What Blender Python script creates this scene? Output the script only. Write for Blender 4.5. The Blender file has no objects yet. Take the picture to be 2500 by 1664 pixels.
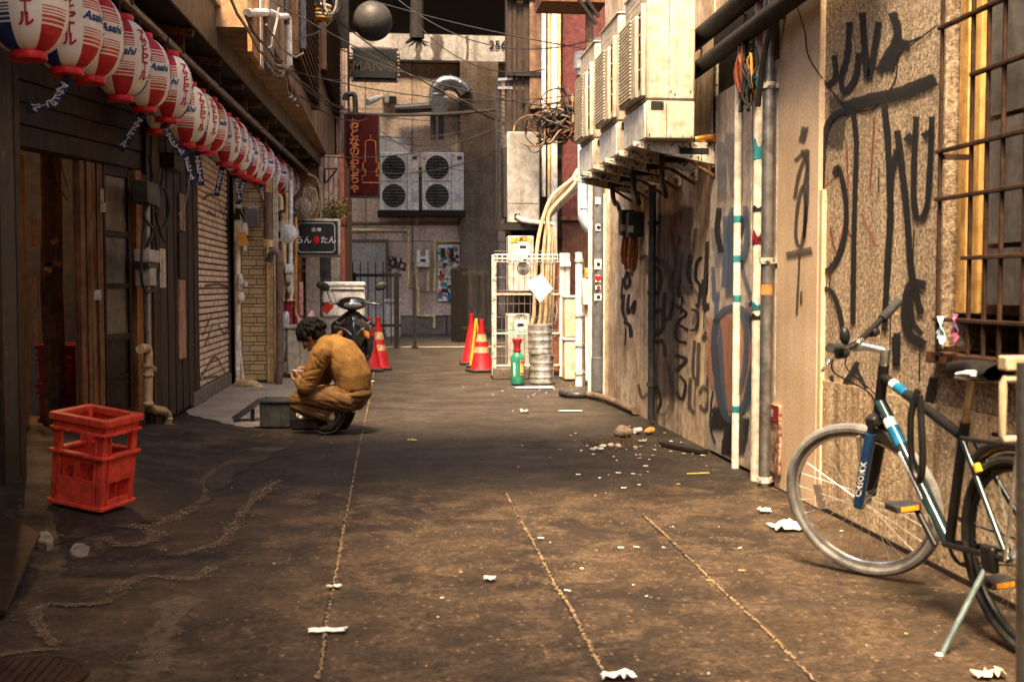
import bpy, bmesh, math, random
from mathutils import Vector, Matrix, noise
random.seed(11)
S = bpy.context.scene
COL = S.collection
R = math.radians
# ------------------------------------------------------------------ camera, world, sun, exposure
F, CX, CY = 2778.0, 1250.0, 832.0          # focal length and centre in photograph pixels
YAW, PITCH, EYE = math.atan(295/F), math.atan(132/F), 1.2
cam = bpy.data.cameras.new('camera'); camo = bpy.data.objects.new('camera', cam); COL.objects.link(camo)
cam.sensor_width = 36; cam.lens = F/2500*36; cam.clip_start = .05; cam.clip_end = 500
camo.location = (0, 0, EYE); camo.rotation_euler = (math.pi/2-PITCH, 0, -YAW)
cam.dof.use_dof = True; cam.dof.focus_distance = 9.6; cam.dof.aperture_fstop = 4.0
S.camera = camo
W = bpy.data.worlds.new('World'); S.world = W; W.use_nodes = True
nt = W.node_tree; nt.nodes.clear()
sky = nt.nodes.new('ShaderNodeTexSky'); sky.sky_type = 'NISHITA'; sky.sun_disc = False
SUN_EL, SUN_AZ = R(60), R(198)               # azimuth: direction the light comes from, clockwise from +Y
sky.sun_elevation = SUN_EL; sky.sun_rotation = SUN_AZ
sky.air_density = .55; sky.dust_density = 6.0; sky.ozone_density = 0.3
bg = nt.nodes.new('ShaderNodeBackground'); bg.inputs[1].default_value = .15
wo = nt.nodes.new('ShaderNodeOutputWorld'); nt.links.new(sky.outputs[0], bg.inputs[0]); nt.links.new(bg.outputs[0], wo.inputs[0])
sl = bpy.data.lights.new('sun', 'SUN'); slo = bpy.data.objects.new('sun', sl); COL.objects.link(slo)
sl.energy = 4.9; sl.angle = R(18); sl.color = (1, .74, .44)
sd = Vector((math.sin(SUN_AZ)*math.cos(SUN_EL), math.cos(SUN_AZ)*math.cos(SUN_EL), math.sin(SUN_EL)))
slo.location = (0, -6, 30); slo.rotation_euler = (-sd).to_track_quat('-Z', 'Y').to_euler()
vs = S.view_settings; vs.view_transform = 'Standard'; vs.look = 'None'; vs.gamma = 1; vs.use_curve_mapping = False
vs.exposure = 1.6
S.cycles.use_denoising = True; S.cycles.max_bounces = 7; S.cycles.diffuse_bounces = 4; S.cycles.glossy_bounces = 3
S.cycles.transparent_max_bounces = 24; S.cycles.caustics_reflective = False; S.cycles.caustics_refractive = False
S.cycles.sample_clamp_indirect = 6

# ------------------------------------------------------------------ pixel -> place
CM = camo.rotation_euler.to_matrix()
def ray(px, py): return CM @ Vector(((px-CX)/F, (CY-py)/F, -1))
EYEV = Vector((0, 0, EYE))
def atX(px, py, X): d = ray(px, py); return EYEV+d*(X/d.x)
def atY(px, py, Y): d = ray(px, py); return EYEV+d*(Y/d.y)
def atZ(px, py, Z=0.): d = ray(px, py); return EYEV+d*((Z-EYE)/d.z)
XR, XL = 2.32, -1.97                        # the two wall planes
DA, DB = Vector((-2.60, 7.43, 0)), Vector((-1.99, 9.5, 0))   # slanted shop front
def atD(px, py, off=0.):
    t = (DB-DA).normalized(); n = Vector((t.y, -t.x, 0)); d = ray(px, py)
    return EYEV+d*((DA+n*off-EYEV).dot(n)/d.dot(n))

# ------------------------------------------------------------------ materials
MATS = {}
def lin(r, g, b): return tuple(((v/255)/12.92 if v/255 <= .04045 else ((v/255+.055)/1.055)**2.4) for v in (r, g, b))
def col4(c): return (c[0], c[1], c[2], 1)
def mat(name, c1, c2=None, scale=6., rough=.75, metal=0., bump=0., bscale=60., spots=None, streak=None, grain=None, trans=0., coat=0., lo=.35, hi=.65, spec=.28, emit=None, detail=6, fine=(13., .30)):
    """c1/c2 mottling; spots=(colour, scale, threshold); streak=(colour, amount, freq) running down; grain=(colour, amount, axis) wood"""
    if name in MATS: return MATS[name]
    m = bpy.data.materials.new(name); m.use_nodes = True; MATS[name] = m
    n = m.node_tree.nodes; L = m.node_tree.links; b = n['Principled BSDF']
    tc = n.new('ShaderNodeTexCoord'); oi = n.new('ShaderNodeObjectInfo')
    ad = n.new('ShaderNodeVectorMath'); ad.operation = 'ADD'
    mu = n.new('ShaderNodeMath'); mu.operation = 'MULTIPLY'; mu.inputs[1].default_value = 31.7
    L.new(oi.outputs['Random'], mu.inputs[0]); L.new(tc.outputs['Object'], ad.inputs[0]); L.new(mu.outputs[0], ad.inputs[1])
    def tex(sc, det=detail, stretch=None, dist=0., rough_=.6):
        t = n.new('ShaderNodeTexNoise'); t.inputs['Scale'].default_value = sc; t.inputs['Detail'].default_value = det
        t.inputs['Roughness'].default_value = rough_; t.inputs['Distortion'].default_value = dist
        if stretch:
            mp = n.new('ShaderNodeMapping'); mp.inputs['Scale'].default_value = stretch
            L.new(ad.outputs[0], mp.inputs[0]); L.new(mp.outputs[0], t.inputs['Vector'])
        else: L.new(ad.outputs[0], t.inputs['Vector'])
        return t
    def ramp(src, a, z):
        r = n.new('ShaderNodeMapRange'); r.inputs[1].default_value = a; r.inputs[2].default_value = z; r.clamp = True
        L.new(src, r.inputs[0]); return r.outputs[0]
    def mix(fac, a, z):
        x = n.new('ShaderNodeMix'); x.data_type = 'RGBA'
        if isinstance(fac, float): x.inputs[0].default_value = fac
        else: L.new(fac, x.inputs[0])
        for i, v in ((6, a), (7, z)):
            if isinstance(v, tuple): x.inputs[i].default_value = col4(v)
            else: L.new(v, x.inputs[i])
        return x.outputs[2]
    cur = c1
    if c2: cur = mix(ramp(tex(scale).outputs[0], lo, hi), c1, c2)
    if grain:
        sc = [18, 18, 18]; sc[grain[2]] = .7
        g = tex(1.6, 6, tuple(sc), .4); cur = mix(ramp(g.outputs[0], .42, .62), cur, grain[0]) if grain[1] >= 1 else mix(scaled(n, L, ramp(g.outputs[0], .42, .62), grain[1]), cur, grain[0])
    if streak:
        f = streak[2]; t = tex(1., 5, (f, f, f*.05), .3)
        cur = mix(scaled(n, L, ramp(t.outputs[0], .45, .72), streak[1]), cur, streak[0])
    if spots:
        t = tex(spots[1], 4, None, .6); cur = mix(ramp(t.outputs[0], spots[2], spots[2]+.06), cur, spots[0])
    if fine:
        t = tex(fine[0], 8, None, 0., .75); h = n.new('ShaderNodeMapRange'); h.inputs[1].default_value = .38; h.inputs[2].default_value = .62; h.inputs[3].default_value = 1-fine[1]; h.inputs[4].default_value = 1+fine[1]; L.new(t.outputs[0], h.inputs[0])
        vm = n.new('ShaderNodeVectorMath'); vm.operation = 'SCALE'; L.new(h.outputs[0], vm.inputs['Scale'])
        if isinstance(cur, tuple): vm.inputs[0].default_value = cur
        else: L.new(cur, vm.inputs[0])
        cur = vm.outputs[0]
    if isinstance(cur, tuple): b.inputs['Base Color'].default_value = col4(cur)
    else: L.new(cur, b.inputs['Base Color'])
    b.inputs['Metallic'].default_value = metal
    b.inputs['Specular IOR Level'].default_value = spec
    rt = tex(scale*2.3+3, 4); rr = n.new('ShaderNodeMapRange'); rr.inputs[3].default_value = max(.04, rough-.12); rr.inputs[4].default_value = min(1, rough+.14)
    L.new(rt.outputs[0], rr.inputs[0]); L.new(rr.outputs[0], b.inputs['Roughness'])
    if coat: b.inputs['Coat Weight'].default_value = coat; b.inputs['Coat Roughness'].default_value = .08
    if trans: b.inputs['Transmission Weight'].default_value = trans
    if emit: b.inputs['Emission Color'].default_value = col4(emit[0]); b.inputs['Emission Strength'].default_value = emit[1]
    if bump:
        bt = tex(bscale, 5); bp = n.new('ShaderNodeBump'); bp.inputs['Strength'].default_value = min(1, bump*2); bp.inputs['Distance'].default_value = .02*bump
        L.new(bt.outputs[0], bp.inputs['Height']); L.new(bp.outputs[0], b.inputs['Normal'])
    return m
def scaled(n, L, s, k):
    x = n.new('ShaderNodeMath'); x.operation = 'MULTIPLY'; x.inputs[1].default_value = k; L.new(s, x.inputs[0]); return x.outputs[0]
def spray(name, c, alpha=.9, grit=.35, gscale=55.):
    """sprayed paint: solid in the middle of a stroke, speckled towards its edge"""
    if name in MATS: return MATS[name]
    m = bpy.data.materials.new(name); m.use_nodes = True; MATS[name] = m
    n = m.node_tree.nodes; L = m.node_tree.links; b = n['Principled BSDF']
    b.inputs['Base Color'].default_value = col4(c); b.inputs['Roughness'].default_value = .75
    at = n.new('ShaderNodeAttribute'); at.attribute_name = 'soft'
    tc = n.new('ShaderNodeTexCoord'); t = n.new('ShaderNodeTexNoise'); t.inputs['Scale'].default_value = gscale; t.inputs['Detail'].default_value = 6; t.inputs['Roughness'].default_value = .7
    L.new(tc.outputs['Object'], t.inputs['Vector'])
    w = n.new('ShaderNodeMapRange'); w.inputs[1].default_value = .3; w.inputs[2].default_value = .7; w.inputs[3].default_value = -grit; w.inputs[4].default_value = grit
    L.new(t.outputs[0], w.inputs[0])
    a1 = n.new('ShaderNodeMath'); a1.operation = 'ADD'; L.new(at.outputs['Fac'], a1.inputs[0]); L.new(w.outputs[0], a1.inputs[1])
    a2 = n.new('ShaderNodeMapRange'); a2.inputs[1].default_value = .12; a2.inputs[2].default_value = .75; a2.inputs[4].default_value = alpha
    L.new(a1.outputs[0], a2.inputs[0]); L.new(a2.outputs[0], b.inputs['Alpha'])
    return m

BLACK = mat('black_paint', (.012, .011, .011), (.03, .026, .022), 20, .45)
SOOT = mat('sooty_black', (.007, .006, .005), (.022, .015, .010), 9, .8, bump=.2, spec=.3)
RUBBER = mat('black_rubber', (.018, .018, .018), (.035, .033, .03), 40, .8)
DARKWOOD = mat('dark_stained_wood', (.022, .011, .0055), (.060, .029, .013), 5, .55, grain=((.012, .008, .006), .8, 2), bump=.25, bscale=80)
BROWNWOOD = mat('brown_timber', (.10, .045, .018), (.20, .09, .035), 6, .6, grain=((.035, .017, .008), .9, 2), bump=.3, bscale=70)
ORANGEWOOD = mat('amber_varnished_wood', (.42, .19, .055), (.55, .27, .09), 4, .5, grain=((.25, .11, .03), .6, 2))
YELLOWWOOD = mat('yellow_painted_wood', (.62, .42, .17), (.70, .48, .20), 5, .6, streak=((.16, .09, .03), .7, 9))
OLDWOOD = mat('weathered_pale_board', (.42, .28, .17), (.24, .13, .07), 9, .8, grain=((.08, .04, .025), .8, 2), bump=.4)
CREAM = mat('cream_plastic', (.62, .50, .34), (.50, .38, .24), 7, .5, spots=((.16, .09, .05), 34, .68), streak=((.28, .18, .09), .45, 14))
CREAMPIPE = mat('cream_pipe_paint', (.66, .50, .28), (.52, .35, .16), 10, .45, spots=((.14, .07, .03), 22, .66), bump=.12)
WHITEPIPE = mat('white_pipe', (.82, .77, .67), (.70, .62, .50), 9, .4, spots=((.22, .13, .07), 25, .67))
ACBEIGE = mat('beige_air_conditioner_enamel', (.56, .48, .36), (.50, .42, .31), 3, .42, spots=((.06, .035, .02), 42, .69), streak=((.22, .15, .09), .35, 16))
ACWHITE = mat('white_air_conditioner_enamel', (.76, .74, .68), (.64, .61, .54), 4, .4, spots=((.16, .10, .06), 38, .70), streak=((.34, .27, .19), .45, 18))
ACGREY = mat('pale_grey_enamel', (.50, .47, .41), (.40, .37, .32), 4, .45, streak=((.2, .15, .1), .4, 12))
STEEL = mat('galvanised_steel', (.38, .37, .35), (.25, .24, .23), 14, .38, .85, spots=((.16, .09, .05), 26, .67))
STAINLESS = mat('stainless_keg_steel', (.72, .69, .64), (.56, .52, .46), 12, .30, .8, spots=((.3, .24, .18), 30, .68))
CHROME = mat('chrome', (.75, .74, .72), (.6, .58, .55), 9, .12, 1.)
RUST = mat('rusty_iron', (.085, .035, .017), (.17, .075, .032), 14, .8, .2, bump=.3, spots=((.30, .15, .06), 28, .66))
DARKRUST = mat('dark_rusty_iron', (.040, .020, .012), (.075, .036, .018), 14, .75, .2, bump=.3, spots=((.20, .10, .05), 28, .68))
RUSTWHITE = mat('peeling_white_iron', (.60, .55, .46), (.46, .40, .32), 9, .55, .1, spots=((.06, .035, .02), 30, .55), bump=.15)
DARKSTEEL = mat('dark_grey_pipe', (.05, .05, .052), (.085, .082, .078), 10, .4, .4, spots=((.11, .06, .035), 26, .68))
GREYPIPE = mat('grey_vinyl_pipe', (.14, .145, .15), (.11, .11, .11), 6, .45, streak=((.07, .055, .04), .6, 14))
BLUEPIPE = mat('pale_blue_vinyl_pipe', (.40, .50, .56), (.50, .58, .62), 6, .4)
REDPAINT = mat('red_plastic_ring', (.62, .02, .03), (.55, .015, .025), 8, .3)
CRATERED = mat('orange_red_crate_plastic', (.80, .085, .048), (.66, .062, .036), 5, .42, spots=((.33, .05, .03), 30, .70), bump=.06)
CRATEDARK = mat('deep_red_crate_plastic', (.28, .014, .02), (.20, .011, .016), 6, .5)
PAPER = mat('white_paper', (.78, .76, .72), (.70, .67, .62), 12, .85)
GLASSD = mat('dusty_dark_glass', (.05, .05, .048), (.12, .11, .095), 5, .18, spec=.6, streak=((.20, .17, .13), .6, 12))
TILE = mat('tan_wall_tile', (.62, .45, .24), (.52, .37, .19), 15, .45, spots=((.13, .08, .04), 36, .68))
MORTAR = mat('dark_mortar', (.05, .035, .022), (.08, .055, .035), 30, .9)
CONE = mat('red_cone_rubber', (.38, .006, .011), (.27, .007, .010), 6, .55, spots=((.13, .02, .015), 16, .62))
REFLECT = mat('soiled_reflective_band', (.42, .29, .15), (.24, .15, .08), 12, .5)
CABLE = mat('black_cable', (.015, .014, .013), (.03, .026, .022), 20, .5)
GREYCABLE = mat('grey_cable', (.30, .27, .23), (.20, .17, .14), 20, .55)
COPPER = mat('red_brown_cable', (.30, .07, .025), (.22, .05, .02), 20, .45)

# ------------------------------------------------------------------ mesh helpers
class MB:
    def __init__(s): s.v = []; s.f = []; s.m = []; s.mi = 0; s.sharp = 35; s.soft = None
    def _add(s, vs, fs):
        o = len(s.v); s.v += [Vector(p) for p in vs]
        for f in fs: s.f.append(tuple(i+o for i in f)); s.m.append(s.mi)
        return s
    def box(s, lo, hi):
        x0, y0, z0 = lo; x1, y1, z1 = hi
        if x0 > x1: x0, x1 = x1, x0
        if y0 > y1: y0, y1 = y1, y0
        if z0 > z1: z0, z1 = z1, z0
        return s._add([(x0,y0,z0),(x1,y0,z0),(x1,y1,z0),(x0,y1,z0),(x0,y0,z1),(x1,y0,z1),(x1,y1,z1),(x0,y1,z1)],
                      [(0,3,2,1),(4,5,6,7),(0,1,5,4),(1,2,6,5),(2,3,7,6),(3,0,4,7)])
    def cbox(s, c, size, M=None):
        h = Vector(size)/2; vs = [Vector((sx*h.x, sy*h.y, sz*h.z)) for sz in (-1, 1) for sx, sy in ((-1,-1),(1,-1),(1,1),(-1,1))]
        if M is not None: vs = [M @ v for v in vs]
        return s._add([v+Vector(c) for v in vs], [(0,3,2,1),(4,5,6,7),(0,1,5,4),(1,2,6,5),(2,3,7,6),(3,0,4,7)])
    def beam(s, a, b, w, h, up=(0, 0, 1)):
        a = Vector(a); b = Vector(b); d = (b-a).normalized(); sx = d.cross(Vector(up))
        if sx.length < 1e-4: sx = d.cross(Vector((1, 0, 0)))
        sx.normalize(); sz = sx.cross(d)
        return s._add([p+sx*i*w/2+sz*j*h/2 for p in (a, b) for i, j in ((-1,-1),(1,-1),(1,1),(-1,1))],
                      [(0,3,2,1),(4,5,6,7),(0,1,5,4),(1,2,6,5),(2,3,7,6),(3,0,4,7)])
    def tube(s, pts, r, n=8, cap=True, ky=1., kdir=None):
        pts = [Vector(p) for p in pts]; N = len(pts); rs = r if isinstance(r, (list, tuple)) else [r]*N
        o = len(s.v); d0 = (pts[1]-pts[0]).normalized()
        u = Vector(kdir) if kdir is not None else (Vector((0, 0, 1)) if abs(d0.z) < .9 else Vector((1, 0, 0)))
        vs = []; fs = []
        for i, p in enumerate(pts):
            d = (pts[min(i+1, N-1)]-pts[max(i-1, 0)]).normalized()
            u = (u-d*u.dot(d))
            if u.length < 1e-5: u = d.orthogonal()
            u.normalize(); w = d.cross(u)
            for k in range(n):
                a = 2*math.pi*k/n; vs.append(p+(u*math.cos(a)*ky+w*math.sin(a))*rs[i])
        for i in range(N-1):
            for k in range(n): fs.append((i*n+k, i*n+(k+1) % n, (i+1)*n+(k+1) % n, (i+1)*n+k))
        if cap: fs.append(tuple(range(n-1, -1, -1))); fs.append(tuple((N-1)*n+k for k in range(n)))
        return s._add(vs, fs)
    def lathe(s, prof, c=(0, 0, 0), n=16, M=None, cap=True):
        c = Vector(c); vs = []; fs = []
        for r, z in prof:
            for k in range(n):
                a = 2*math.pi*k/n; v = Vector((r*math.cos(a), r*math.sin(a), z)); vs.append((M @ v if M is not None else v)+c)
        N = len(prof)
        for i in range(N-1):
            for k in range(n): fs.append((i*n+k, i*n+(k+1) % n, (i+1)*n+(k+1) % n, (i+1)*n+k))
        if cap: fs.append(tuple(range(n-1, -1, -1))); fs.append(tuple((N-1)*n+k for k in range(n)))
        return s._add(vs, fs)
    def torus(s, c, Rr, r, n=24, m=6, M=None, a0=0., a1=2*math.pi, ks=1.):
        full = abs(a1-a0-2*math.pi) < 1e-6; cnt = n if full else n+1; vs = []; fs = []
        for i in range(cnt):
            a = a0+(a1-a0)*i/n
            for k in range(m):
                b = 2*math.pi*k/m; q = Rr+r*math.cos(b); v = Vector((q*math.cos(a), q*math.sin(a), r*ks*math.sin(b)))
                vs.append((M @ v if M is not None else v)+Vector(c))
        for i in range(n):
            j = (i+1) % cnt
            for k in range(m): fs.append((i*m+k, j*m+k, j*m+(k+1) % m, i*m+(k+1) % m))
        return s._add(vs, fs)
    def prism(s, poly, ext):
        poly = [Vector(p) for p in poly]; e = Vector(ext); n = len(poly)
        return s._add(poly+[p+e for p in poly], [tuple(range(n-1, -1, -1)), tuple(range(n, 2*n))]+[(i, (i+1) % n, n+(i+1) % n, n+i) for i in range(n)])
    def grid(s, rows):
        n = len(rows[0]); return s._add([p for r in rows for p in r], [(i*n+k, i*n+k+1, (i+1)*n+k+1, (i+1)*n+k) for i in range(len(rows)-1) for k in range(n-1)])
    def sphere(s, c, r, n=14, m=9, M=None, sc=(1, 1, 1)):
        vs = []; fs = []
        for i in range(m+1):
            t = math.pi*i/m
            for k in range(n):
                a = 2*math.pi*k/n; v = Vector((r*sc[0]*math.sin(t)*math.cos(a), r*sc[1]*math.sin(t)*math.sin(a), r*sc[2]*math.cos(t)))
                vs.append((M @ v if M is not None else v)+Vector(c))
        for i in range(m):
            for k in range(n): fs.append((i*n+k, (i+1)*n+k, (i+1)*n+(k+1) % n, i*n+(k+1) % n))
        return s._add(vs, fs)
    def mesh(s, name, mats):
        me = bpy.data.meshes.new(name); me.from_pydata([tuple(v) for v in s.v], [], s.f)
        for m in (mats if isinstance(mats, (list, tuple)) else [mats]): me.materials.append(m)
        if any(s.m): me.polygons.foreach_set('material_index', s.m)
        if s.sharp: me.shade_smooth(); me.set_sharp_from_angle(angle=R(s.sharp))
        me.update(); return me

def origin(o):
    p = Vector((0, 0, 0))
    while o is not None: p += Vector(o.location); o = o.parent
    return p
def link(name, me, parent=None):
    o = bpy.data.objects.new(name, me); COL.objects.link(o); o.parent = parent; return o
def part(name, mb, m, parent, bevel=0., world=True, label=None):
    """a mesh under its thing; coordinates are world ones unless world=False"""
    if world:
        q = origin(parent); mb.v = [v-q for v in mb.v]
    o = link(name, mb.mesh(name, m), parent)
    if bevel:
        b = o.modifiers.new('bevel', 'BEVEL'); b.width = bevel; b.segments = 2; b.limit_method = 'ANGLE'; b.angle_limit = R(40)
    if label: o['label'] = label
    return o
def tag(o, label=None, cat=None, group=None, kind=None):
    if label: o['label'] = label
    if cat: o['category'] = cat
    if group: o['group'] = group
    if kind: o['kind'] = kind
    return o
def thing(name, label, cat, loc=(0, 0, 0), rz=0., group=None):
    o = bpy.data.objects.new(name, None); COL.objects.link(o); o.location = loc; o.rotation_euler = (0, 0, rz); o.empty_display_size = .1
    return tag(o, label, cat, group)
def solo(name, mb, m, label=None, cat=None, group=None, kind=None, bevel=0., base=None):
    """a thing that is one mesh, its origin at its base"""
    lo = Vector((min(v.x for v in mb.v), min(v.y for v in mb.v), min(v.z for v in mb.v))); hi = Vector((max(v.x for v in mb.v), max(v.y for v in mb.v), max(v.z for v in mb.v)))
    q = Vector(base) if base is not None else Vector(((lo.x+hi.x)/2, (lo.y+hi.y)/2, lo.z))
    mb.v = [v-q for v in mb.v]; o = link(name, mb.mesh(name, m)); o.location = q
    if bevel:
        b = o.modifiers.new('bevel', 'BEVEL'); b.width = bevel; b.segments = 2; b.limit_method = 'ANGLE'; b.angle_limit = R(40)
    return tag(o, label, cat, group, kind)
def copy_tree(o, parent=None):
    c = o.copy(); COL.objects.link(c); c.parent = parent
    for ch in list(o.children): copy_tree(ch, c)
    return c
def sag(a, b, d, n=12, wob=0.):
    a = Vector(a); b = Vector(b); out = []
    for i in range(n+1):
        t = i/n; p = a.lerp(b, t); p.z -= d*4*t*(1-t)
        if wob and 0 < i < n: p += Vector((random.uniform(-wob, wob), random.uniform(-wob, wob), random.uniform(-wob, wob)))
        out.append(p)
    return out
def spline(pts, k=5):
    pts = [Vector(p) for p in pts]; out = []
    for i in range(len(pts)-1):
        p0 = pts[max(i-1, 0)]; p1 = pts[i]; p2 = pts[i+1]; p3 = pts[min(i+2, len(pts)-1)]
        for j in range(k):
            t = j/k; out.append(.5*((2*p1)+(p2-p0)*t+(2*p0-5*p1+4*p2-p3)*t*t+(3*p1-p0-3*p2+p3)*t**3))
    out.append(pts[-1]); return out
TXT = {}
def text_mb(body, size, bold=0., shear=0., space=1., line=1., maxlen=None, align='CENTER', extrude=0.):
    """flat lettering centred on the origin, in the XY plane"""
    c = bpy.data.curves.new('lettering', 'FONT'); c.body = body; c.size = size; c.offset = bold*size; c.shear = shear; c.space_character = space; c.space_line = line
    c.align_x = align; c.resolution_u = 3; c.fill_mode = 'FRONT'; c.extrude = extrude
    o = bpy.data.objects.new('lettering', c); COL.objects.link(o)
    dg = bpy.context.evaluated_depsgraph_get(); me = bpy.data.meshes.new_from_object(o.evaluated_get(dg))
    bpy.data.objects.remove(o); bpy.data.curves.remove(c)
    bm = bmesh.new(); bm.from_mesh(me); bpy.data.meshes.remove(me)
    if maxlen:
        for _ in range(3):
            es = [e for e in bm.edges if e.calc_length() > maxlen]
            if not es: break
            bmesh.ops.subdivide_edges(bm, edges=es, cuts=1)
        bmesh.ops.triangulate(bm, faces=bm.faces)
    bm.verts.index_update(); mb = MB(); vs = [v.co.copy() for v in bm.verts]; fs = [tuple(v.index for v in f.verts) for f in bm.faces]; bm.free()
    if vs:
        lo = [min(v[i] for v in vs) for i in (0, 1)]; hi = [max(v[i] for v in vs) for i in (0, 1)]
        q = Vector(((lo[0]+hi[0])/2, (lo[1]+hi[1])/2, 0)); vs = [v-q for v in vs]
    mb._add(vs, fs); mb.sharp = 0; return mb
def place(mb, c, right, up, off=0.):
    """lay flat lettering into the plane (right, up) at c"""
    right = Vector(right).normalized(); up = Vector(up).normalized(); nrm = right.cross(up)
    mb.v = [Vector(c)+right*v.x+up*v.y+nrm*(v.z+off) for v in mb.v]; return mb
LAYER = [0]
def ribbon(pts, w, nrm, lift=.004, soft=True, jitter=.0, k=4, ends=True):
    """brush or spray stroke lying on a surface; 'soft' runs 0 at the edge to 1 inside"""
    LAYER[0] = (LAYER[0]+1) % 60; nrm = Vector(nrm).normalized()
    pts = spline([Vector(p)+nrm*(lift+LAYER[0]*.00012) for p in pts], k) if len(pts) > 2 and k > 1 else [Vector(p)+nrm*(lift+LAYER[0]*.00012) for p in pts]
    N = len(pts); rows = []; sv = []
    if soft and ends:
        d0 = (pts[0]-pts[1]).normalized()*w*.35; d1 = (pts[-1]-pts[-2]).normalized()*w*.35
        pts = [pts[0]+d0]+pts+[pts[-1]+d1]; N += 2
    for i, p in enumerate(pts):
        d = (pts[min(i+1, N-1)]-pts[max(i-1, 0)]).normalized(); sd_ = nrm.cross(d).normalized(); ww = w*(1+jitter*random.uniform(-1, 1))/2
        rows.append([p+sd_*ww*q for q in ((-1, -.62, 0, .62, 1) if soft else (-1, 1))])
        e = 0. if (soft and ends and i in (0, N-1)) else 1.
        sv += [0, e, e, e, 0] if soft else [1, 1]
    mb = MB(); mb.grid(rows); mb.sharp = 0; mb.soft = sv; return mb
def stroke(name, mbs, m, parent):
    mb = MB(); sv = []
    for q in mbs: mb._add(q.v, q.f); sv += q.soft
    mb.sharp = 0; o = part(name, mb, m, parent)
    a = o.data.attributes.new('soft', 'FLOAT', 'POINT'); a.data.foreach_set('value', sv); return o
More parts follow.
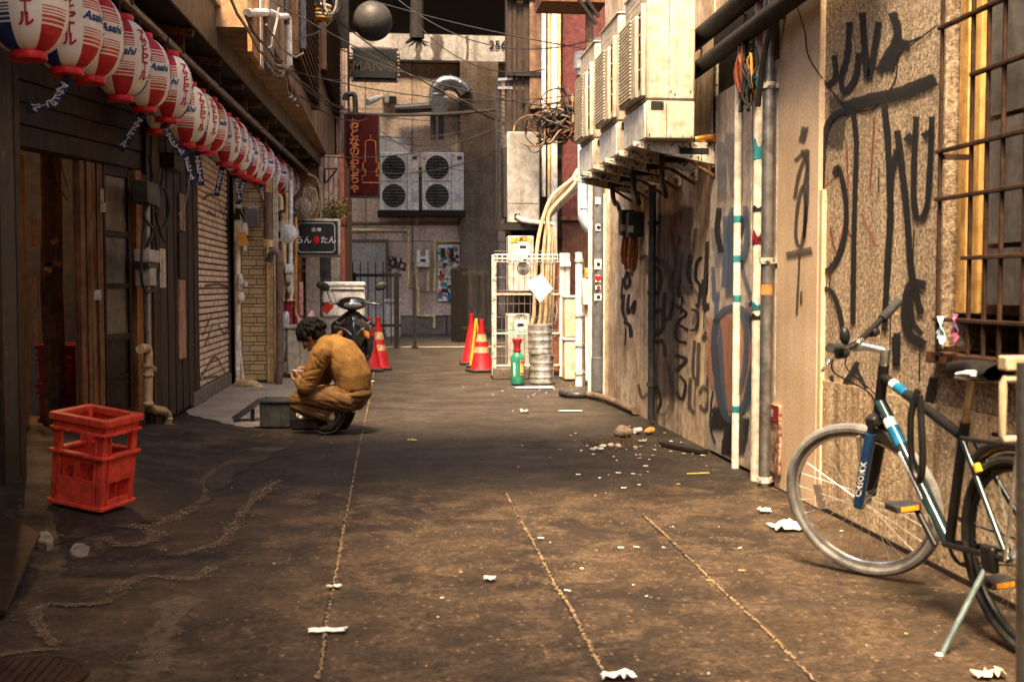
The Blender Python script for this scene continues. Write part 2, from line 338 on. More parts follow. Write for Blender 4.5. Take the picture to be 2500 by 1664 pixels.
# ------------------------------------------------------------------ ground
def sstep(a, b, x): t = max(0, min(1, (x-a)/(b-a))); return t*t*(3-2*t)
def gz(x, y):
    """height of the worn ground: a cement mound in front of the open shop on the left"""
    m = .13*sstep(-1.0, -2.0, x)*sstep(5.2, 6.4, y)*(1-sstep(8.9, 10.3, y))
    return m+.006*noise.noise(Vector((x*1.3, y*.7, 0)))*(1 if abs(x) < 5 else 0)
def ground_mat(name, dark, mid, pale, sc=1., chip=.5, light_zones=False):
    """gritty paving: broad wear patches, mid mottling, coarse aggregate and pale chips"""
    m = bpy.data.materials.new(name); m.use_nodes = True; MATS[name] = m
    n = m.node_tree.nodes; L = m.node_tree.links; b = n['Principled BSDF']; tc = n.new('ShaderNodeTexCoord')
    def tex(s_, det=6, ro=.6, dist=0.):
        t = n.new('ShaderNodeTexNoise'); t.inputs['Scale'].default_value = s_*sc; t.inputs['Detail'].default_value = det; t.inputs['Roughness'].default_value = ro; t.inputs['Distortion'].default_value = dist
        L.new(tc.outputs['Object'], t.inputs['Vector']); return t.outputs[0]
    def rng(src, a, z, lo=0., hi=1.):
        r = n.new('ShaderNodeMapRange'); r.inputs[1].default_value = a; r.inputs[2].default_value = z; r.inputs[3].default_value = lo; r.inputs[4].default_value = hi; L.new(src, r.inputs[0]); return r.outputs[0]
    def mix(f, a, z, mode='MIX'):
        x = n.new('ShaderNodeMix'); x.data_type = 'RGBA'; x.blend_type = mode; L.new(f, x.inputs[0]) if not isinstance(f, float) else setattr(x.inputs[0], 'default_value', f)
        for i, v in ((6, a), (7, z)):
            if isinstance(v, tuple): x.inputs[i].default_value = col4(v)
            else: L.new(v, x.inputs[i])
        return x.outputs[2]
    c = mix(rng(tex(.9, 8, .65, .5), .40, .60), dark, mid)
    c = mix(rng(tex(4.5, 8, .7, .3), .47, .64, 0, .75), c, pale)
    c = mix(rng(tex(9, 6, .7), .50, .66, 0, .65), c, dark)
    c = mix(rng(tex(1.3, 9, .75, .8), .56, .66, 0, .7), c, (dark[0]*.6, dark[1]*.6, dark[2]*.62))   # oil and damp stains
    if light_zones:   # asphalt repair; dark band paints shade, paler stretch beyond paints sunlight, ragged borders
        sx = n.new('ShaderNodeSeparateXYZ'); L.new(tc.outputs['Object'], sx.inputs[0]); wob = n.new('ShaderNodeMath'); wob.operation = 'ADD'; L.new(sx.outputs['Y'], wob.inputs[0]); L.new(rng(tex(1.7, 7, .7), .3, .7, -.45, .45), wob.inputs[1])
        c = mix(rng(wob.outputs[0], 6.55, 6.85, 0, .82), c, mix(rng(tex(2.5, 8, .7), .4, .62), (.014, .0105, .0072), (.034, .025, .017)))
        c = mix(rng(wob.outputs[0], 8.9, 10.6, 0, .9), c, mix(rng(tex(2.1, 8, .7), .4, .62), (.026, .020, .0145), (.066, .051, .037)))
    def scale(col, f):
        vm = n.new('ShaderNodeVectorMath'); vm.operation = 'SCALE'; L.new(col, vm.inputs[0]); L.new(f, vm.inputs['Scale']); return vm.outputs[0]
    c = scale(c, rng(tex(34, 5, .7), .36, .64, .55, 1.42)); c = scale(c, rng(tex(75, 3, .7), .36, .64, .62, 1.36))
    vo = n.new('ShaderNodeTexVoronoi'); vo.inputs['Scale'].default_value = 42*sc; vo.inputs['Randomness'].default_value = 1.; L.new(tc.outputs['Object'], vo.inputs['Vector'])
    sep = n.new('ShaderNodeSeparateColor'); L.new(vo.outputs['Color'], sep.inputs[0])
    near = rng(vo.outputs['Distance'], .34, .22); pick = rng(sep.outputs[0], .93-.1*chip, .95-.1*chip)
    mm = n.new('ShaderNodeMath'); mm.operation = 'MULTIPLY'; L.new(near, mm.inputs[0]); L.new(pick, mm.inputs[1])
    m2 = n.new('ShaderNodeMath'); m2.operation = 'MULTIPLY'; L.new(mm.outputs[0], m2.inputs[0]); m2.inputs[1].default_value = .75
    c = mix(m2.outputs[0], c, (pale[0]*2.0, pale[1]*1.9, pale[2]*1.8)); L.new(c, b.inputs['Base Color'])
    L.new(rng(tex(3, 5), .35, .65, .5, .85), b.inputs['Roughness']); b.inputs['Specular IOR Level'].default_value = .35
    bp = n.new('ShaderNodeBump'); bp.inputs['Strength'].default_value = .9; bp.inputs['Distance'].default_value = .010; ha = n.new('ShaderNodeMath'); ha.operation = 'ADD'; L.new(tex(34, 5, .7), ha.inputs[0]); L.new(rng(tex(5, 5), 0, 1, 0, .7), ha.inputs[1]); L.new(ha.outputs[0], bp.inputs['Height']); L.new(bp.outputs[0], b.inputs['Normal'])
    return m
CONC = ground_mat('worn_alley_paving', (.020, .0125, .0072), (.056, .0355, .0195), (.130, .083, .045), 1., .6, light_zones=True)
ASPH = CONC
MOUND = ground_mat('greasy_cement_mound', (.017, .011, .0065), (.045, .028, .0155), (.12, .077, .043), .9, .35)
GRIT = mat('pale_sand_grit', (.34, .235, .135), (.18, .12, .066), 90, .9)
APRON = mat('pale_cement_apron', (.40, .335, .255), (.27, .22, .165), 3, .8, bump=.5, bscale=90, spots=((.08, .06, .045), 14, .66), fine=(60., .35))
MOUND = mat('greasy_cement_mound', (.032, .022, .014), (.070, .047, .028), 2.4, .6, bump=.7, bscale=70, spots=((.13, .09, .055), 40, .66), detail=12, fine=(70., .5))
SANDY = spray('sandy_grit', (.27, .18, .10), .95, .95, 38.)
PALEWEAR = spray('pale_scuffed_cement', (.17, .12, .075), .6, 1.5, 9.)
xs = [-60, -25, -8]+[-3.2+.16*i for i in range(41)]+[8, 25, 60]
ys = [-45, -15, -4]+[.5+.16*i for i in range(160)]+[32, 50, 100]
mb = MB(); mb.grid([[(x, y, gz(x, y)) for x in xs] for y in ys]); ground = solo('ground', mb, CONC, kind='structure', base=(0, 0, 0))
def sheet(name, poly, z, m, parent, n=6, rag=.03):
    """a flat sheet with a ragged outline lying on the ground"""
    out = []
    for i, p in enumerate(poly):
        q = poly[(i+1) % len(poly)]; p_ = Vector((p[0], p[1], 0)); q_ = Vector((q[0], q[1], 0)); k = max(1, int((q_-p_).length/.12))
        for j in range(k):
            w = p_.lerp(q_, j/k); e = rag*noise.noise(w*5.3+Vector((3, 7, z*99))); out.append(Vector((w.x+e, w.y+e*1.4, 0)))
    bm = bmesh.new(); vs = [bm.verts.new((v.x, v.y, 0)) for v in out]; f = bm.faces.new(vs); bmesh.ops.triangulate(bm, faces=[f])
    for _ in range(3):
        es = [e for e in bm.edges if e.calc_length() > .35]
        if es: bmesh.ops.subdivide_edges(bm, edges=es, cuts=1); bmesh.ops.triangulate(bm, faces=bm.faces)
    mb = MB(); bm.verts.index_update(); mb._add([(v.co.x, v.co.y, gz(v.co.x, v.co.y)+z) for v in bm.verts], [tuple(v.index for v in fc.verts) for fc in bm.faces]); bm.free()
    return mb
P = sheet('apron', [(-1.95, 11.0), (-1.25, 9.75), (-.75, 10.2), (-.52, 11.5), (-.62, 14), (-.85, 18.4), (-1.74, 18.4), (-1.74, 14.6), (-1.95, 14.2)], .010, APRON, ground, rag=.05)
part('cement_apron', P, APRON, ground)
P = sheet('mound', [(-3.0, 5.4), (-1.6, 5.35), (-1.05, 6.1), (-.95, 7.6), (-.72, 8.9), (-1.2, 9.78), (-1.94, 11), (-1.96, 8.9), (-3, 8.9)], .005, MOUND, ground, rag=.07)
part('cement_mound', P, MOUND, ground)
mb = MB(); c = atZ(655, 1065); mb.sphere((c.x, c.y, 0), .2, 20, 10, None, (1.1, .55, .17)); mb.v = [v+Vector((v.x-c.x, v.y-c.y, 0))*.5*noise.noise(v*6) for v in mb.v]; part('lumpy_cement_patch', mb, MOUND, ground)
P = sheet('street_strip', [(-7, 22.4), (7, 22.4), (7, 22.75), (-7, 22.75)], .012, APRON, ground, rag=.02); part('pale_street_edge', P, APRON, ground)
def onground(pts): return [(lambda q: Vector((q.x, q.y, gz(q.x, q.y))))(atZ(*p)) for p in pts]
def seam(pts, w, m=SANDY, k=5, lift=.008, jit=.55): return ribbon(onground(pts), w, (0, 0, 1), lift, True, jit, k)
CRK = spray('dark_crack', (.012, .009, .007), .8, .9, 30.)
def grit_line(name, pts, w, dens, dark=True):
    """a crack with sand and chips gathered in it"""
    base = onground(pts); pl_ = spline(base, 8)
    if dark: stroke('crack', [ribbon([p+Vector((.012*noise.noise(p*3), 0, 0)) for p in base], .016, (0, 0, 1), .004, True, .5, 8)], CRK, ground)
    mb = MB()
    for a_, b_ in zip(pl_[:-1], pl_[1:]):
        ln_ = (b_-a_).length; k = int(ln_*dens)+(1 if random.random() < ln_*dens % 1 else 0)
        for _ in range(k):
            p = a_.lerp(b_, random.random()); thin = .35+1.3*max(0, noise.noise(p*2.1)+.35)
            if random.random() > thin: continue
            p = p+Vector((random.gauss(0, w*.5), random.gauss(0, w*.4), 0)); s_ = random.uniform(.003, .0065)*(1.9 if random.random() < .05 else 1)
            mb.cbox(Vector((p.x, p.y, gz(p.x, p.y)+.005+s_*.1)), (s_*random.uniform(.7, 1.6), s_*1.2, s_*.4), Matrix.Rotation(random.uniform(0, 3), 3, 'Z'))
    mb.sharp = 0; o = part(name, mb, GRIT, ground); o['kind'] = 'stuff'
random.seed(3)
for pts, w in (([(917, 880), (905, 960), (880, 1080), (860, 1180), (838, 1300), (820, 1400), (800, 1500), (790, 1580), (778, 1660)], .014),
               ([(1236, 1205), (1270, 1270), (1310, 1340), (1350, 1420), (1395, 1490), (1430, 1560), (1460, 1620), (1490, 1660)], .012),
               ([(1570, 1257), (1640, 1320), (1720, 1400), (1800, 1475), (1880, 1550), (1950, 1625), (2010, 1690)], .012)): grit_line('seam_grit', pts, w*.5, 190)
c3 = lambda L_: [(x*.487, 900+y*.487) for x, y in L_]
for L_, w, dn in (([(1280, 470), (1130, 480), (1010, 560), (1020, 640), (930, 720), (790, 790)], .05, 330), ([(1400, 560), (1290, 640), (1180, 770), (1120, 870), (1000, 910), (880, 940)], .04, 300),
              ([(1070, 1000), (960, 1060), (720, 1050), (560, 1130)], .035, 260), ([(550, 1180), (380, 1195), (230, 1190), (180, 1250), (210, 1330), (270, 1390)], .02, 420), ([(280, 1415), (130, 1425), (0, 1450)], .014, 500),
              ([(520, 860), (620, 890), (760, 870), (770, 830), (700, 800), (600, 810)], .04, 330), ([(900, 1160), (830, 1300), (780, 1450), (720, 1560)], .06, 240)): grit_line('crack_grit', c3(L_), w*1.3, dn*.6, w < .03); stroke('dust_trail', [seam(c3(L_), w*2.0, jit=.7)], spray('dry_pale_dust', (.28, .185, .10), .34, 1.7, 32.), ground)
for c_, s_ in (((225, 890), 48), ((400, 918), 60)):
    p = [atZ((c_[0]+s_*1.25*math.cos(a)*random.uniform(.6, 1.1))*.487, 900+(c_[1]+s_*.55*math.sin(a)*random.uniform(.6, 1.1))*.487) for a in [i*math.pi/5 for i in range(10)]]
    mb = MB(); mb.prism([Vector((q.x, q.y, gz(q.x, q.y)-.01)) for q in p], (0, 0, .05 if s_ < 50 else .02)); part('cement_lump', mb, mat('pale_broken_cement', (.36, .30, .23), (.22, .17, .12), 14, .9, bump=.5), ground, .008)
# rusty steel ramp plate, lower left
q = [atZ(-40, 1500, .02), atZ(15, 1500, .02), atZ(98, 1310, .10), atZ(-70, 1220, .14)]
mb = MB(); mb.prism(q, (0, 0, .02)); solo('ramp_plate', mb, mat('brown_steel_plate', (.035, .019, .011), (.055, .030, .016), 3, .6, .3, bump=.1), 'brown steel ramp plate cut off by the left edge of the picture', 'ramp', bevel=.004)
mb = MB(); c = atZ(40, 1660)
mb.lathe([(.21, 0), (.21, .012), (.19, .014), (.185, .010), (0.001, .010)], (c.x, c.y, gz(c.x, c.y)), 28)
for i in range(-5, 6):
    h = math.sqrt(max(0, .17**2-(i*.03)**2)); mb.box((c.x+i*.03-.006, c.y-h, .008), (c.x+i*.03+.006, c.y+h, .018))
solo('manhole_cover', mb, DARKRUST, 'rusty round manhole cover at the bottom left corner of the picture', 'manhole cover')

# ------------------------------------------------------------------ right: the graffiti building
STUCCO = mat('speckled_grey_stucco', (.64, .49, .32), (.30, .21, .13), 42, .9, bump=.8, bscale=120, fine=(60., .55), lo=.40, hi=.60, streak=((.11, .07, .04), .5, 5), spots=((.40, .30, .20), 130, .64))
SMOOTH = mat('peach_plaster', (.74, .55, .36), (.64, .46, .29), 3, .8, bump=.2, bscale=90, fine=(60., .2), spots=((.17, .10, .055), 60, .68), streak=((.30, .17, .08), .28, 4), lo=.42, hi=.58)
STAINW = mat('stained_plaster', (.70, .53, .35), (.46, .32, .20), 2.6, .85, bump=.25, bscale=60, streak=((.13, .08, .05), .75, 7), spots=((.12, .08, .05), 40, .70))
SILVER = mat('weathered_silver_sheet', (.56, .48, .40), (.42, .35, .29), 4, .5, .15, streak=((.20, .14, .10), .55, 10), spots=((.10, .06, .04), 30, .70))
PALEW = mat('whitewashed_plaster', (.74, .60, .44), (.44, .31, .19), 3, .85, bump=.2, streak=((.22, .13, .07), .7, 9))
UPPERW = mat('upper_rendered_wall', (.36, .29, .21), (.28, .22, .16), 2, .9, streak=((.12, .09, .06), .6, 3))
YR = lambda px, X=XR: atX(px, 700, X).y
rb = thing('graffiti_building', 'long peach and grey plastered building covered in graffiti along the right side', 'building', (XR, 8, 0))
TOPR = 4.6
y_win1, y_win0 = YR(2300), 2.7
WZ0, WZ1 = .93, 2.62
y0, y1 = YR(2008), YR(1908)
mb = MB(); mb.box((XR, y_win1, 0), (XR+.4, y0, TOPR)); mb.box((XR, y_win0, 0), (XR+.4, y_win1, WZ0)); mb.box((XR, y_win0, WZ1), (XR+.4, y_win1, TOPR)); mb.box((XR, -12, 0), (XR+.4, y_win0, TOPR))
mb.box((XR+.4, y_win0, WZ0), (XR+.5, y_win1, WZ1)); part('stucco_wall', mb, STUCCO, rb)
mb = MB(); mb.box((XR-.03, y0, 0), (XR+.4, y1, TOPR)); part('plaster_pillar', mb, SMOOTH, rb, .006)
mb = MB(); mb.box((XR-.025, y0-.05, .0), (XR, y0, 1.72)); part('plaster_edge_strip', mb, SMOOTH, rb, .004)
y2 = YR(1738)
mb = MB(); mb.box((XR+.012, y1, 0), (XR+.4, y2, TOPR)); part('door_wall', mb, STAINW, rb)
# silver sheet-metal door in two leaves
for a, b in ((1905, 1845), (1843, 1741)):
    ya, yb = YR(a)+.002, YR(b)-.004
    mb = MB(); mb.box((XR-.03, ya, .02), (XR+.01, yb, 2.55)); part('silver_door_panel', mb, SILVER, rb, .006)
mb = MB(); mb.box((XR-.012, YR(1905), 2.55), (XR+.01, YR(1741), 3.0)); part('door_head_panel', mb, SOOT, rb)
y3 = YR(1588)
mb = MB(); mb.box((XR, y2, 0), (XR+.4, y3, TOPR)); part('stained_wall', mb, STAINW, rb)
y4 = YR(1478)
mb = MB(); mb.box((XR-.015, y3, 0), (XR+.4, y4, TOPR)); part('whitewashed_wall', mb, PALEW, rb)
mb = MB(); mb.box((XR-.012, y0-.003, 0), (XR-.001, y_win0, .70)); part('lower_render', mb, mat('scraped_lower_render', (.62, .47, .29), (.40, .27, .15), 7, .85, bump=.5, bscale=60, streak=((.17, .10, .05), .85, 16), spots=((.74, .62, .46), 60, .60), fine=(45., .45)), rb)
mb = MB(); mb.box((XR-.022, y0-.02, 0), (XR-.0, y_win0, .022)); part('wall_foot', mb, SOOT, rb)
# boarded window with amber planks and dim panes
xw = XR+.045
for i in range(4):
    mb = MB(); mb.box((xw-.012*(i % 2), y_win1-.03-.05*(i+1)+.003, WZ0+.16), (xw+.03, y_win1-.03-.05*i, WZ1)); part('window_board', mb, mat('bright_amber_board', (.92, .56, .18), (.84, .46, .12), 5, .5, grain=((.40, .18, .05), .7, 2)), rb, .004)
mb = MB(); mb.box((xw+.02, y_win0, WZ0+.16), (xw+.08, y_win1, WZ1)); part('window_back', mb, mat('dim_brown_window_back', (.13, .075, .035), (.08, .045, .022), 5, .7), rb)
mb = MB(); mb.box((XR-.06, y_win0, WZ0-.05), (xw+.1, y_win1+.02, WZ0)); part('window_sill', mb, RUST, rb, .005)
for z0_, z1_ in ((WZ0+.2, 1.35), (1.37, 1.85), (1.87, 2.6)):
    for k in range(3):
        a = y_win1-.30-k*.42; mb = MB(); mb.box((xw-.01, a-.40, z0_), (xw+.01, a, z1_)); part('window_pane', mb, mat('dusty_grey_window_pane', (.17, .155, .135), (.11, .10, .088), 3, .35, streak=((.26, .22, .17), .5, 9)), rb)
# rusty window cage
wc = thing('window_grille', 'rusty iron cage over the amber boarded window on the right', 'window grille', (XR-.1, y_win1-.4, WZ0))
xg = XR-.13; y_op = y_win1; y_win1 = YR(2290, XR-.13)
for y in (y_win1, y_win1-.245, y_win1-.36, y_win1-.47, y_win1-.62, y_win1-.86, y_win1-1.1, y_win1-1.4):
    mb = MB(); mb.box((xg-.007, y-.008, WZ0-.03), (xg+.007, y+.008, WZ1+.2)); part('upright_bar', mb, DARKRUST, wc, .003)
for z, q_ in ((WZ0+.0, 0), (1.07, 0), (1.31, .22), (1.55, 0), (1.74, 0), (2.0, .26), (2.23, 0), (2.45, 0)):
    mb = MB(); mb.box((xg-.014, y_win1-1.5, z-.008), (xg+.010, y_win1+.02-q_, z+.008)); part('cross_bar', mb, DARKRUST, wc, .003)
for z in (WZ0+.02, 2.6, 1.72):
    mb = MB(); mb.beam((xg, y_win1+.005, z), (XR, y_win1+.005, z), .03, .02); part('stay', mb, DARKRUST, wc)
for y in (y_win1-.45, y_win1-.95):   # inner sliding sash frames
    mb = MB(); mb.box((xw-.03, y-.03, WZ0+.16), (xw-.012, y+.02, WZ1)); part('sash_upright', mb, DARKRUST, wc, .004)

# ------------------------------------------------------------------ right: the maroon building beyond the niche
MAROON = mat('rough_maroon_render', (.135, .036, .030), (.085, .024, .020), 30, .85, bump=.6, bscale=70, spots=((.22, .09, .06), 40, .7))
BROWNW = mat('dark_brown_board_wall', (.018, .011, .008), (.035, .02, .012), 5, .8, streak=((.07, .04, .022), .5, 6), bump=.3)
mbld = thing('maroon_building', 'tall maroon and dark brown building behind the wire cage on the right', 'building', (3, 16.1, 0))
mb = MB(); mb.prism([(1.62, 16.1, 0), (4.2, 16.1, 0), (4.2, 22, 0), (2.2, 22, 0)], (0, 0, 7.4)); part('wall', mb, BROWNW, mbld)
mb = MB(); mb.box((2.42, 16.04, 2.2), (3.4, 16.098, 7.2)); part('maroon_render', mb, MAROON, mbld)
mb = MB(); mb.box((2.42, 16.04, 0), (3.4, 16.098, 2.16)); part('brown_lower_wall', mb, mat('rust_brown_render', (.085, .035, .022), (.055, .024, .016), 24, .85, bump=.4), mbld)
mb = MB(); mb.box((2.4, 16.0, 2.14), (3.4, 16.05, 2.2)); part('ledge', mb, RUST, mbld)
mb = MB(); mb.box((2.4, 15.96, 3.62), (3.4, 16.05, 3.70)); part('ledge', mb, WHITEPIPE, mbld)
mb = MB(); mb.box((1.95, 16.02, 3.7), (2.38, 16.098, 7.2)); part('rust_stained_panel', mb, mat('rust_stained_panel_paint', (.26, .15, .08), (.10, .05, .03), 6, .8, streak=((.04, .02, .015), .9, 5)), mbld)
mb = MB(); mb.box((3.25, 12.9, 0), (3.6, 16.0, 2.6)); part('niche_wall', mb, BROWNW, mbld)

random.seed(8); x_ = 1.64
while x_ < 2.38:
    w_ = random.uniform(.06, .12); z0q = random.choice((0, 0, 0, 2.2, 3.9)); z1q = random.choice((7.3, 7.3, 5.6, 4.4)); mb = MB(); mb.box((x_, 16.1-random.uniform(.01, .05), z0q), (x_+w_-.008, 16.1, z1q)); part('wall_batten', mb, random.choice([mat('black_brown_batten', (.016, .010, .007), (.03, .018, .011), 6, .8, grain=((.06, .035, .02), .6, 2)), mat('rust_brown_batten', (.055, .028, .014), (.03, .016, .009), 6, .8, grain=((.10, .055, .028), .5, 2)), SOOT]), mbld, .004); x_ += w_
for z_ in (1.9, 3.0, 4.15, 5.2): mb = MB(); mb.box((1.63, 16.0, z_), (2.4, 16.06, z_+.06)); part('cross_rail', mb, SOOT, mbld)
# ------------------------------------------------------------------ far building across the street, and the elevated deck above it
YF = 29.0
PINKW = mat('pinkish_beige_panel_wall', (.58, .45, .36), (.49, .375, .295), 1.2, .8, streak=((.20, .145, .11), .55, 2.2), bump=.06)
fb = thing('far_building', 'pinkish panelled building facing down the alley across the street', 'building', (0, YF, 0))
mb = MB(); mb.box((-9, YF+.05, 0), (9, YF+1, 7.6)); part('wall_core', mb, mat('dark_panel_joint', (.06, .045, .035)), fb)
xe = [-9, -5, -3.1, -1.75, -.62, .55, 1.72, 2.95, 5, 9]; ze = [.46, 2.35, 3.95, 5.5, 6.84]
for i in range(len(xe)-1):
    for j in range(len(ze)-1):
        mb = MB(); mb.box((xe[i]+.008, YF, ze[j]+.008), (xe[i+1]-.008, YF+.06, ze[j+1]-.008)); part('wall_panel', mb, PINKW, fb, .006)
for i in range(14):
    mb = MB(); mb.box((-9+i*1.3+.01, YF-.05, 0), (-9+i*1.3+1.29, YF+.05, .44)); part('plinth_block', mb, mat('grey_plinth_stone', (.17, .14, .115), (.12, .10, .08), 4, .85), fb, .008)
mb = MB(); mb.box((1.75, YF-.30, 0), (2.7, YF-.002, 6.84)); part('pilaster', mb, mat('brown_grey_pilaster', (.20, .15, .11), (.12, .085, .06), 2.5, .8, streak=((.05, .035, .025), .6, 3)), fb, .01)
mb = MB(); mb.box((-9, YF-.14, 6.86), (9, YF+.05, 7.5)); part('white_girder_face', mb, mat('stained_white_girder', (.55, .52, .50), (.47, .44, .42), 2, .7, streak=((.14, .11, .10), .85, 2.4)), fb)
mb = MB(); mb.box((-9, YF-.20, 6.80), (9, YF-.0, 6.858)); part('girder_lip', mb, SOOT, fb)
for (x, w) in (((1020), .16), (1065, .3), (1140, .1)):
    c = atY(x, 120, YF-.14); stroke('drip_stain', [ribbon([(c.x, YF-.14, 7.48), (c.x+.02, YF-.14, 7.2), (c.x, YF-.14, 6.9)], w, (0, -1, 0), .004, True, .5)], spray('grime_drip', (.10, .075, .065), .7, .6), fb)
c = atY(1215, 110, YF-.16); mb = place(text_mb('256', .30, .015), c, (1, 0, 0), (0, 0, 1), .004); part('number', mb, BLACK, fb)
# door and its glass, far left of that wall
a, b = atY(852, 795, YF-.03), atY(948, 585, YF-.03)
mb = MB(); mb.box((a.x, YF-.08, .1), (b.x, YF-.005, b.z)); part('door_frame', mb, mat('brown_door_frame', (.12, .075, .05), None), fb, .006)
mb = MB(); mb.box((a.x+.07, YF-.085, .12), (b.x-.07, YF-.07, b.z-.09)); part('door_glass', mb, mat('grey_reflecting_glass', (.22, .22, .20), (.34, .33, .30), .9, .15, spec=.8), fb)
a, b = atY(925, 470, YF-.03), atY(1000, 330, YF-.03)
mb = MB(); mb.box((a.x, YF-.07, a.z), (b.x, YF-.005, b.z)); part('window', mb, mat('pale_blind_glass', (.44, .43, .43), (.38, .37, .37), 2, .3), fb, .01)
mb = MB(); mb.box((a.x-.07, YF-.09, a.z-.06), (a.x, YF-.004, b.z+.06)); part('window_frame', mb, BLACK, fb)
# deck overhead
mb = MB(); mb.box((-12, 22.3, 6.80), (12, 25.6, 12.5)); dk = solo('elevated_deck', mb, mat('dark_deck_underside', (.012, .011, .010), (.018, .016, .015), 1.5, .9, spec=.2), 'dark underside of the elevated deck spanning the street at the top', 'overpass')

# ------------------------------------------------------------------ left: the shop row
lb = thing('timber_shop', 'dark timber shop with open doorway and sliding door at left', 'shop', (XL, 8.5, 0))
tD = (DB-DA).normalized(); nD = Vector((tD.y, -tD.x, 0))   # nD points out into the alley
def dbox(mbx, p0, p1, z0, z1, d0, d1):
    """a box standing on the slanted front line from p0 to p1 (points), from depth d0 to d1"""
    a = Vector((p0.x, p0.y, 0)); b = Vector((p1.x, p1.y, 0))
    return mbx.prism([a+nD*d0+Vector((0, 0, z0)), b+nD*d0+Vector((0, 0, z0)), b+nD*d1+Vector((0, 0, z0)), a+nD*d1+Vector((0, 0, z0))], (0, 0, z1-z0))
mb = MB(); dbox(mb, DA-tD*1.2, DB, .0, .13, -2.0, .06); part('stone_step', mb, mat('worn_step_stone', (.085, .058, .036), (.12, .085, .055), 5, .7, bump=.3), lb, .012)
mb = MB(); dbox(mb, DA-tD*2, DB+tD*.1, 2.12, 3.3, -.05, .04); part('lintel', mb, SOOT, lb)
for i in range(7):
    mb = MB(); dbox(mb, DA-tD*2, DB+tD*.1, 2.13+i*.145, 2.13+i*.145+.135, .04, .055+.004*(i % 2)); part('lintel_board', mb, DARKWOOD, lb, .004)
# interior of the doorway
mb = MB(); dbox(mb, DA-tD*1.6, DB, .13, 3, -1.9, -1.8); part('back_wall', mb, mat('dim_interior_wood', (.24, .12, .05), (.15, .075, .035), 4, .7, grain=((.015, .009, .006), .8, 2)), lb)
for k in range(7):
    p = DA-tD*1.0+tD*(.38*k); mb = MB(); dbox(mb, p, p+tD*.36, .14, 2.9, -1.79, -1.76); part('wall_board', mb, mat('dim_brown_board', (.30, .15, .06), (.19, .095, .042), 5, .6, grain=((.02, .011, .007), .8, 2)), lb, .004)
d = atD(38, 600, -.6); e = atD(56, 600, -.6)
mb = MB(); dbox(mb, d+nD*.6, e+nD*.6, .14, 1.2+(700-388)*d.y/F, -.62, -.57); part('amber_door_edge', mb, ORANGEWOOD, lb, .004)
d = atD(125, 600, -.45)
mb = MB(); mb.tube([(d.x, d.y, .13), (d.x+.012, d.y, .6), (d.x-.006, d.y+.01, 1.2), (d.x+.01, d.y, 1.8), (d.x, d.y, 2.6)], [.085, .08, .084, .078, .075], 12); part('log_post', mb, mat('rough_log_bark', (.15, .062, .022), (.055, .026, .012), 9, .8, bump=.7, bscale=30, grain=((.03, .015, .009), .7, 2)), lb)
for k, (za, zb) in enumerate(((.75, .95), (1.02, 1.28), (1.5, 1.72))):
    mb = MB(); mb.box((d.x-.12, d.y-.085, za), (d.x-.085, d.y-.07, zb)); part('nailed_slip', mb, ORANGEWOOD, lb)
for k in range(5):
    q_ = Vector((d.x+.02+random.uniform(-.05, .05), d.y-.095, 1.45+random.uniform(-.12, .12))); mb = MB(); mb.cbox(q_, (.06, .006, .035), Matrix.Rotation(random.uniform(-1, 1), 3, 'Y')); part('torn_paper', mb, mat('brown_torn_paper', (.36, .18, .07), (.2, .09, .035), 20), lb)
for pts in ([(152, 310), (132, 385), (148, 460), (165, 490)], [(165, 345), (150, 400), (165, 455)]):
    mb = MB(); mb.tube(spline([atD(x, y, -.3) for x, y in pts]), .005, 5); part('hanging_cord', mb, mat('brown_cord', (.16, .07, .03)), lb)
# small shaded lamp burning inside the doorway
lp_ = atD(62, 345, -.9); la = thing('shop_lamp', 'small amber shaded lamp glowing inside the dark doorway at left', 'lamp', tuple(lp_))
mb = MB(); mb.lathe([(.03, .10), (.05, .09), (.16, .0), (.155, -.004), (.045, .08), (.03, .09)], lp_, 20); part('shade', mb, mat('amber_lamp_shade', (.50, .24, .07), (.42, .18, .05), 6, .6), la)
mb = MB(); mb.sphere(lp_+Vector((0, 0, .02)), .028, 12, 8); part('bulb', mb, mat('glowing_bulb', (1, .7, .35), None, emit=((1, .55, .2), 12)), la)
mb = MB(); mb.tube([lp_+Vector((0, 0, .09)), (lp_.x, lp_.y, 3.1)], .006, 6); part('cord', mb, BLACK, la)
pd = bpy.data.lights.new('lamp_light', 'POINT'); pd.energy = 32; pd.color = (1, .56, .22); pd.shadow_soft_size = .05; po = bpy.data.objects.new('lamp_light', pd); COL.objects.link(po); po.parent = la; po.location = (0, 0, -.03)
# vertical boards between opening and door
for k in range(4):
    a = atD(193+k*13, 700); b = atD(205+k*13, 700); mb = MB(); dbox(mb, a, b, .13, 2.12, -.04+.012*(k % 2), .02+.012*(k % 2)); part('jamb_board', mb, mat('reddish_dark_board', (.17, .075, .03), (.30, .135, .05), 3, .45, grain=((.02, .011, .007), .8, 2)), lb, .004)
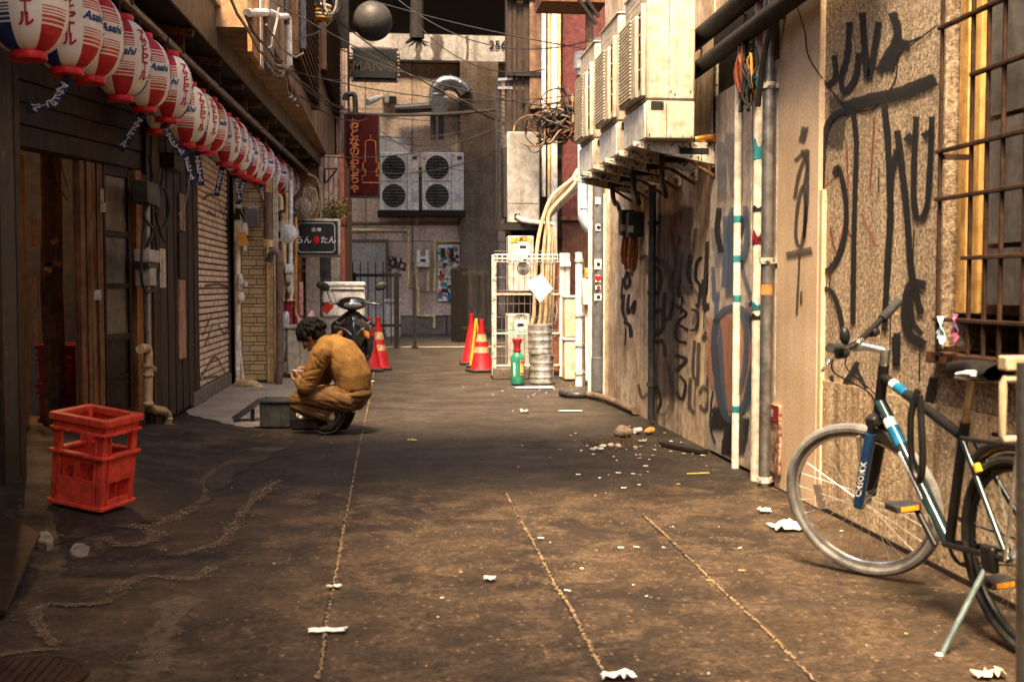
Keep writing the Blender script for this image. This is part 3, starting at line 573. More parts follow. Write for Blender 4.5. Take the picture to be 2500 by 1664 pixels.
# sliding door with four panes and a panelled foot
a, b = atD(246, 700), atD(314, 700)
sdoor = MB()
dbox(sdoor, a, a+tD*.028, .15, 2.1, -.005, .035); dbox(sdoor, b-tD*.05, b, .15, 2.1, -.005, .035)
zs = [.15, .24, .80, .84, 1.17, 1.20, 1.52, 1.55, 1.88, 1.92, 2.1]
zz = lambda y: 1.2+(700-y)*b.y/F
cuts = [zz(345), zz(428), zz(447), zz(572), zz(586), zz(692), zz(704), zz(808)]
for z0_, z1_ in ((cuts[0], 2.1), (cuts[2], cuts[1]), (cuts[4], cuts[3]), (cuts[6], cuts[5]), (cuts[7]-.05, cuts[7]), (.15, .25)): dbox(sdoor, a+tD*.02, b-tD*.04, z0_, z1_, -.004, .031)
sd_o = part('sliding_door', sdoor, DARKWOOD, lb, .004)
mb = MB(); dbox(mb, a+tD*.02, b-tD*.04, .25, cuts[7]-.05, .0, .012); part('door_panel', mb, DARKWOOD, sd_o)
for z in (.45, .50, .78): mb = MB(); dbox(mb, a+tD*.03, b-tD*.055, z, z+.018, .012, .024); part('moulding', mb, DARKWOOD, sd_o)
panemats = [mat('frosted_speckled_pane', (.16, .125, .085), (.05, .04, .03), 55, .4, spots=((.30, .24, .17), 70, .62)), mat('stained_pane', (.11, .085, .06), (.26, .21, .16), 7, .35, streak=((.30, .12, .05), .8, 12)),
            mat('grey_pane', (.11, .10, .085), (.19, .165, .135), 5, .3, streak=((.06, .05, .04), .6, 12)), mat('curtained_pane', (.10, .085, .065), (.20, .16, .11), 5, .3, streak=((.06, .04, .03), .7, 14))]
for k, (zt, zb) in enumerate(((cuts[0], cuts[1]), (cuts[2], cuts[3]), (cuts[4], cuts[5]), (cuts[6], cuts[7]))):
    mb = MB(); dbox(mb, a+tD*.026, b-tD*.048, zb, zt, .008, .014); part('pane', mb, panemats[k], sd_o)
c = atD(238, 720, .04); mb = MB(); mb.cbox(c, (.05, .012, .075)); part('white_price_slip', mb, PAPER, lb)
c = atD(250, 490, .045)
for k, (dx, dz, w_, h_) in enumerate(((-.005, .04, .03, .10), (.005, -.05, .04, .07))): mb = MB(); mb.cbox(c+Vector((dx, 0, dz)), (w_, .008, h_)); part('peeled_poster', mb, PAPER, lb)
a, b = atD(318, 700), atD(333, 700); mb = MB(); dbox(mb, a, b, .13, 2.12, -.03, .06); part('amber_door_post', mb, mat('amber_brown_post', (.42, .19, .055), (.30, .13, .04), 4, .5, grain=((.09, .04, .015), .7, 2)), lb, .005)
a, b = atD(336, 700), atD(352, 700); mb = MB(); dbox(mb, a, b+tD*.1, .0, 2.6, -.08, .09); part('corner_post', mb, DARKWOOD, lb, .006)
mb = MB(); dbox(mb, b-tD*.03, b, .02, 2.5, .09, .1); part('pale_corner_bead', mb, BROWNWOOD, lb)
# ribbed dark wall between door and shutter
ya, yb = atX(352, 700, XL).y, atX(481, 700, XL-.0).y
mb = MB(); mb.box((XL-.1, ya, 0), (XL-.012, yb, 3.3)); part('wall_backing', mb, SOOT, lb)
nsl = 15
for k in range(nsl):
    y0_ = ya+(yb-ya)*k/nsl; wd = (yb-ya)/nsl; mb = MB(); mb.box((XL-.012, y0_+.012, .05), (XL+.022+.006*(k % 2), y0_+wd-.012, 3.2)); part('wall_slat', mb, mat('dark_ribbed_wood', (.026, .014, .0075), (.055, .029, .014), 4, .6, grain=((.015, .01, .007), .8, 2)), lb, .006)
for (xa, xb, yt, ybm, mt) in ((434, 450, 470, 565, OLDWOOD), (434, 450, 567, 680, DARKWOOD), (434, 451, 683, 872, mat('red_brown_weathered_board', (.42, .20, .10), (.52, .36, .25), 9, .8, grain=((.14, .055, .025), .8, 2)))):
    p0, p1 = atX(xa, yt, XL+.035), atX(xb, ybm, XL+.035); mb = MB(); mb.box((XL+.03, p0.y, p1.z), (XL+.05, p1.y, p0.z)); part('nailed_board', mb, mt, lb, .003)
# little warning plate
p0, p1 = atX(386, 605, XL+.04), atX(405, 702, XL+.04)
mb = MB(); mb.box((XL+.03, p0.y, p1.z), (XL+.042, p1.y, p0.z)); wp = part('warning_plate', mb, mat('yellowed_white_plate', (.62, .54, .40), (.5, .4, .27), 14, .6), lb, .002)
for k, s_ in enumerate(('暴力団及び泥酔者の', '入店を堅くお断りします')):
    t = text_mb('\n'.join(s_), .030 if k == 0 else .026, .012, line=.86); place(t, (XL+.043, (p0.y+p1.y)/2+(-.022 if k == 0 else -.022)+.044*(1-k)*0+(.0 if k == 0 else .0)+(.020 if k == 0 else -.026), (p0.z+p1.z)/2), (0, 1, 0), (0, 0, 1), .001); part('lettering', t, BLACK, wp)

# roller shutter
SHUT = mat('tan_shutter_enamel', (.86, .67, .46), (.76, .57, .38), 6, .5, .1, spots=((.22, .11, .05), 26, .66), streak=((.26, .12, .055), .6, 10), bump=.05)
ys0, ys1 = atX(483, 1000, XL+.06).y, atX(572, 930, XL+.06).y
sh = thing('roller_shutter', 'closed tan slatted roller shutter streaked with rust beside the dark timber wall', 'shutter', (XL, (ys0+ys1)/2, 0))
mb = MB(); mb.box((XL-.12, ys0+.01, .15), (XL-.045, ys1-.01, 3.1)); part('dark_backing', mb, SOOT, sh)
n_sl = 36; z_lo, z_hi = .16, 2.62
proto = None
for k in range(n_sl):
    z0_ = z_lo+(z_hi-z_lo)*k/n_sl; h_ = (z_hi-z_lo)/n_sl
    mb = MB(); L0, L1 = ys0+.02, ys1-.02
    prof = [(-.030, 0.002), (-.008, .006), (.0, .014), (.0, h_*.70), (-.006, h_*.80), (-.030, h_*.86)]
    if proto is None:
        mb.grid([[(XL+x, L0, z0_+z) for x, z in prof], [(XL+x, L1, z0_+z) for x, z in prof]]); mb.f = [tuple(reversed(f)) for f in mb.f]
        proto = part('slat', mb, SHUT, sh); pz = z0_
    else:
        o = proto.copy(); COL.objects.link(o); o.location.z = z0_-pz+random.uniform(-.002, .002); o.location.x = random.uniform(-.003, .003)
mb = MB(); mb.box((XL-.05, ys0-.04, .0), (XL+.02, ys0, 3.1)); part('guide_rail', mb, DARKSTEEL, sh, .004)
mb = MB(); mb.box((XL-.05, ys1, .0), (XL+.02, ys1+.04, 3.1)); part('guide_rail', mb, DARKSTEEL, sh, .004)
mb = MB(); mb.box((XL-.1, ys0, -.02), (XL+.03, ys1, .155)); part('stone_sill', mb, mat('grey_sill_stone', (.22, .18, .135), (.14, .11, .08), 6, .85, bump=.3), sh, .008)
c = atX(515, 950, XL-.0); mb = MB(); mb.box((XL-.012, c.y-.06, c.z-.015), (XL+.004, c.y+.06, c.z+.02)); part('lock_plate', mb, STEEL, sh)
c6 = lambda L_: [(300+x*.4145, 350+y*.4145) for x, y in L_]
SCR = spray('faint_brown_scrawl', (.09, .045, .025), .75, .5)
for L_ in ([(450, 1400), (480, 1340), (545, 1255), (600, 1350)], [(470, 1380), (560, 1370)], [(560, 1060), (600, 1120), (640, 1040), (625, 1130)], [(470, 330), (530, 300), (545, 420), (500, 400)], [(560, 330), (590, 420), (610, 350)],
           [(470, 1130), (520, 1010)], [(480, 1190), (530, 1060)], [(495, 1010), (505, 1180)], [(480, 840), (560, 830), (640, 850)]):
    stroke('scrawl', [ribbon([atX(x, y, XL+.004) for x, y in c6(L_)], .035, (1, 0, 0), .001)], SCR, sh)
# upper storey, jettied over the awning
LUP = mat('upper_left_render', (.36, .22, .11), (.25, .15, .075), 2.5, .85, streak=((.10, .055, .03), .7, 4), bump=.2)
ub = thing('upper_storey', 'orange brown upper storey with louvres and pipes above the awning at left', 'building', (-1.0, 15, 3.3))
mb = MB(); mb.box((-4.5, 9.6, 3.32), (-1.02, 13, 4.75)); mb.box((-4.5, 13, 3.32), (-1.02, 16.5, 5.65)); mb.box((-4.5, 16.5, 3.32), (-1.02, 22, 7.4)); part('wall', mb, LUP, ub)
mb = MB(); mb.box((-4.5, -12, 3.32), (XL-.1, 9.6, 4.55)); part('near_wall', mb, UPPERW, ub)
mb = MB(); mb.box((-4.5, 10.9, 0), (XL-.13, 18.5, 3.31)); part('ground_floor_core', mb, SOOT, ub)
for (p0, p1, yt, ybm, mt) in ((612, 634, -60, 160, ORANGEWOOD), (634, 642, -60, 170, WHITEPIPE), (645, 668, -60, 190, mat('grey_render_strip', (.22, .20, .17), (.15, .13, .11), 6, .8)), (700, 722, -40, 70, mat('amber_pane', (.5, .27, .07), (.35, .18, .05), 4, .3)), (722, 738, -60, 120, GREYPIPE), (738, 750, 40, 135, ACWHITE), (790, 822, 40, 200, mat('tan_upper_panel', (.40, .24, .13), (.28, .16, .09), 4, .8, streak=((.12, .06, .03), .7, 5)))):
    a, b = atX(p0, yt, -.99), atX(p1, ybm, -.99)
    mb = MB(); mb.box((-1.018, a.y, b.z), (-.985, b.y, min(4.72 if b.y < 13 else 5.6, max(a.z, b.z+.4)))); part('wall_strip', mb, mt, ub, .003)
# two banks of slanting louvre slats
LOUV = mat('dark_louvre_slat', (.09, .052, .03), (.15, .085, .045), 8, .7)
for (p0, p1, zb, n_) in ((712, 768, 3.55, 15), (785, 829, 4.35, 14)):
    a, b = atX(p0, 300, -.98), atX(p1, 300, -.98)
    mb = MB(); mb.box((-1.0, a.y, zb), (-.99, b.y, zb+n_*.105)); part('louvre_backing', mb, SOOT, ub)
    for k in range(n_):
        mb = MB(); mb.beam((-.95, a.y, zb+.05+k*.105), (-.95, b.y, zb+.05+k*.105), .10, .014, (.55, 0, .8)); part('louvre_slat', mb, LOUV, ub)
    for y in (a.y, b.y): mb = MB(); mb.box((-1.01, y-.06, zb-.05), (-.90, y+.06, zb+n_*.105+.05)); part('louvre_frame', mb, BROWNWOOD, ub, .005)
mb = MB(); mb.box((-1.02, 21.6, 3.3), (-.76, 22.0, 7.3)); part('corner_post', mb, SOOT, ub, .01)
# the narrow building that closes the left side further on
PINKRIB = mat('pale_pink_ribbed_sheet', (.60, .42, .31), (.48, .31, .22), 3, .65, streak=((.26, .13, .08), .5, 8))
nb = thing('corner_house', 'narrow pink and orange house corner behind the scooter', 'house', (-1.4, 18.5, 0))
mb = MB(); mb.box((-4.2, 18.56, 0), (-.74, 22.1, 3.31)); part('wall', mb, mat('orange_brown_render', (.36, .17, .075), (.25, .12, .055), 3, .8, streak=((.10, .05, .03), .6, 7)), nb)
for k in range(5):
    x = -1.14+k*.078; mb = MB(); mb.box((x, 18.5, 2.0), (x+.07, 18.562, 3.3)); part('ribbed_sheet', mb, PINKRIB, nb, .012)
for k in range(4):
    x = -1.0+k*.055; mb = MB(); mb.box((x, 21.5, 3.32), (x+.05, 21.58, 5.6)); part('ribbed_sheet', mb, PINKRIB, nb, .01)
a, b = atY(748, 780, 18.5), atY(842, 590, 18.5)
mb = MB(); mb.box((a.x, 18.44, 0.02), (b.x, 18.555, b.z)); dr = part('pale_door', mb, mat('pale_cream_door_paint', (.56, .48, .37), (.46, .38, .28), 4, .6, streak=((.25, .17, .11), .4, 8)), nb, .006)
for (xa, ya_, xb, yb_) in ((782, 690, 808, 628), (782, 775, 808, 705)):
    p, q_ = atY(xa, ya_, 18.43), atY(xb, yb_, 18.43); mb = MB(); mb.box((p.x, 18.425, p.z), (q_.x, 18.445, q_.z)); part('dark_pane', mb, GLASSD, dr)
p = atY(820, 680, 18.43); mb = MB(); mb.lathe([(.02, 0), (.02, .015)], p, 10, Matrix.Rotation(R(90), 3, 'X')); part('door_knob', mb, STEEL, dr)
p0, p1 = atY(722, 880, 18.5), atY(737, 600, 18.5); mb = MB(); mb.box((p0.x, 18.42, 0), (p1.x, 18.555, p1.z)); part('orange_post', mb, mat('orange_brown_post', (.48, .19, .065), (.36, .14, .05), 5, .6, grain=((.18, .07, .03), .6, 2)), nb, .006)
p0 = atY(815, 590, 18.5); mb = MB(); mb.box((-.79, 18.40, 0), (-.735, 18.555, 3.3)); part('red_corner_strip', mb, mat('faded_red_strip', (.48, .12, .08), (.38, .10, .06), 6, .6), nb)
for k in range(4):
    p = atY(760, 610+k*17, 18.46); mb = MB(); mb.box((p.x-.15, 18.46, p.z-.02), (p.x+.05, 18.54, p.z+.02)); part('grey_shelf', mb, STEEL, nb)
mb = MB(); mb.box((-4.2, 14.7, 0), (-1.78, 18.5, 3.31)); part('recess_wall', mb, mat('brown_recess_wall', (.16, .085, .045), (.10, .055, .03), 4, .8, streak=((.04, .025, .015), .7, 6)), nb)
# tiled pier with each tile a piece of its own
XT0, XT1, YT = atY(591, 800, 14.35).x, atY(651, 800, 14.35).x, 14.35
tp = thing('tiled_pier', 'narrow pier of tan brick tiles between two yellow boards right of the shutter', 'wall', ((XT0+XT1)/2, YT, 0))
mb = MB(); mb.box((XT0, YT+.004, 0), (XT1, YT+.3, 3.25)); part('mortar_bed', mb, MORTAR, tp)
mb = MB(); mb.box((0, 0, 0), (1, .016, 1)); tmesh = None; z = .05; rw = 0
TL = [TILE, mat('tan_wall_tile_darker', (.54, .385, .20), (.46, .325, .165), 12, .45), mat('tan_wall_tile_lighter', (.66, .48, .26), (.56, .40, .205), 12, .42)]
tms = []
for m_ in TL:
    mb = MB(); mb.box((0, -.008, 0), (1, .01, 1)); tms.append(mb.mesh('tile', m_))
WID = XT1-XT0
while z < 2.62:
    h_ = .068 if rw % 2 == 0 else .030; off = (.0 if (rw//2) % 2 == 0 else -.09) if rw % 2 == 0 else -.04; x = off
    while x < WID-.01:
        a_, b_ = max(0, x)+.004, min(WID, x+.18)-.004
        if b_-a_ > .015:
            o = link('tile', random.choice(tms), tp); o.location = (XT0+a_-tp.location.x, random.uniform(-.002, .001), z); o.scale = (b_-a_, 1, h_)
        x += .18
    z += h_+.010; rw += 1
for xa, xb in ((573, 590), (652, 668)):
    a, b = atY(xa, 800, YT), atY(xb, 800, YT); mb = MB(); mb.box((a.x, YT-.03, .02), (b.x, YT+.25, 2.55)); part('yellow_board', mb, YELLOWWOOD, tp, .005)
for r_ in range(26):
    for c_ in range(2):
        mb = MB(); xx = atY(669, 800, YT).x+.004+c_*.026; mb.box((xx, YT+.0, .05+r_*.098), (xx+.023, YT+.1, .05+r_*.098+.09)); part('white_tile', mb, mat('white_edge_tile', (.66, .58, .45), (.54, .45, .33), 9, .35), tp)
# near-left house: only its corner post is seen
nl = thing('near_house', 'dark worn corner post and wall of the house at the left edge', 'house', (-2.6, 6.5, 0))
a, b = atY(-90, 900, 6.5), atY(30, 900, 6.5)
mb = MB(); mb.box((a.x-.5, 6.35, 0), (b.x, 6.62, 3.3)); part('corner_post', mb, mat('worn_black_post_paint', (.018, .015, .012), (.04, .03, .02), 5, .5, spots=((.22, .18, .13), 9, .68), streak=((.10, .06, .03), .5, 9)), nl, .015)
a = atY(36, 900, 6.62); mb = MB(); mb.box((a.x-.02, 6.6, .05), (a.x+.03, 6.7, 3.2)); part('brown_door_rail', mb, DARKWOOD, nl, .004)
mb = MB(); mb.box((-4.6, -12, 0), (-2.75, 6.4, 3.31)); part('wall', mb, UPPERW, nl)
# unseen tin roof added above the near shops to shade the ground
tr_ = thing('shade_roof', 'added corrugated tin roof shading the alley from above the picture', 'roof', (-.8, 0, 4.4))
for k in range(20):
    y_a = -12+k*.95; xe_ = 1.15 if y_a > 3.3 else (-.8 if y_a > .6 else .3); mb = MB(); mb.prism([(-2.2, y_a, 4.62), (xe_, y_a, 4.40), (xe_, y_a+.94, 4.40), (-2.2, y_a+.94, 4.62)], (0, 0, .03)); part('roof_sheet', mb, RUST, tr_)
# house that closes the alley behind the viewer
mb = MB(); mb.box((-5, -13, 0), (5, -12.5, 6.5)); solo('rear_house', mb, UPPERW, 'plain rendered house closing the alley behind the viewer', 'house')
# ------------------------------------------------------------------ graffiti on the right wall
INK = spray('black_spray', (.006, .0055, .006), .96, .42)
INKF = spray('faded_black_spray', (.03, .025, .022), .55, .6)
GREYF = spray('grey_faded_tag', (.06, .05, .045), .75, .5)
REDF = spray('red_drip_paint', (.30, .055, .025), .65, .55)
def wallstroke(lst, m, X, name='graffiti', k=6):
    """each stroke traced flat on the wall plane; w is its apparent width in metres"""
    for pts, w in lst:
        LAYER[0] = (LAYER[0]+1) % 60; P = spline([Vector((x, y, 0)) for x, y in pts], k) if len(pts) > 2 else [Vector((x, y, 0)).lerp(Vector((pts[1][0], pts[1][1], 0)), t/6) for x, y in pts[:1] for t in range(7)]
        Yw = atX(P[0].x, P[0].y, X).y; hw = w*F/Yw*.52; N = len(P); d0 = (P[0]-P[1]).normalized()*hw*.6; d1 = (P[-1]-P[-2]).normalized()*hw*.6; P = [P[0]+d0]+P+[P[-1]+d1]; N += 2; rows_ = []; sv_ = []
        for i, p in enumerate(P):
            d = (P[min(i+1, N-1)]-P[max(i-1, 0)]).normalized(); nn = Vector((-d.y, d.x, 0)); ww = hw*(1+.10*random.uniform(-1, 1)); row = []
            for q in (-1, -.72, 0, .72, 1): v = atX(p.x+nn.x*ww*q, p.y+nn.y*ww*q, X); v.x -= .003+LAYER[0]*.00012; row.append(v)
            rows_.append(row); e = 0. if i in (0, N-1) else 1.; sv_ += [0, e, e, e, 0]
        mb = MB(); mb.grid(rows_); mb.soft = sv_; stroke(name, [mb], m, rb)
k2 = lambda L_: [(1850+x*.574, y*.574) for x, y in L_]
k8 = lambda L_: [(1850+x*.678, 600+y*.678) for x, y in L_]
k7 = lambda L_: [(1350+x*.51, 500+y*.51) for x, y in L_]
u = .574*4.9/F*1.25   # one crop pixel in metres on that wall
wallstroke([(k2(a), w*u) for a, w in (([(330, 240), (335, 330), (300, 365)], 26), ([(395, 100), (385, 240), (360, 330), (375, 390), (420, 330), (435, 230)], 26), ([(450, 60), (460, 200), (475, 330), (500, 220), (520, 100)], 28),
   ([(520, 300), (545, 260), (600, 150), (580, 60)], 34), ([(560, 290), (600, 195), (645, 195)], 40), ([(600, 200), (700, 160)], 10))], INK, XR)
wallstroke([(k2(a), w*u) for a, w in (([(755, 340), (600, 400), (480, 425), (380, 460)], 46), ([(400, 465), (330, 490), (292, 560), (280, 700), (270, 1000), (262, 1165)], 24), ([(410, 470), (425, 600), (420, 800), (415, 1000), (410, 1370)], 22),
   ([(330, 740), (350, 715), (380, 850), (375, 1000), (330, 1120), (268, 1170)], 22), ([(545, 455), (560, 600), (570, 900), (560, 1100), (545, 1400)], 26), ([(600, 560), (612, 650), (640, 900), (660, 1150), (700, 1330)], 26),
   ([(595, 640), (575, 760), (572, 900)], 22), ([(680, 500), (672, 700), (672, 860), (690, 930), (725, 880), (740, 700), (748, 500)], 22), ([(640, 600), (660, 580)], 34), ([(712, 580), (735, 565)], 24))], INK, XR)
wallstroke([(k2(a), w*u) for a, w in (([(715, 1210), (660, 1215), (635, 1300), (650, 1420), (715, 1465)], 34), ([(655, 1260), (668, 1370), (705, 1420)], 20), ([(262, 1230), (320, 1240), (355, 1330), (367, 1410)], 22), ([(268, 1290), (262, 1560)], 26), ([(600, 1420), (596, 1550)], 30))], INK, XR)
wallstroke([(k8(a), w*.0015) for a, w in (([(218, 400), (230, 500), (280, 540), (330, 480), (365, 420)], 22), ([(210, 625), (250, 560), (300, 560), (345, 620)], 20), ([(222, 540), (216, 640)], 12), ([(250, 570), (246, 650)], 12), ([(280, 570), (285, 640)], 10), ([(330, 550), (348, 660)], 14),
   ([(340, 640), (345, 740), (367, 805), (398, 770), (408, 690)], 12), ([(270, 470), (305, 620)], 14), ([(360, 440), (420, 560)], 12), ([(640, 480), (610, 620)], 26), ([(500, 330), (505, 420)], 22))], INK, XR)
wallstroke([(k2(a), w*u) for a, w in (([(290, 800), (330, 760)], 10), ([(385, 600), (392, 810)], 8), ([(450, 910), (480, 980), (512, 1045)], 10), ([(310, 970), (340, 1080), (370, 960), (405, 1020)], 9), ([(500, 500), (480, 800)], 7))], REDF, XR)
wallstroke([(k2(a), w*u*.8) for a, w in (([(340, 420), (345, 500), (330, 620)], 90),)], INKF, XR)
# tag on the pillar
xp = XR-.03
wallstroke([(k2(a), w*u*1.2) for a, w in (([(203, 545), (190, 600)], 28), ([(163, 680), (215, 640), (180, 730), (160, 840)], 15), ([(190, 640), (212, 700), (200, 790)], 13), ([(215, 650), (212, 860), (190, 1040), (165, 1010), (172, 880), (195, 790), (205, 880), (200, 1010)], 14), ([(130, 1085), (228, 1065)], 30), ([(180, 1080), (175, 1200), (168, 1335)], 9), ([(188, 1240), (187, 1290)], 10))], GREYF, xp)
wallstroke([(k2(a), w*u) for a, w in (([(160, 0), (190, 90), (205, 150), (212, 220), (240, 280), (280, 335)], 6),)], INK, xp, 'crack')
wallstroke([(k2(a), w*u) for a, w in (([(283, 338), (350, 425), (420, 470), (490, 465), (545, 415), (590, 330), (605, 235), (680, 175), (765, 110)], 7),)], INK, XR, 'crack')
# colours on the silver door
xd = XR-.03
wallstroke([(k7([(885, 560), (880, 700), (870, 850), (850, 960)]), .22)], spray('salmon_spray', (.42, .20, .12), .75, .25), xd)
wallstroke([(k7([(800, 560), (790, 700), (800, 850)]), .16)], spray('salmon_spray', (.42, .20, .12), .75, .25), xd)
wallstroke([(k7([(780, 680), (785, 740), (790, 800)]), .07)], spray('dark_red_spray', (.17, .035, .03), .8, .3), xd)
wallstroke([(k7(a), w) for a, w in (([(790, 420), (785, 520), (800, 620), (815, 850), (830, 1000)], .035), ([(830, 60), (835, 200), (825, 380)], .05), ([(900, 190), (915, 330), (950, 430)], .03), ([(960, 800), (930, 940), (880, 1000), (850, 1040)], .06), ([(770, 300), (775, 450)], .03))], spray('dull_blue_spray', (.085, .12, .19), .75, .35), xd)
wallstroke([(k7(a), w) for a, w in (([(790, 600), (780, 640)], .06), ([(940, 470), (955, 540)], .05))], spray('violet_spray', (.23, .14, .24), .6, .3), xd)
wallstroke([(k7(a), w) for a, w in (([(860, 1040), (850, 1110), (840, 1180)], .10), ([(905, 1030), (895, 1110), (880, 1175)], .11), ([(795, 980), (790, 1060)], .09), ([(725, 470), (745, 490)], .04), ([(760, 970), (757, 1060), (780, 1140)], .012), ([(770, 890), (760, 960), (775, 1000)], .012))], INK, xd)
wallstroke([([(1790, 330), (1800, 470)], .10), ([(1762, 350), (1765, 480)], .07), ([(1750, 560), (1760, 640)], .08)], spray('blue_grey_haze_paint', (.12, .14, .19), .45, .3), xd)
wallstroke([(k7([(780, 560), (830, 500), (900, 495), (950, 560), (967, 680), (950, 850), (905, 980), (850, 1030), (810, 960), (787, 800), (775, 650), (785, 550)]), .045)], spray('slate_blue_outline', (.045, .075, .11), .85, .3), xd)
wallstroke([(k7([(962, 540), (990, 620), (992, 740), (968, 840)]), .05), (k7([(920, 60), (890, 180), (905, 300)]), .035), (k7([(950, 480), (985, 440), (1000, 470)]), .03), (k7([(800, 20), (790, 120), (810, 220)]), .04)], INK, xd)
for (x_, y0q, y1q) in ((2030, 640, 720), (2085, 600, 700), (2178, 760, 860), (2235, 560, 640), (2250, 845, 930), (2150, 410, 470), (1722, 745, 800), (1700, 930, 990)): wallstroke([([(x_, y0q), (x_-2, y1q)], .006)], INK, XR, 'paint_drip')
wallstroke([(k7(a), w) for a, w in (([(870, 20), (850, 120), (862, 260), (845, 420)], .05), ([(925, 10), (935, 150), (915, 260)], .04), ([(905, 520), (930, 600), (925, 760), (895, 900)], .035))], spray('blue_grey_loop', (.06, .10, .16), .75, .35), xd)
wallstroke([(k7(a), w) for a, w in (([(480, 330), (500, 300), (520, 340), (505, 420), (480, 430)], .03), ([(540, 420), (530, 520), (560, 540), (575, 450)], .025), ([(485, 520), (520, 500), (530, 580), (490, 620)], .03), ([(495, 660), (530, 650), (540, 720)], .025), ([(660, 240), (650, 330), (670, 380)], .025), ([(670, 500), (700, 520), (690, 590), (665, 600)], .022), ([(615, 820), (640, 860), (620, 930), (600, 900)], .025), ([(500, 860), (520, 930), (505, 980)], .022))], INK, XR)
wallstroke([([(1640, 560), (1650, 640), (1635, 700), (1655, 690)], .03), ([(1668, 620), (1660, 700), (1675, 740)], .025), ([(1700, 560), (1690, 640)], .03), ([(1690, 700), (1710, 730), (1695, 790)], .03)], INKF, XR)
# tags on the stained wall
wallstroke([(k7(a), w) for a, w in (([(745, 180), (738, 320), (725, 480)], .030), ([(712, 250), (690, 280), (685, 350), (705, 390), (700, 470), (685, 480)], .026), ([(720, 360), (712, 430), (735, 420), (740, 330)], .022), ([(728, 500), (760, 470), (745, 495)], .03),
   ([(610, 360), (598, 420), (608, 440)], .03), ([(590, 480), (640, 520), (600, 560), (590, 640), (640, 660)], .026), ([(600, 570), (650, 600)], .022), ([(590, 720), (640, 740), (595, 790)], .03), ([(620, 440), (615, 520)], .02))], INK, XR)
wallstroke([(k7(a), w) for a, w in (([(735, 610), (720, 640), (750, 650), (745, 860)], .03), ([(705, 900), (720, 870), (750, 900), (735, 980), (705, 960)], .03), ([(680, 650), (672, 800), (690, 840)], .025), ([(660, 830), (655, 960), (680, 990)], .03), ([(700, 660), (695, 860)], .03))], GREYF, XR)
wallstroke([(k7([(560, 60), (545, 300), (550, 560), (545, 900)]), .22), (k7([(640, 20), (630, 200), (640, 420)]), .12), (k7([(430, 500), (425, 700), (420, 880)]), .14)], INKF, XR)
wallstroke([(k7([(575, 60), (560, 150), (590, 190)]), .05), (k7([(600, 40), (610, 140)]), .03)], REDF, XR)
wallstroke([(k7(a), w) for a, w in (([(358, 320), (345, 370), (355, 400), (370, 370), (362, 325)], .035), ([(340, 430), (335, 500), (350, 550)], .035), ([(365, 430), (360, 520), (395, 460), (385, 520)], .03), ([(345, 560), (370, 580), (375, 630)], .04), ([(350, 590), (348, 670)], .014), ([(335, 350), (330, 450)], .02))], INK, XR-.015)
wallstroke([(k7([(420, 260), (450, 250), (455, 330)]), .04), (k7([(470, 260), (530, 270), (560, 340), (565, 480)]), .05), (k7([(545, 740), (560, 800), (570, 920), (540, 1000), (500, 990)]), .03), (k7([(410, 860), (430, 920), (455, 900)]), .03)], INKF, XR-.015)

# ------------------------------------------------------------------ pipes on the right wall
def pipe(name, pts, r, m, label, cat='pipe', n=12, clamps=(), group=None, smooth=1, cm=None):
    t = thing(name, label, cat, tuple(Vector(pts[0]))); mb = MB(); mb.tube(spline(pts, smooth) if smooth > 1 else pts, r, n); part('tube', mb, m, t)
    for c, ax in clamps:
        mb = MB()
        if ax == 'z': mb.lathe([(r+.002, -.018), (r+.010, -.018), (r+.010, .018), (r+.002, .018)], c, 12, cap=False)
        mb.box((c[0]+r*.3, c[1]-.018, c[2]-.014), (max(c[0]+r+.02, XR-.002), c[1]+.018, c[2]+.014)); part('clamp', mb, cm or RUSTWHITE, t)
    return t
b = atX(1868, 1195, 2.24); yb_ = b.y
pt = pipe('steel_conduit', [(2.235, yb_, .0), (2.235, yb_, 3.3)], .036, STEEL, 'tall grey steel pipe clamped beside the plaster pillar', clamps=[((2.235, yb_, z), 'z') for z in (.04, 1.2+65*yb_/F, 1.2+500*yb_/F)])
mb = MB(); mb.lathe([(.0375, 0), (.0375, .06)], (2.235, yb_, 1.2-20*yb_/F), 12, cap=False); part('orange_tape', mb, mat('orange_tape', (.55, .20, .05)), pt)
yb2 = atX(1862, 1180, 2.27).y+.06
t = pipe('spray_painted_downpipe', [(2.262, yb2, 0), (2.262, yb2, 3.2)], .05, mat('glossy_white_downpipe', (.80, .74, .64), (.68, .58, .45), 5, .3, streak=((.4, .25, .12), .4, 9)), 'white downpipe with teal and black spray bands next to the steel pipe')
for z, h_, m_ in ((2.40, .10, 'teal'), (1.98, .13, 'teal'), (1.66, .04, 'black'), (1.46, .09, 'red'), (1.06, .05, 'teal'), (1.0, .04, 'black')):
    mb = MB(); mb.grid([[(2.262-.0525*math.cos(a_), yb2-.0525*math.sin(a_), z+h_*q_*(.75+.25*math.sin(a_*5))) for a_ in [R(-10+k_*12) for k_ in range(11)]] for q_ in (0, .5, 1)])
    part('paint_band', mb, {'black': BLACK, 'teal': mat('teal_paint', (.02, .16, .19), (.05, .28, .30), 14, .4), 'red': mat('crimson_black_paint', (.40, .015, .04), (.02, .01, .012), 16, .4)}[m_], t)
yb3 = atX(1795, 1130, 2.265).y
t = pipe('white_conduit', [(2.265, yb3, .0), (2.265, yb3, 2.66)], .026, WHITEPIPE, 'thin white conduit with teal rings in the middle of the silver door')
for z in (1.62, 1.36, 1.10, .37): mb = MB(); mb.lathe([(.0268, 0), (.0272, .01), (.0272, .035), (.0268, .045)], (2.265, yb3, z), 12, cap=False); part('paint_band', mb, MATS['teal_paint'], t)
y = atX(1590, 1025, 2.26).y
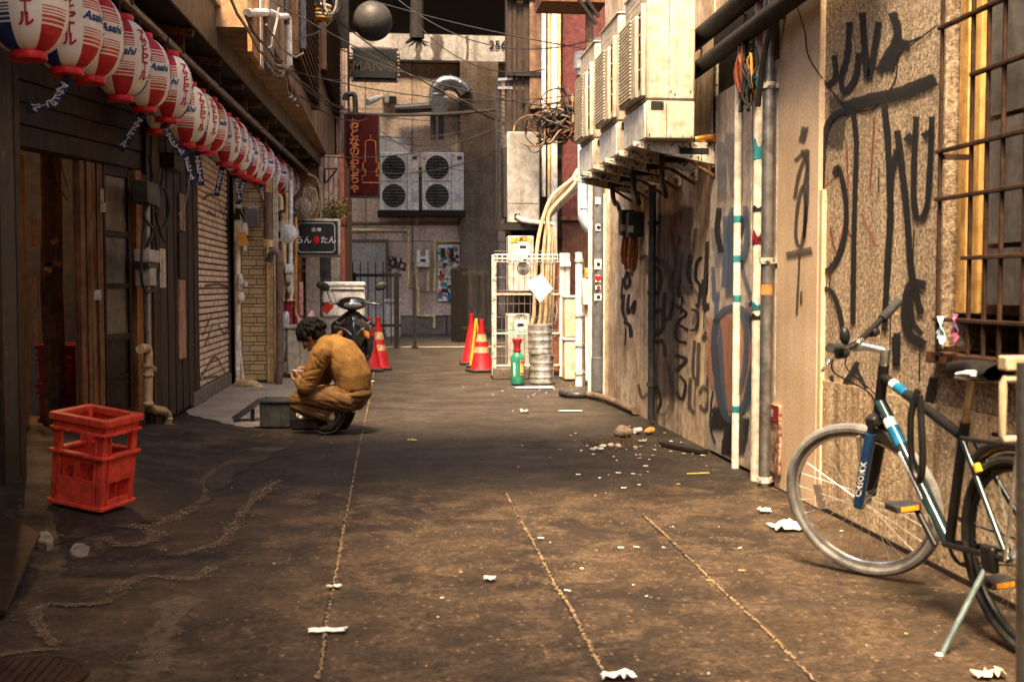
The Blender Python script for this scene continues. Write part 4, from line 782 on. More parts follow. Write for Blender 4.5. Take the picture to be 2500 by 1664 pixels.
pipe('dark_conduit', [(2.26, y, .03), (2.26, y, 2.08)], .034, DARKSTEEL, 'slim dark pipe dropping from the brackets to the ground', clamps=[((2.26, y, z), 'z') for z in (.35, 1.15, 1.75)], cm=DARKSTEEL)
yd = 12.35; xd_ = atY(1462, 700, yd).x
t = pipe('grey_downpipe', [(xd_, yd, .0), (xd_, yd, 3.9)], .074, GREYPIPE, 'fat dark grey downpipe with small stickers at the end of the graffiti wall')
mb = MB(); mb.lathe([(.074, 0), (.082, .0), (.082, .42), (.074, .43)], (xd_, yd, .0), 14, cap=False); part('socket', mb, GREYPIPE, t)
for py, c_, w_, h_ in ((490, 'w', .055, .075), (555, 'w', .05, .07), (645, 'w', .075, .11), (680, 'r', .06, .075), (702, 'r', .06, .045), (725, 'w', .075, .075)):
    c = atY(1460, py, yd-.075); mb = MB(); mb.cbox(c, (w_, .006, h_)); s_ = part('sticker', mb, PAPER if c_ == 'w' else mat('pale_sticker', (.75, .70, .66)), t)
    if py == 680: mb = place(text_mb('♥', .07, 0), c+Vector((0, -.004, 0)), (1, 0, 0), (0, 0, 1), .001); part('heart_print', mb, REDPAINT, s_)
    if py in (725, 645, 702, 555):
        mb = MB(); mb.lathe([(.022, 0), (.022, .002)], c+Vector((.004, -.004, 0)), 9, Matrix.Rotation(R(90), 3, 'X')); part('print', mb, BLACK if py != 702 else REDPAINT, s_)
for i, (px, z1, m_) in enumerate(((1488, 2.5, WHITEPIPE), (1497, 2.35, CREAMPIPE), (1506, 2.2, WHITEPIPE), (1516, 2.1, CREAMPIPE), (1442, 3.4, WHITEPIPE))):
    y = 11.9+.1*(i % 3) if i < 4 else 12.75; x = min(atY(px, 700, y).x, XR-.03)
    pipe('thin_wall_pipe', [(x, y, .0), (x, y, z1)], .017 if i < 4 else .03, m_, ['first slim white pipe right of the grey downpipe', 'second slim cream pipe right of the grey downpipe', 'third slim white pipe right of the grey downpipe', 'fourth slim cream pipe, nearest to the meter boxes', 'white vertical pipe just left of the grey downpipe'][i], n=8, group='slim pipes by the grey downpipe')
# pipe lying along the foot of the wall
pipe('floor_pipe', [(2.1, 12.0, .05), (2.2, 11.6, .05), (2.24, 10.9, .05), (2.25, 10.35, .05)], .035, mat('brown_floor_pipe', (.24, .17, .11), (.14, .09, .06), 10, .6), 'brown pipe lying along the foot of the right wall', smooth=3)
pipe('floor_elbow_pipe', [(2.25, 12.1, .045), (1.95, 12.0, .045), (1.86, 12.3, .045), (1.9, 12.6, .045)], .035, DARKSTEEL, 'dark bent pipe on the ground at the grey downpipe', smooth=4)
# two soot-black pipes high along the wall
pipe('high_black_pipe', [(2.20, 4.9, 3.0), (2.20, 7.6, 2.98), (2.20, 11, 2.96)], .065, SOOT, 'upper of two black pipes running high along the right wall', clamps=[((2.2, y, 2.985), 'y') for y in (6.6, 7.3, 8.4)], cm=SOOT)
pipe('low_black_pipe', [(2.19, 5.2, 2.78), (2.19, 7.6, 2.76), (2.19, 11, 2.74)], .055, SOOT, 'lower of two black pipes running high along the right wall', clamps=[((2.19, y, 2.77), 'y') for y in (6.5, 7.2)], cm=SOOT)
# bundle of looped cables above the silver door
cb = thing('cable_bundle', 'tangled bundle of black and yellow cables looped above the silver door', 'cables', tuple(atX(1820, 240, 2.2)))
for i in range(9):
    c = atX(1818+random.uniform(-14, 22), 190+random.uniform(-35, 20), 2.18); m_ = [CABLE, mat('yellow_cable', (.48, .25, .05)), CABLE, COPPER][i % 4]; w_ = random.uniform(.03, .06); h_ = random.uniform(.08, .17)
    mb = MB(); mb.tube(spline([c+Vector((random.uniform(-.02, .02), w_*math.cos(a), h_*math.sin(a))) for a in [R(90)+i_*2*math.pi/9 for i_ in range(10)]], 3), .008, 6); part('cable_loop', mb, m_, cb)
for i in range(3):
    a = atX(1812+i*16, 60+i*20, 2.22); b = atX(1828+i*7, 195, 2.19); mb = MB(); mb.tube(spline([a, a.lerp(b, .5)+Vector((-.03, .02, -.03)), b]), .013, 7); part('feeder_cable', mb, CABLE if i else OLDWOOD, cb)
mb = MB(); a = atX(1895, 45, 2.2); b = atX(1850, 260, 2.18); mb.tube(spline([a, atX(1868, 120, 2.18), b]), .018, 8); part('feeder_cable', mb, CABLE, cb)

# ------------------------------------------------------------------ three air conditioners on brackets
def aircon(y0_, y1_, label):
    xf, xb, z0_, z1_ = 1.775, 2.12, 2.23, 3.33
    t = thing('air_conditioner', label, 'air conditioner', ((xf+xb)/2, (y0_+y1_)/2, z0_), 0, 'air conditioners on wall brackets')
    mb = MB(); mb.box((xf, y0_, z0_+.27), (xb, y1_, z1_)); part('casing', mb, ACBEIGE, t, .015)
    mb = MB(); mb.box((xf+.002, y0_+.002, z0_), (xb-.002, y1_-.002, z0_+.266)); part('lower_casing', mb, ACBEIGE, t, .012)
    mb = MB(); mb.box((xf-.008, y0_+.03, z0_+.01), (xf+.003, y1_-.02, z0_+.25)); part('access_panel', mb, ACWHITE, t, .004)
    # fan guard bulging out of the front
    mb = MB(); mb.box((xf-.05, y0_+.16, z0_+.30), (xf+.003, y1_-.03, z1_-.22)); g = part('fan_guard', mb, ACBEIGE, t, .012)
    for k in range(22):
        mb = MB(); z = z0_+.33+k*.0255; mb.box((xf-.060, y0_+.30, z), (xf-.049, y1_-.05, z+.013)); part('guard_rib', mb, ACBEIGE, g)
    mb = MB(); mb.box((xf-.032, y0_+.04, z0_+.30), (xf+.002, y0_+.14, z1_-.16)); part('slot_frame', mb, ACBEIGE, t, .008)
    mb = MB(); mb.box((xf-.035, y0_+.065, z0_+.36), (xf-.028, y0_+.115, z1_-.22)); so = part('dark_slot', mb, BLACK, t)
    for k in range(4): mb = MB(); z = z0_+.48+k*.12; mb.box((xf-.038, y0_+.06, z), (xf-.034, y0_+.12, z+.012)); part('slot_bar', mb, ACBEIGE, so)
    mb = MB()
    mb.box((xf+.155, y0_-.0015, z0_+.27), (xf+.158, y0_+.001, z1_-.01)); part('side_seam', mb, SOOT, t)
    for dx in (.21, .255, .30):
        mb = MB(); mb.box((xf+dx, y0_-.0015, z0_+.34), (xf+dx+.0015, y0_+.001, z1_-.04)); part('side_seam', mb, mat('faint_seam_line', (.22, .17, .11)), t)
    mb = MB(); mb.box((xf+.14, y0_-.0015, z0_+.01), (xf+.143, y0_+.001, z0_+.262)); part('side_seam', mb, SOOT, t)
    for k in range(5): mb = MB(); mb.box((xf+.03, y0_-.003, z0_+.205+k*.0125), (xf+.12, y0_+.002, z0_+.210+k*.0125)); part('vent_slit', mb, SOOT, t)
    for dx, dz in ((.17, .02), (.26, .02), (.32, .02), (.02, .03), (.17, .33), (.2, .31), (.31, .33)): mb = MB(); mb.lathe([(.006, 0), (.005, .004)], (xf+dx, y0_-.002, z0_+dz), 8, Matrix.Rotation(R(90), 3, 'X')); part('screw', mb, RUST, t)
    mb = MB(); mb.box((xf-.01, y0_-.008, z1_), (xb+.005, y1_+.008, z1_+.014)); part('top_lid', mb, ACBEIGE, t, .004)
    for k in range(3): mb = MB(); mb.box((xf-.002, y0_+.25, z1_-.06-k*.045), (xf+.001, y1_-.06, z1_-.055-k*.045)); part('pressed_line', mb, ACWHITE, t)
    return t
aircon(7.84, 8.60, 'nearest of three beige air conditioners bracketed on the right wall')
aircon(8.86, 9.62, 'middle of three beige air conditioners bracketed on the right wall')
aircon(9.90, 10.66, 'farthest of three beige air conditioners bracketed on the right wall')
ordn = ['first', 'second', 'third', 'fourth', 'fifth', 'sixth', 'seventh', 'eighth', 'ninth', 'tenth', 'eleventh', 'twelfth', 'thirteenth', 'fourteenth', 'fifteenth', 'sixteenth', 'seventeenth', 'eighteenth', 'nineteenth', 'twentieth', 'twenty-first']
for i, y in enumerate((7.95, 8.5, 9.0, 9.5, 10.05, 10.6)):
    t = thing('wall_bracket', f'{ordn[i]} peeling white iron bracket from the near end under the air conditioners', 'bracket', (XR, y, 2.1), 0, 'air conditioner brackets')
    mb = MB(); x0, x1 = 1.70, XR
    poly = [(x0, y-.014, 2.222), (x0, y-.014, 2.19), (2.02, y-.014, 2.12), (x1, y-.014, 2.06), (x1, y-.014, 2.222)]
    mb.prism(poly, (0, .028, 0)); part('arm', mb, RUSTWHITE, t, .003)
    mb = MB(); mb.box((2.03, y-.018, 2.135), (2.25, y+.018, 2.185)); part('slot', mb, SOOT, t, .01)
    mb = MB(); mb.box((XR-.03, y-.03, 2.0 if i else 1.96), (XR-.002, y+.03, 2.32 if i else 2.86)); part('wall_plate', mb, RUSTWHITE, t, .003)
    mb = MB(); mb.lathe([(.014, 0), (.014, .02)], (XR-.03, y, 2.05), 8, Matrix.Rotation(R(-90), 3, 'Y')); part('bolt', mb, RUST, t)
    mb = MB(); mb.tube([(XR-.02, y, 1.98), (2.1, y+.03, 2.11)], .013, 6); part('strut', mb, RUST, t)
for y, lab in ((8.3, 'black drain hose sagging below the nearest air conditioner'), (9.3, 'black drain hose sagging below the middle air conditioner'), (10.2, 'black drain hose sagging below the farthest air conditioner')):
    mb = MB(); mb.tube(spline([(2.0, y, 2.2), (2.02, y+.1, 2.05), (2.1, y+.4, 1.98), (2.2, y+.8, 2.02), (2.27, y+1.0, 1.95)]), .022, 8); solo('drain_hose', mb, CABLE, lab, 'hose')
mb = MB(); mb.tube([(2.28, 7.9, 2.25), (2.2, 8.0, 2.25), (2.16, 8.0, 2.25)], [.03, .03, .02], 10); solo('brass_stub', mb, mat('orange_brass', (.55, .24, .05), (.35, .14, .03), 9, .35, .6), 'orange brass pipe stub beside the nearest air conditioner', 'pipe stub')
# meter boxes with hanging cables
mbx = thing('meter_boxes', 'two black cable boxes with red cables hanging below, on the whitewashed wall', 'meter box', tuple(atX(1530, 575, 2.22)))
for px, dy in ((1519, 0), (1537, 4)):
    a, b = atX(px-7, 517+dy, 2.2), atX(px+9, 574+dy, 2.2); mb = MB(); mb.box((2.16, b.y, b.z), (2.29, b.y+.16, a.z)); bo = part('box', mb, BLACK, mbx, .012)
    mb = MB(); mb.box((2.15, b.y-.004, b.z+.04), (2.2, b.y+.02, b.z+.10)); part('label', mb, ACGREY, bo)
    mb = MB(); mb.box((2.26, b.y+.02, a.z), (XR-.02, b.y+.12, a.z+.10)); part('wood_backing', mb, YELLOWWOOD, mbx)
    for k in range(4):
        c = Vector((2.2+.02*k-.02, b.y+.03+.03*k, b.z)); dp = random.uniform(.18, .36); mb = MB(); mb.tube(spline([c, c+Vector((-.02, -.01, -dp*.6)), c+Vector((.01, .03, -dp)), c+Vector((.04, .06, -dp*.5)), c+Vector((.03, .05, 0))]), .0085, 6); part('hanging_cable', mb, COPPER if k % 2 else mat('amber_cable', (.36, .15, .04)), mbx)
# rusty notice low on the wall
a, b = atX(1871, 1062, XR-.015), atX(1928, 1205, XR-.015)
nt_ = thing('rusty_notice', 'peeling red and white tin notice low on the wall behind the bicycle', 'sign', ((XR-.02), (a.y+b.y)/2, .1))
yA, yB = YR(1926), YR(1874)
mb = MB(); mb.box((XR-.052, yA, .09), (XR-.032, yB, .50)); part('plate', mb, mat('rusty_white_plate', (.50, .38, .28), (.22, .09, .05), 12, .7, spots=((.14, .05, .025), 20, .52)), nt_, .003)
mb = MB(); mb.box((XR-.055, yA+.004, .40), (XR-.050, yB-.004, .495)); part('red_header', mb, mat('dark_red_header', (.30, .02, .03), (.20, .02, .02), 12, .6), nt_)
mb = place(text_mb('火気 注意', .05, .01), (XR-.0555, (yA+yB)/2, .448), (0, -1, 0), (0, 0, 1), .001); part('lettering', mb, PAPER, nt_)

# ------------------------------------------------------------------ niche: wire cage with its things
YC = 14.7
cg = thing('wire_cage', 'white wire mesh cage with rusty post in front of the brown building', 'cage', (1.85, YC, 0))
xa, xb = atY(1206, 700, YC).x, atY(1398, 700, YC).x
zc = lambda y: 1.2+(700-y)*YC/F
mb = MB(); mb.box((xa-.03, YC-.02, 0.05), (xa+.03, YC+.02, zc(622))); part('rusty_post', mb, RUSTWHITE, cg, .004)
for x, r_ in ((atY(1373, 700, YC).x, .036), (atY(1386, 700, YC).x, .036)):
    mb = MB(); mb.tube([(x, YC+.02, .03), (x, YC+.02, zc(617))], r_, 10); part('white_post', mb, WHITEPIPE, cg)
mb = MB(); mb.box((atY(1366, 640, YC).x, YC-.05, zc(650)), (atY(1392, 640, YC).x, YC-.01, zc(638))); part('hinge', mb, WHITEPIPE, cg)
RAILM = mat('chipped_white_rail', (.56, .50, .41), (.42, .36, .28), 9, .5, spots=((.14, .08, .045), 26, .62))
for py in (638, 718, 814, 893):
    mb = MB(); mb.box((xa, YC-.016, zc(py)-.012), (atY(1368, 700, YC).x, YC+.012, zc(py)+.012)); part('rail', mb, RAILM, cg, .003)
for py in (622, 631): mb = MB(); mb.tube([(xa, YC-.03, zc(py)), (atY(1362, 700, YC).x, YC-.03, zc(py))], .008, 6); part('basket_wire', mb, WHITEPIPE, cg)
for k in range(13):
    x = xa+.04+k*(atY(1362, 700, YC).x-xa-.05)/12; mb = MB(); mb.tube([(x, YC-.03, zc(640)), (x, YC-.03, zc(620)), (x, YC+.12, zc(621))], .006, 5); part('basket_wire', mb, WHITEPIPE, cg)
for k in range(14):
    x = xa+.03+k*.074
    if x < atY(1364, 700, YC).x: mb = MB(); mb.tube([(x, YC+.005, .12), (x, YC+.005, zc(640))], .0045, 5); part('mesh_wire', mb, STEEL, cg)
for k in range(9):
    z = .3+k*.17; mb = MB(); mb.tube([(xa, YC+.008, z), (atY(1364, 700, YC).x, YC+.008, z)], .0045, 5); part('mesh_wire', mb, STEEL, cg)
mb = MB(); mb.box((xa-.02, YC-.1, 0), (xa+.45, YC+.3, .15)); mb2 = part('concrete_curb', mb, mat('mossy_kerb', (.07, .055, .042), (.11, .085, .06), 8, .85, bump=.4), cg, .015)
# paper board hanging on the cage
pts = [atY(x, y, YC-.05) for x, y in ((1284, 690), (1322, 668), (1350, 704), (1318, 738))]
mb = MB(); mb.prism(pts, (0, .008, 0)); solo('white_card', mb, PAPER, 'white square card hanging at an angle on the cage', 'card')
# kegs: one on another
def keg(x, y, z, label, txt):
    t = thing('beer_keg', label, 'keg', (x, y, z), 0, 'stacked kegs')
    prof = [(.105, 0), (.150, .004), (.153, .02), (.150, .035), (.145, .06), (.152, .075), (.152, .085), (.146, .095), (.146, .155), (.153, .165), (.153, .18), (.146, .19), (.146, .245), (.152, .255), (.152, .265), (.144, .28), (.146, .335), (.150, .345), (.148, .36), (.13, .362), (.128, .335), (.01, .325)]
    mb = MB(); mb.lathe(prof, (0, 0, 0), 32); part('barrel', mb, STAINLESS, t, world=False)
    mb = MB(); mb.lathe([(.03, .322), (.03, .345), (.012, .35)], (0, 0, 0), 12); part('valve', mb, STEEL, t, world=False)
    mb = MB(); mb.cbox((.118, -.095, .318), (.012, .05, .022), Matrix.Rotation(R(-40), 3, 'Z')); part('hand_hole', mb, BLACK, t, world=False)
    q = text_mb(txt, .03, .012); q.v = [Vector(((.1475)*math.sin(v.x/.1475), -.1475*math.cos(v.x/.1475), .30+v.y)) for v in q.v]; part('embossed_lettering', q, mat('dark_etching', (.13, .10, .08)), t, world=False)
    return t
pk = atZ(1322, 926); pk = Vector((pk.x, 13.9, 0)); xk = atY(1323, 900, 13.9).x
k1 = keg(xk, 13.9, .012, 'lower steel beer keg standing beside the green gas bottle', 'サッポロビール'); k2_ = keg(xk-.02, 13.9, .378, 'upper steel beer keg stacked on another keg by the cage', 'サッポロビール'); k2_.rotation_euler = (0, R(-1.5), R(14))
# green gas bottle with red cap
xg_ = atY(1263, 900, 13.75).x
t = thing('gas_bottle', 'green gas bottle with a red cap standing left of the kegs', 'gas bottle', (xg_, 13.75, .01))
mb = MB(); mb.lathe([(.06, 0), (.080, .012), (.083, .03), (.083, .30), (.078, .34), (.06, .375), (.035, .395), (.03, .41)], (0, 0, 0), 24); part('cylinder', mb, mat('green_bottle_enamel', (.02, .15, .085), (.03, .19, .11), 6, .35), t, world=False)
mb = MB(); mb.lathe([(.042, .40), (.046, .41), (.046, .425), (.040, .43), (.042, .50), (.062, .535), (.062, .555), (.055, .562), (.01, .562)], (0, 0, 0), 18); part('red_cap', mb, mat('dark_red_cap', (.30, .02, .022), (.22, .015, .018), 6, .4), t, world=False)
q = text_mb('\n'.join('液化炭酸ガス'), .034, .02, line=.82); q.v = [Vector((.0842*math.sin(-.55+v.x/.084), -.0842*math.cos(-.55+v.x/.084), .19+v.y)) for v in q.v]; part('lettering', q, PAPER, t, world=False)
mb = MB(); mb.grid([[(.0845*math.sin(a), -.0845*math.cos(a), z) for a in (.35, .55, .75, .95)] for z in (.12, .30)]); lbp = part('paper_label', mb, mat('orange_cream_label', (.75, .50, .22), (.72, .30, .10), 40, .6), t, world=False)
for z0_, z1_, m_ in ((.265, .295, REDPAINT), (.20, .215, mat('yellow_label_band', (.8, .55, .08))), (.13, .15, REDPAINT)):
    mb = MB(); mb.grid([[(.0850*math.sin(a), -.0850*math.cos(a), z) for a in (.38, .56, .74, .92)] for z in (z0_, z1_)]); part('label_band', mb, m_, lbp, world=False)
# translucent bins stacked right of the cage
for i, z in enumerate((.02, .56)):
    x0, x1 = atY(1374, 900, 14.4).x, atY(1406, 900, 14.4).x; t = thing('storage_bin', ['lower milky plastic bin right of the kegs', 'upper milky plastic bin stacked right of the kegs'][i], 'bin', ((x0+x1)/2, 14.4, z), 0, 'milky plastic bins')
    mb = MB(); w_ = (x1-x0)/2; mb.prism([(-w_*.92, -.12, 0), (w_*.92, -.12, 0), (w_*.92, .12, 0), (-w_*.92, .12, 0)], (0, 0, .5)); part('tub', mb, mat('milky_plastic', (.62, .54, .42), (.50, .36, .2), 3, .35), t, .012, world=False)
    mb = MB(); mb.cbox((0, 0, .515), (w_*2.15, .27, .03)); part('lid', mb, WHITEPIPE, t, .008, world=False)
# thick white pipes right of the cage
for i, (px, y, z1, r_, m_) in enumerate(((1414, 13.6, 1.2+(700-615)*13.6/F, .045, WHITEPIPE), (1421, 13.7, 1.2+(700-640)*13.7/F, .035, CREAMPIPE))):
    x = atY(px, 800, y).x; t = thing('standpipe', ['white standpipe with clamps between the bins and the grey downpipe', 'cream standpipe behind the white clamped one'][i], 'pipe', (x, y, 0)); mb = MB(); mb.tube([(x, y, .0), (x-.005, y, z1)], r_, 12); part('tube', mb, m_, t)
    for z in (.16, .5, .86, z1-.1): mb = MB(); mb.lathe([(r_, -.02), (r_+.014, -.018), (r_+.014, .018), (r_, .02)], (x-.003, y, z), 12, cap=False); part('clamp', mb, RUSTWHITE, t)
t = thing('white_meter', 'white gas meter between the standpipe and the grey downpipe', 'meter', (2.2, 13.2, .9)); xm = atY(1432, 700, 13.2).x
mb = MB(); mb.box((xm-.06, 13.1, .98), (xm+.06, 13.25, 1.30)); part('body', mb, ACWHITE, t, .02)
mb = MB(); mb.box((xm-.03, 13.09, 1.3), (xm+.05, 13.2, 1.42)); part('amber_cap', mb, mat('amber_cap', (.62, .32, .06)), t, .01)
mb = MB(); mb.tube([(xm, 13.2, .98), (xm+.01, 13.2, .1)], .018, 8); part('pipe', mb, WHITEPIPE, t)
# old condensers behind the cage
for i, (px0, px1, py0, py1, lab) in enumerate(((1238, 1300, 712, 577, 'grey old condenser with stickers behind the upper part of the cage'), (1236, 1290, 905, 765, 'grey old condenser behind the lower part of the cage'))):
    Y = 15.5; a, b = atY(px0, py0, Y), atY(px1, py1, Y); t = thing('old_condenser', lab, 'air conditioner', ((a.x+b.x)/2, Y, a.z), 0, 'condensers behind the cage')
    mb = MB(); mb.box((a.x, Y-.15, max(a.z, .02)), (b.x, Y+.15, b.z)); cs = part('casing', mb, ACGREY, t, .012)
    c = Vector(((a.x+b.x)/2-.02, Y-.152, (a.z+b.z)/2))
    mb = MB(); mb.box((c.x-.02, Y-.16, b.z-.24), (c.x+.13, Y-.149, b.z-.08)); lb_ = part('white_sticker', mb, PAPER, t)
    mb = MB(); mb.box((c.x+.0, Y-.163, b.z-.17), (c.x+.09, Y-.159, b.z-.13)); part('print', mb, BLACK, lb_)
    for k in range(3): mb = MB(); mb.torus((c.x+.02+.03*k, Y-.153, b.z-.06-.0*k), .05, .004, 18, 4, Matrix.Rotation(R(90), 3, 'X')); part('fan_scribble', mb, BLACK, t)
    if i == 0:
        mb = MB(); mb.box((a.x+.04, Y-.158, b.z-.085), (b.x-.05, Y-.151, b.z-.02)); ys_ = part('yellow_sticker', mb, mat('yellow_sticker', (.55, .34, .03)), t)
        q = place(text_mb('入禁止', .06, .02), ((a.x+b.x)/2, Y-.159, b.z-.05), (1, 0, 0), (0, 0, 1), .001); part('lettering', q, BLACK, ys_)
        mb = MB(); mb.beam((c.x+.0, Y-.16, c.z+.02), (c.x+.14, Y-.16, c.z+.14), .008, .05, (0, 1, 0)); part('white_tape', mb, PAPER, t)
        for k in range(4): mb = MB(); mb.torus((c.x+.05, Y-.154, c.z-.06), .02+.02*k, .005, 16, 4, Matrix.Rotation(R(90), 3, 'X')); part('sticker_print', mb, BLACK, t)
mb = MB(); a, b = atY(1338, 920, 15.4), atY(1366, 640, 15.4); mb.box((a.x, 15.36, .05), (b.x, 15.46, b.z)); tb_ = solo('rust_red_board', mb, mat('rust_red_board_paint', (.36, .12, .045), (.26, .085, .035), 6, .7, streak=((.12, .04, .02), .6, 9)), 'rust red upright board with white scrawl behind the kegs', 'board', bevel=.006)
stroke('scrawl', [ribbon([atY(x, y, 15.36) for x, y in pts], .014, (0, -1, 0), .004) for pts in ([(1346, 730), (1354, 745), (1345, 755), (1354, 768), (1346, 782), (1356, 790)], [(1358, 735), (1360, 760), (1355, 785)], [(1346, 800), (1356, 815), (1348, 826)])], spray('white_scrawl', (.7, .66, .6), .9, .2), tb_)
# bundle of white refrigerant pipes
rp = thing('refrigerant_pipes', 'bundle of white lagged pipes curving down behind the cage', 'pipes', (2.0, 15.2, 0))
for i in range(6):
    o_ = i*6; Y = 15.1+.06*(i % 3)
    pts = [(1412-o_*.1, 400+o_*2.2), (1392-o_*.3, 440+o_*1.6), (1362-o_*.4, 475+o_*1.5), (1340-o_*.1, 520+o_*.6), (1325+o_*.9, 580), (1318+o_*1.1, 650), (1314+o_*1.1, 760), (1306+o_*1.2, 800)]
    if i == 0: pts = [(1428, 330), (1424, 390), (1405, 430)]+[(x-10, y) for x, y in pts[2:]]
    mb = MB(); mb.tube(spline([atY(x, y, Y) for x, y in pts], 4), .026, 8); part('lagged_pipe', mb, mat('cream_lagging', (.62, .46, .28), (.52, .36, .2), 9, .7), rp)
# pale blue vinyl pipe with white cap
t = thing('blue_pipe', 'pale blue vinyl pipe with a white cap left of the air conditioners', 'pipe', tuple(atY(1424, 560, 13.4)))
pp = lambda x, y: atY(x, y, 13.4)
mb = MB(); mb.tube(spline([pp(1422, 150), pp(1423, 250), pp(1424, 400), pp(1424, 510), pp(1428, 540), pp(1442, 560)], 3), .068, 14); part('tube', mb, BLUEPIPE, t)
mb = MB(); c = pp(1421, 168); mb.lathe([(.07, -.02), (.10, 0), (.10, .17), (.085, .19), (.01, .19)], c, 16); part('white_cap', mb, WHITEPIPE, t)
mb = MB(); mb.lathe([(.069, 0), (.072, 0), (.072, .10), (.069, .10)], pp(1423, 205), 14, cap=False); part('dark_joint', mb, DARKSTEEL, t)
mb = MB(); mb.cbox(pp(1421, 500)+Vector((0, -.07, 0)), (.07, .006, .09)); part('sticker', mb, PAPER, t)
# tall white and cream pipes on the corner of the maroon building
for i, (px, Y, r_, m_, y0_, y1_) in enumerate(((1328, 15.9, .03, WHITEPIPE, -30, 480), (1341, 15.9, .022, CREAMPIPE, -30, 560), (1354, 15.9, .045, WHITEPIPE, -30, 620), (1366, 15.9, .02, CREAMPIPE, -30, 330), (1440, 13.2, .05, OLDWOOD, -30, 420))):
    a, b = atY(px, y0_, Y), atY(px, y1_, Y); mb = MB(); mb.tube([(a.x, Y, a.z), (a.x, Y, max(b.z, 0))], r_, 10)
    solo('tall_pipe', mb, m_, ['leftmost tall white pipe on the corner of the maroon building', 'slim cream pipe second from left on the maroon building', 'thick white pipe on the maroon building wall', 'slim cream pipe against the maroon render', 'weathered beige post behind the air conditioners'][i], 'pipe', 'tall pipes on the maroon building')
# air conditioner high on that corner
Y = 16.4; a, b = atY(1238, 545, 15.6), atY(1318, 322, 15.6)
t = thing('corner_air_conditioner', 'tall grey air conditioner on a black rack at the maroon building corner', 'air conditioner', (a.x, 15.8, a.z))
mb = MB(); mb.box((a.x, 15.6, a.z), (b.x, 15.95, b.z)); part('casing', mb, mat('mid_grey_enamel', (.30, .285, .25), (.24, .22, .19), 3, .45, streak=((.13, .10, .07), .4, 9)), t, .02)  # plain grey enamel, darker than the condensers behind the cage
mb = MB(); mb.box((a.x-.05, 15.63, a.z+.08), (a.x+.0, 15.92, b.z-.2)); part('fan_guard', mb, BLACK, t, .01)
mb = MB(); mb.box((a.x+.02, 15.597, a.z+.27), (b.x-.02, 15.601, a.z+.276)); part('side_seam', mb, SOOT, t)
mb = MB(); mb.box((a.x+.1, 15.594, a.z+.05), (a.x+.18, 15.601, a.z+.13)); part('pipe_cover', mb, SOOT, t)
mb = MB(); c = Vector((a.x+.14, 15.59, a.z+.09)); mb.tube(spline([c, c+Vector((.08, -.06, -.05)), c+Vector((.3, -.05, -.08)), c+Vector((.5, 0, -.1))]), .028, 8); part('lagged_pipe', mb, WHITEPIPE, t)
for dz in (0, .0): pass
mb = MB(); mb.box((a.x-.1, 15.58, a.z-.09), (b.x+.1, 15.62, a.z-.005)); part('rack_rail', mb, SOOT, t); mb = MB(); mb.box((a.x-.1, 15.92, a.z-.09), (b.x+.1, 15.96, a.z-.005)); part('rack_rail', mb, SOOT, t)
mb = MB(); mb.beam((a.x, 15.6, a.z-.09), (a.x+.35, 16.05, a.z-.5), .03, .03); part('rack_strut', mb, SOOT, t)
# lattice pole
t = thing('lattice_ladder', 'black lattice cable ladder rising left of the corner air conditioner', 'cable ladder', tuple(atY(1218, 545, 16.2)))
for px in (1212, 1222, 1234): a, b = atY(px, 555, 16.2), atY(px, 190, 16.2); mb = MB(); mb.beam(a, b, .022, .022, (0, 1, 0)); part('rail', mb, BLACK, t)
for k in range(34):
    y_ = 198+k*10.5; mb = MB(); mb.beam(atY(1212, y_, 16.2), atY(1234, y_+5, 16.2), .010, .014, (0, 1, 0)); part('rung', mb, BLACK, t)
for k, y_ in enumerate((195, 215)):
    mb = MB(); mb.beam(atY(1215, y_, 16.1), atY(1335-k*20, y_-8+k*10, 16.1), .05, .035); part('arm', mb, STEEL, t)
# tangle of cut cables
tg = thing('cable_tangle', 'tangled nest of cut brown cables hanging at the maroon building corner', 'cables', tuple(atY(1350, 340, 15.3)))
for i in range(60):
    x0 = random.uniform(1290, 1420); pts = [atY(random.uniform(1360, 1430), random.uniform(210, 310), 15.3+random.uniform(-.15, .15))]
    yy = random.uniform(265, 330)
    for k in range(4): pts.append(atY(1400-k*27+random.uniform(-14, 14), yy+random.uniform(-22, 22)+k*3, 15.3+random.uniform(-.2, .2)))
    mb = MB(); mb.tube(spline(pts, 4), random.uniform(.008, .016), 5); part('cut_cable', mb, [CABLE, mat('tan_cable', (.26, .16, .085), (.12, .07, .04), 10), CABLE, RUST][i % 4], tg)
for i in range(10):
    cx, cy = 1320+random.uniform(-20, 70), 250+random.uniform(-30, 80); rx, ry = random.uniform(20, 50), random.uniform(18, 45)
    mb = MB(); mb.tube(spline([atY(cx+rx*math.cos(a), cy+ry*math.sin(a), 15.2+.1*math.sin(a*2+i)) for a in [k*.7+i for k in range(8)]], 4), .010, 5); part('cable_loop', mb, [CABLE, mat('tan_cable', (.26, .16, .085)), RUST][i % 3], tg)
mb = MB(); c = atY(1280, 262, 15.3)
for i in range(40):
    d_ = Vector((random.gauss(0, 1), random.gauss(0, .6), random.gauss(0, 1))).normalized()*random.uniform(.07, .14); mb.tube([c, c+d_], .003, 4)
o = solo('wire_brush_end', mb, CABLE, 'bristly black frayed cable end left of the cable tangle', 'cable'); o['kind'] = 'thing'
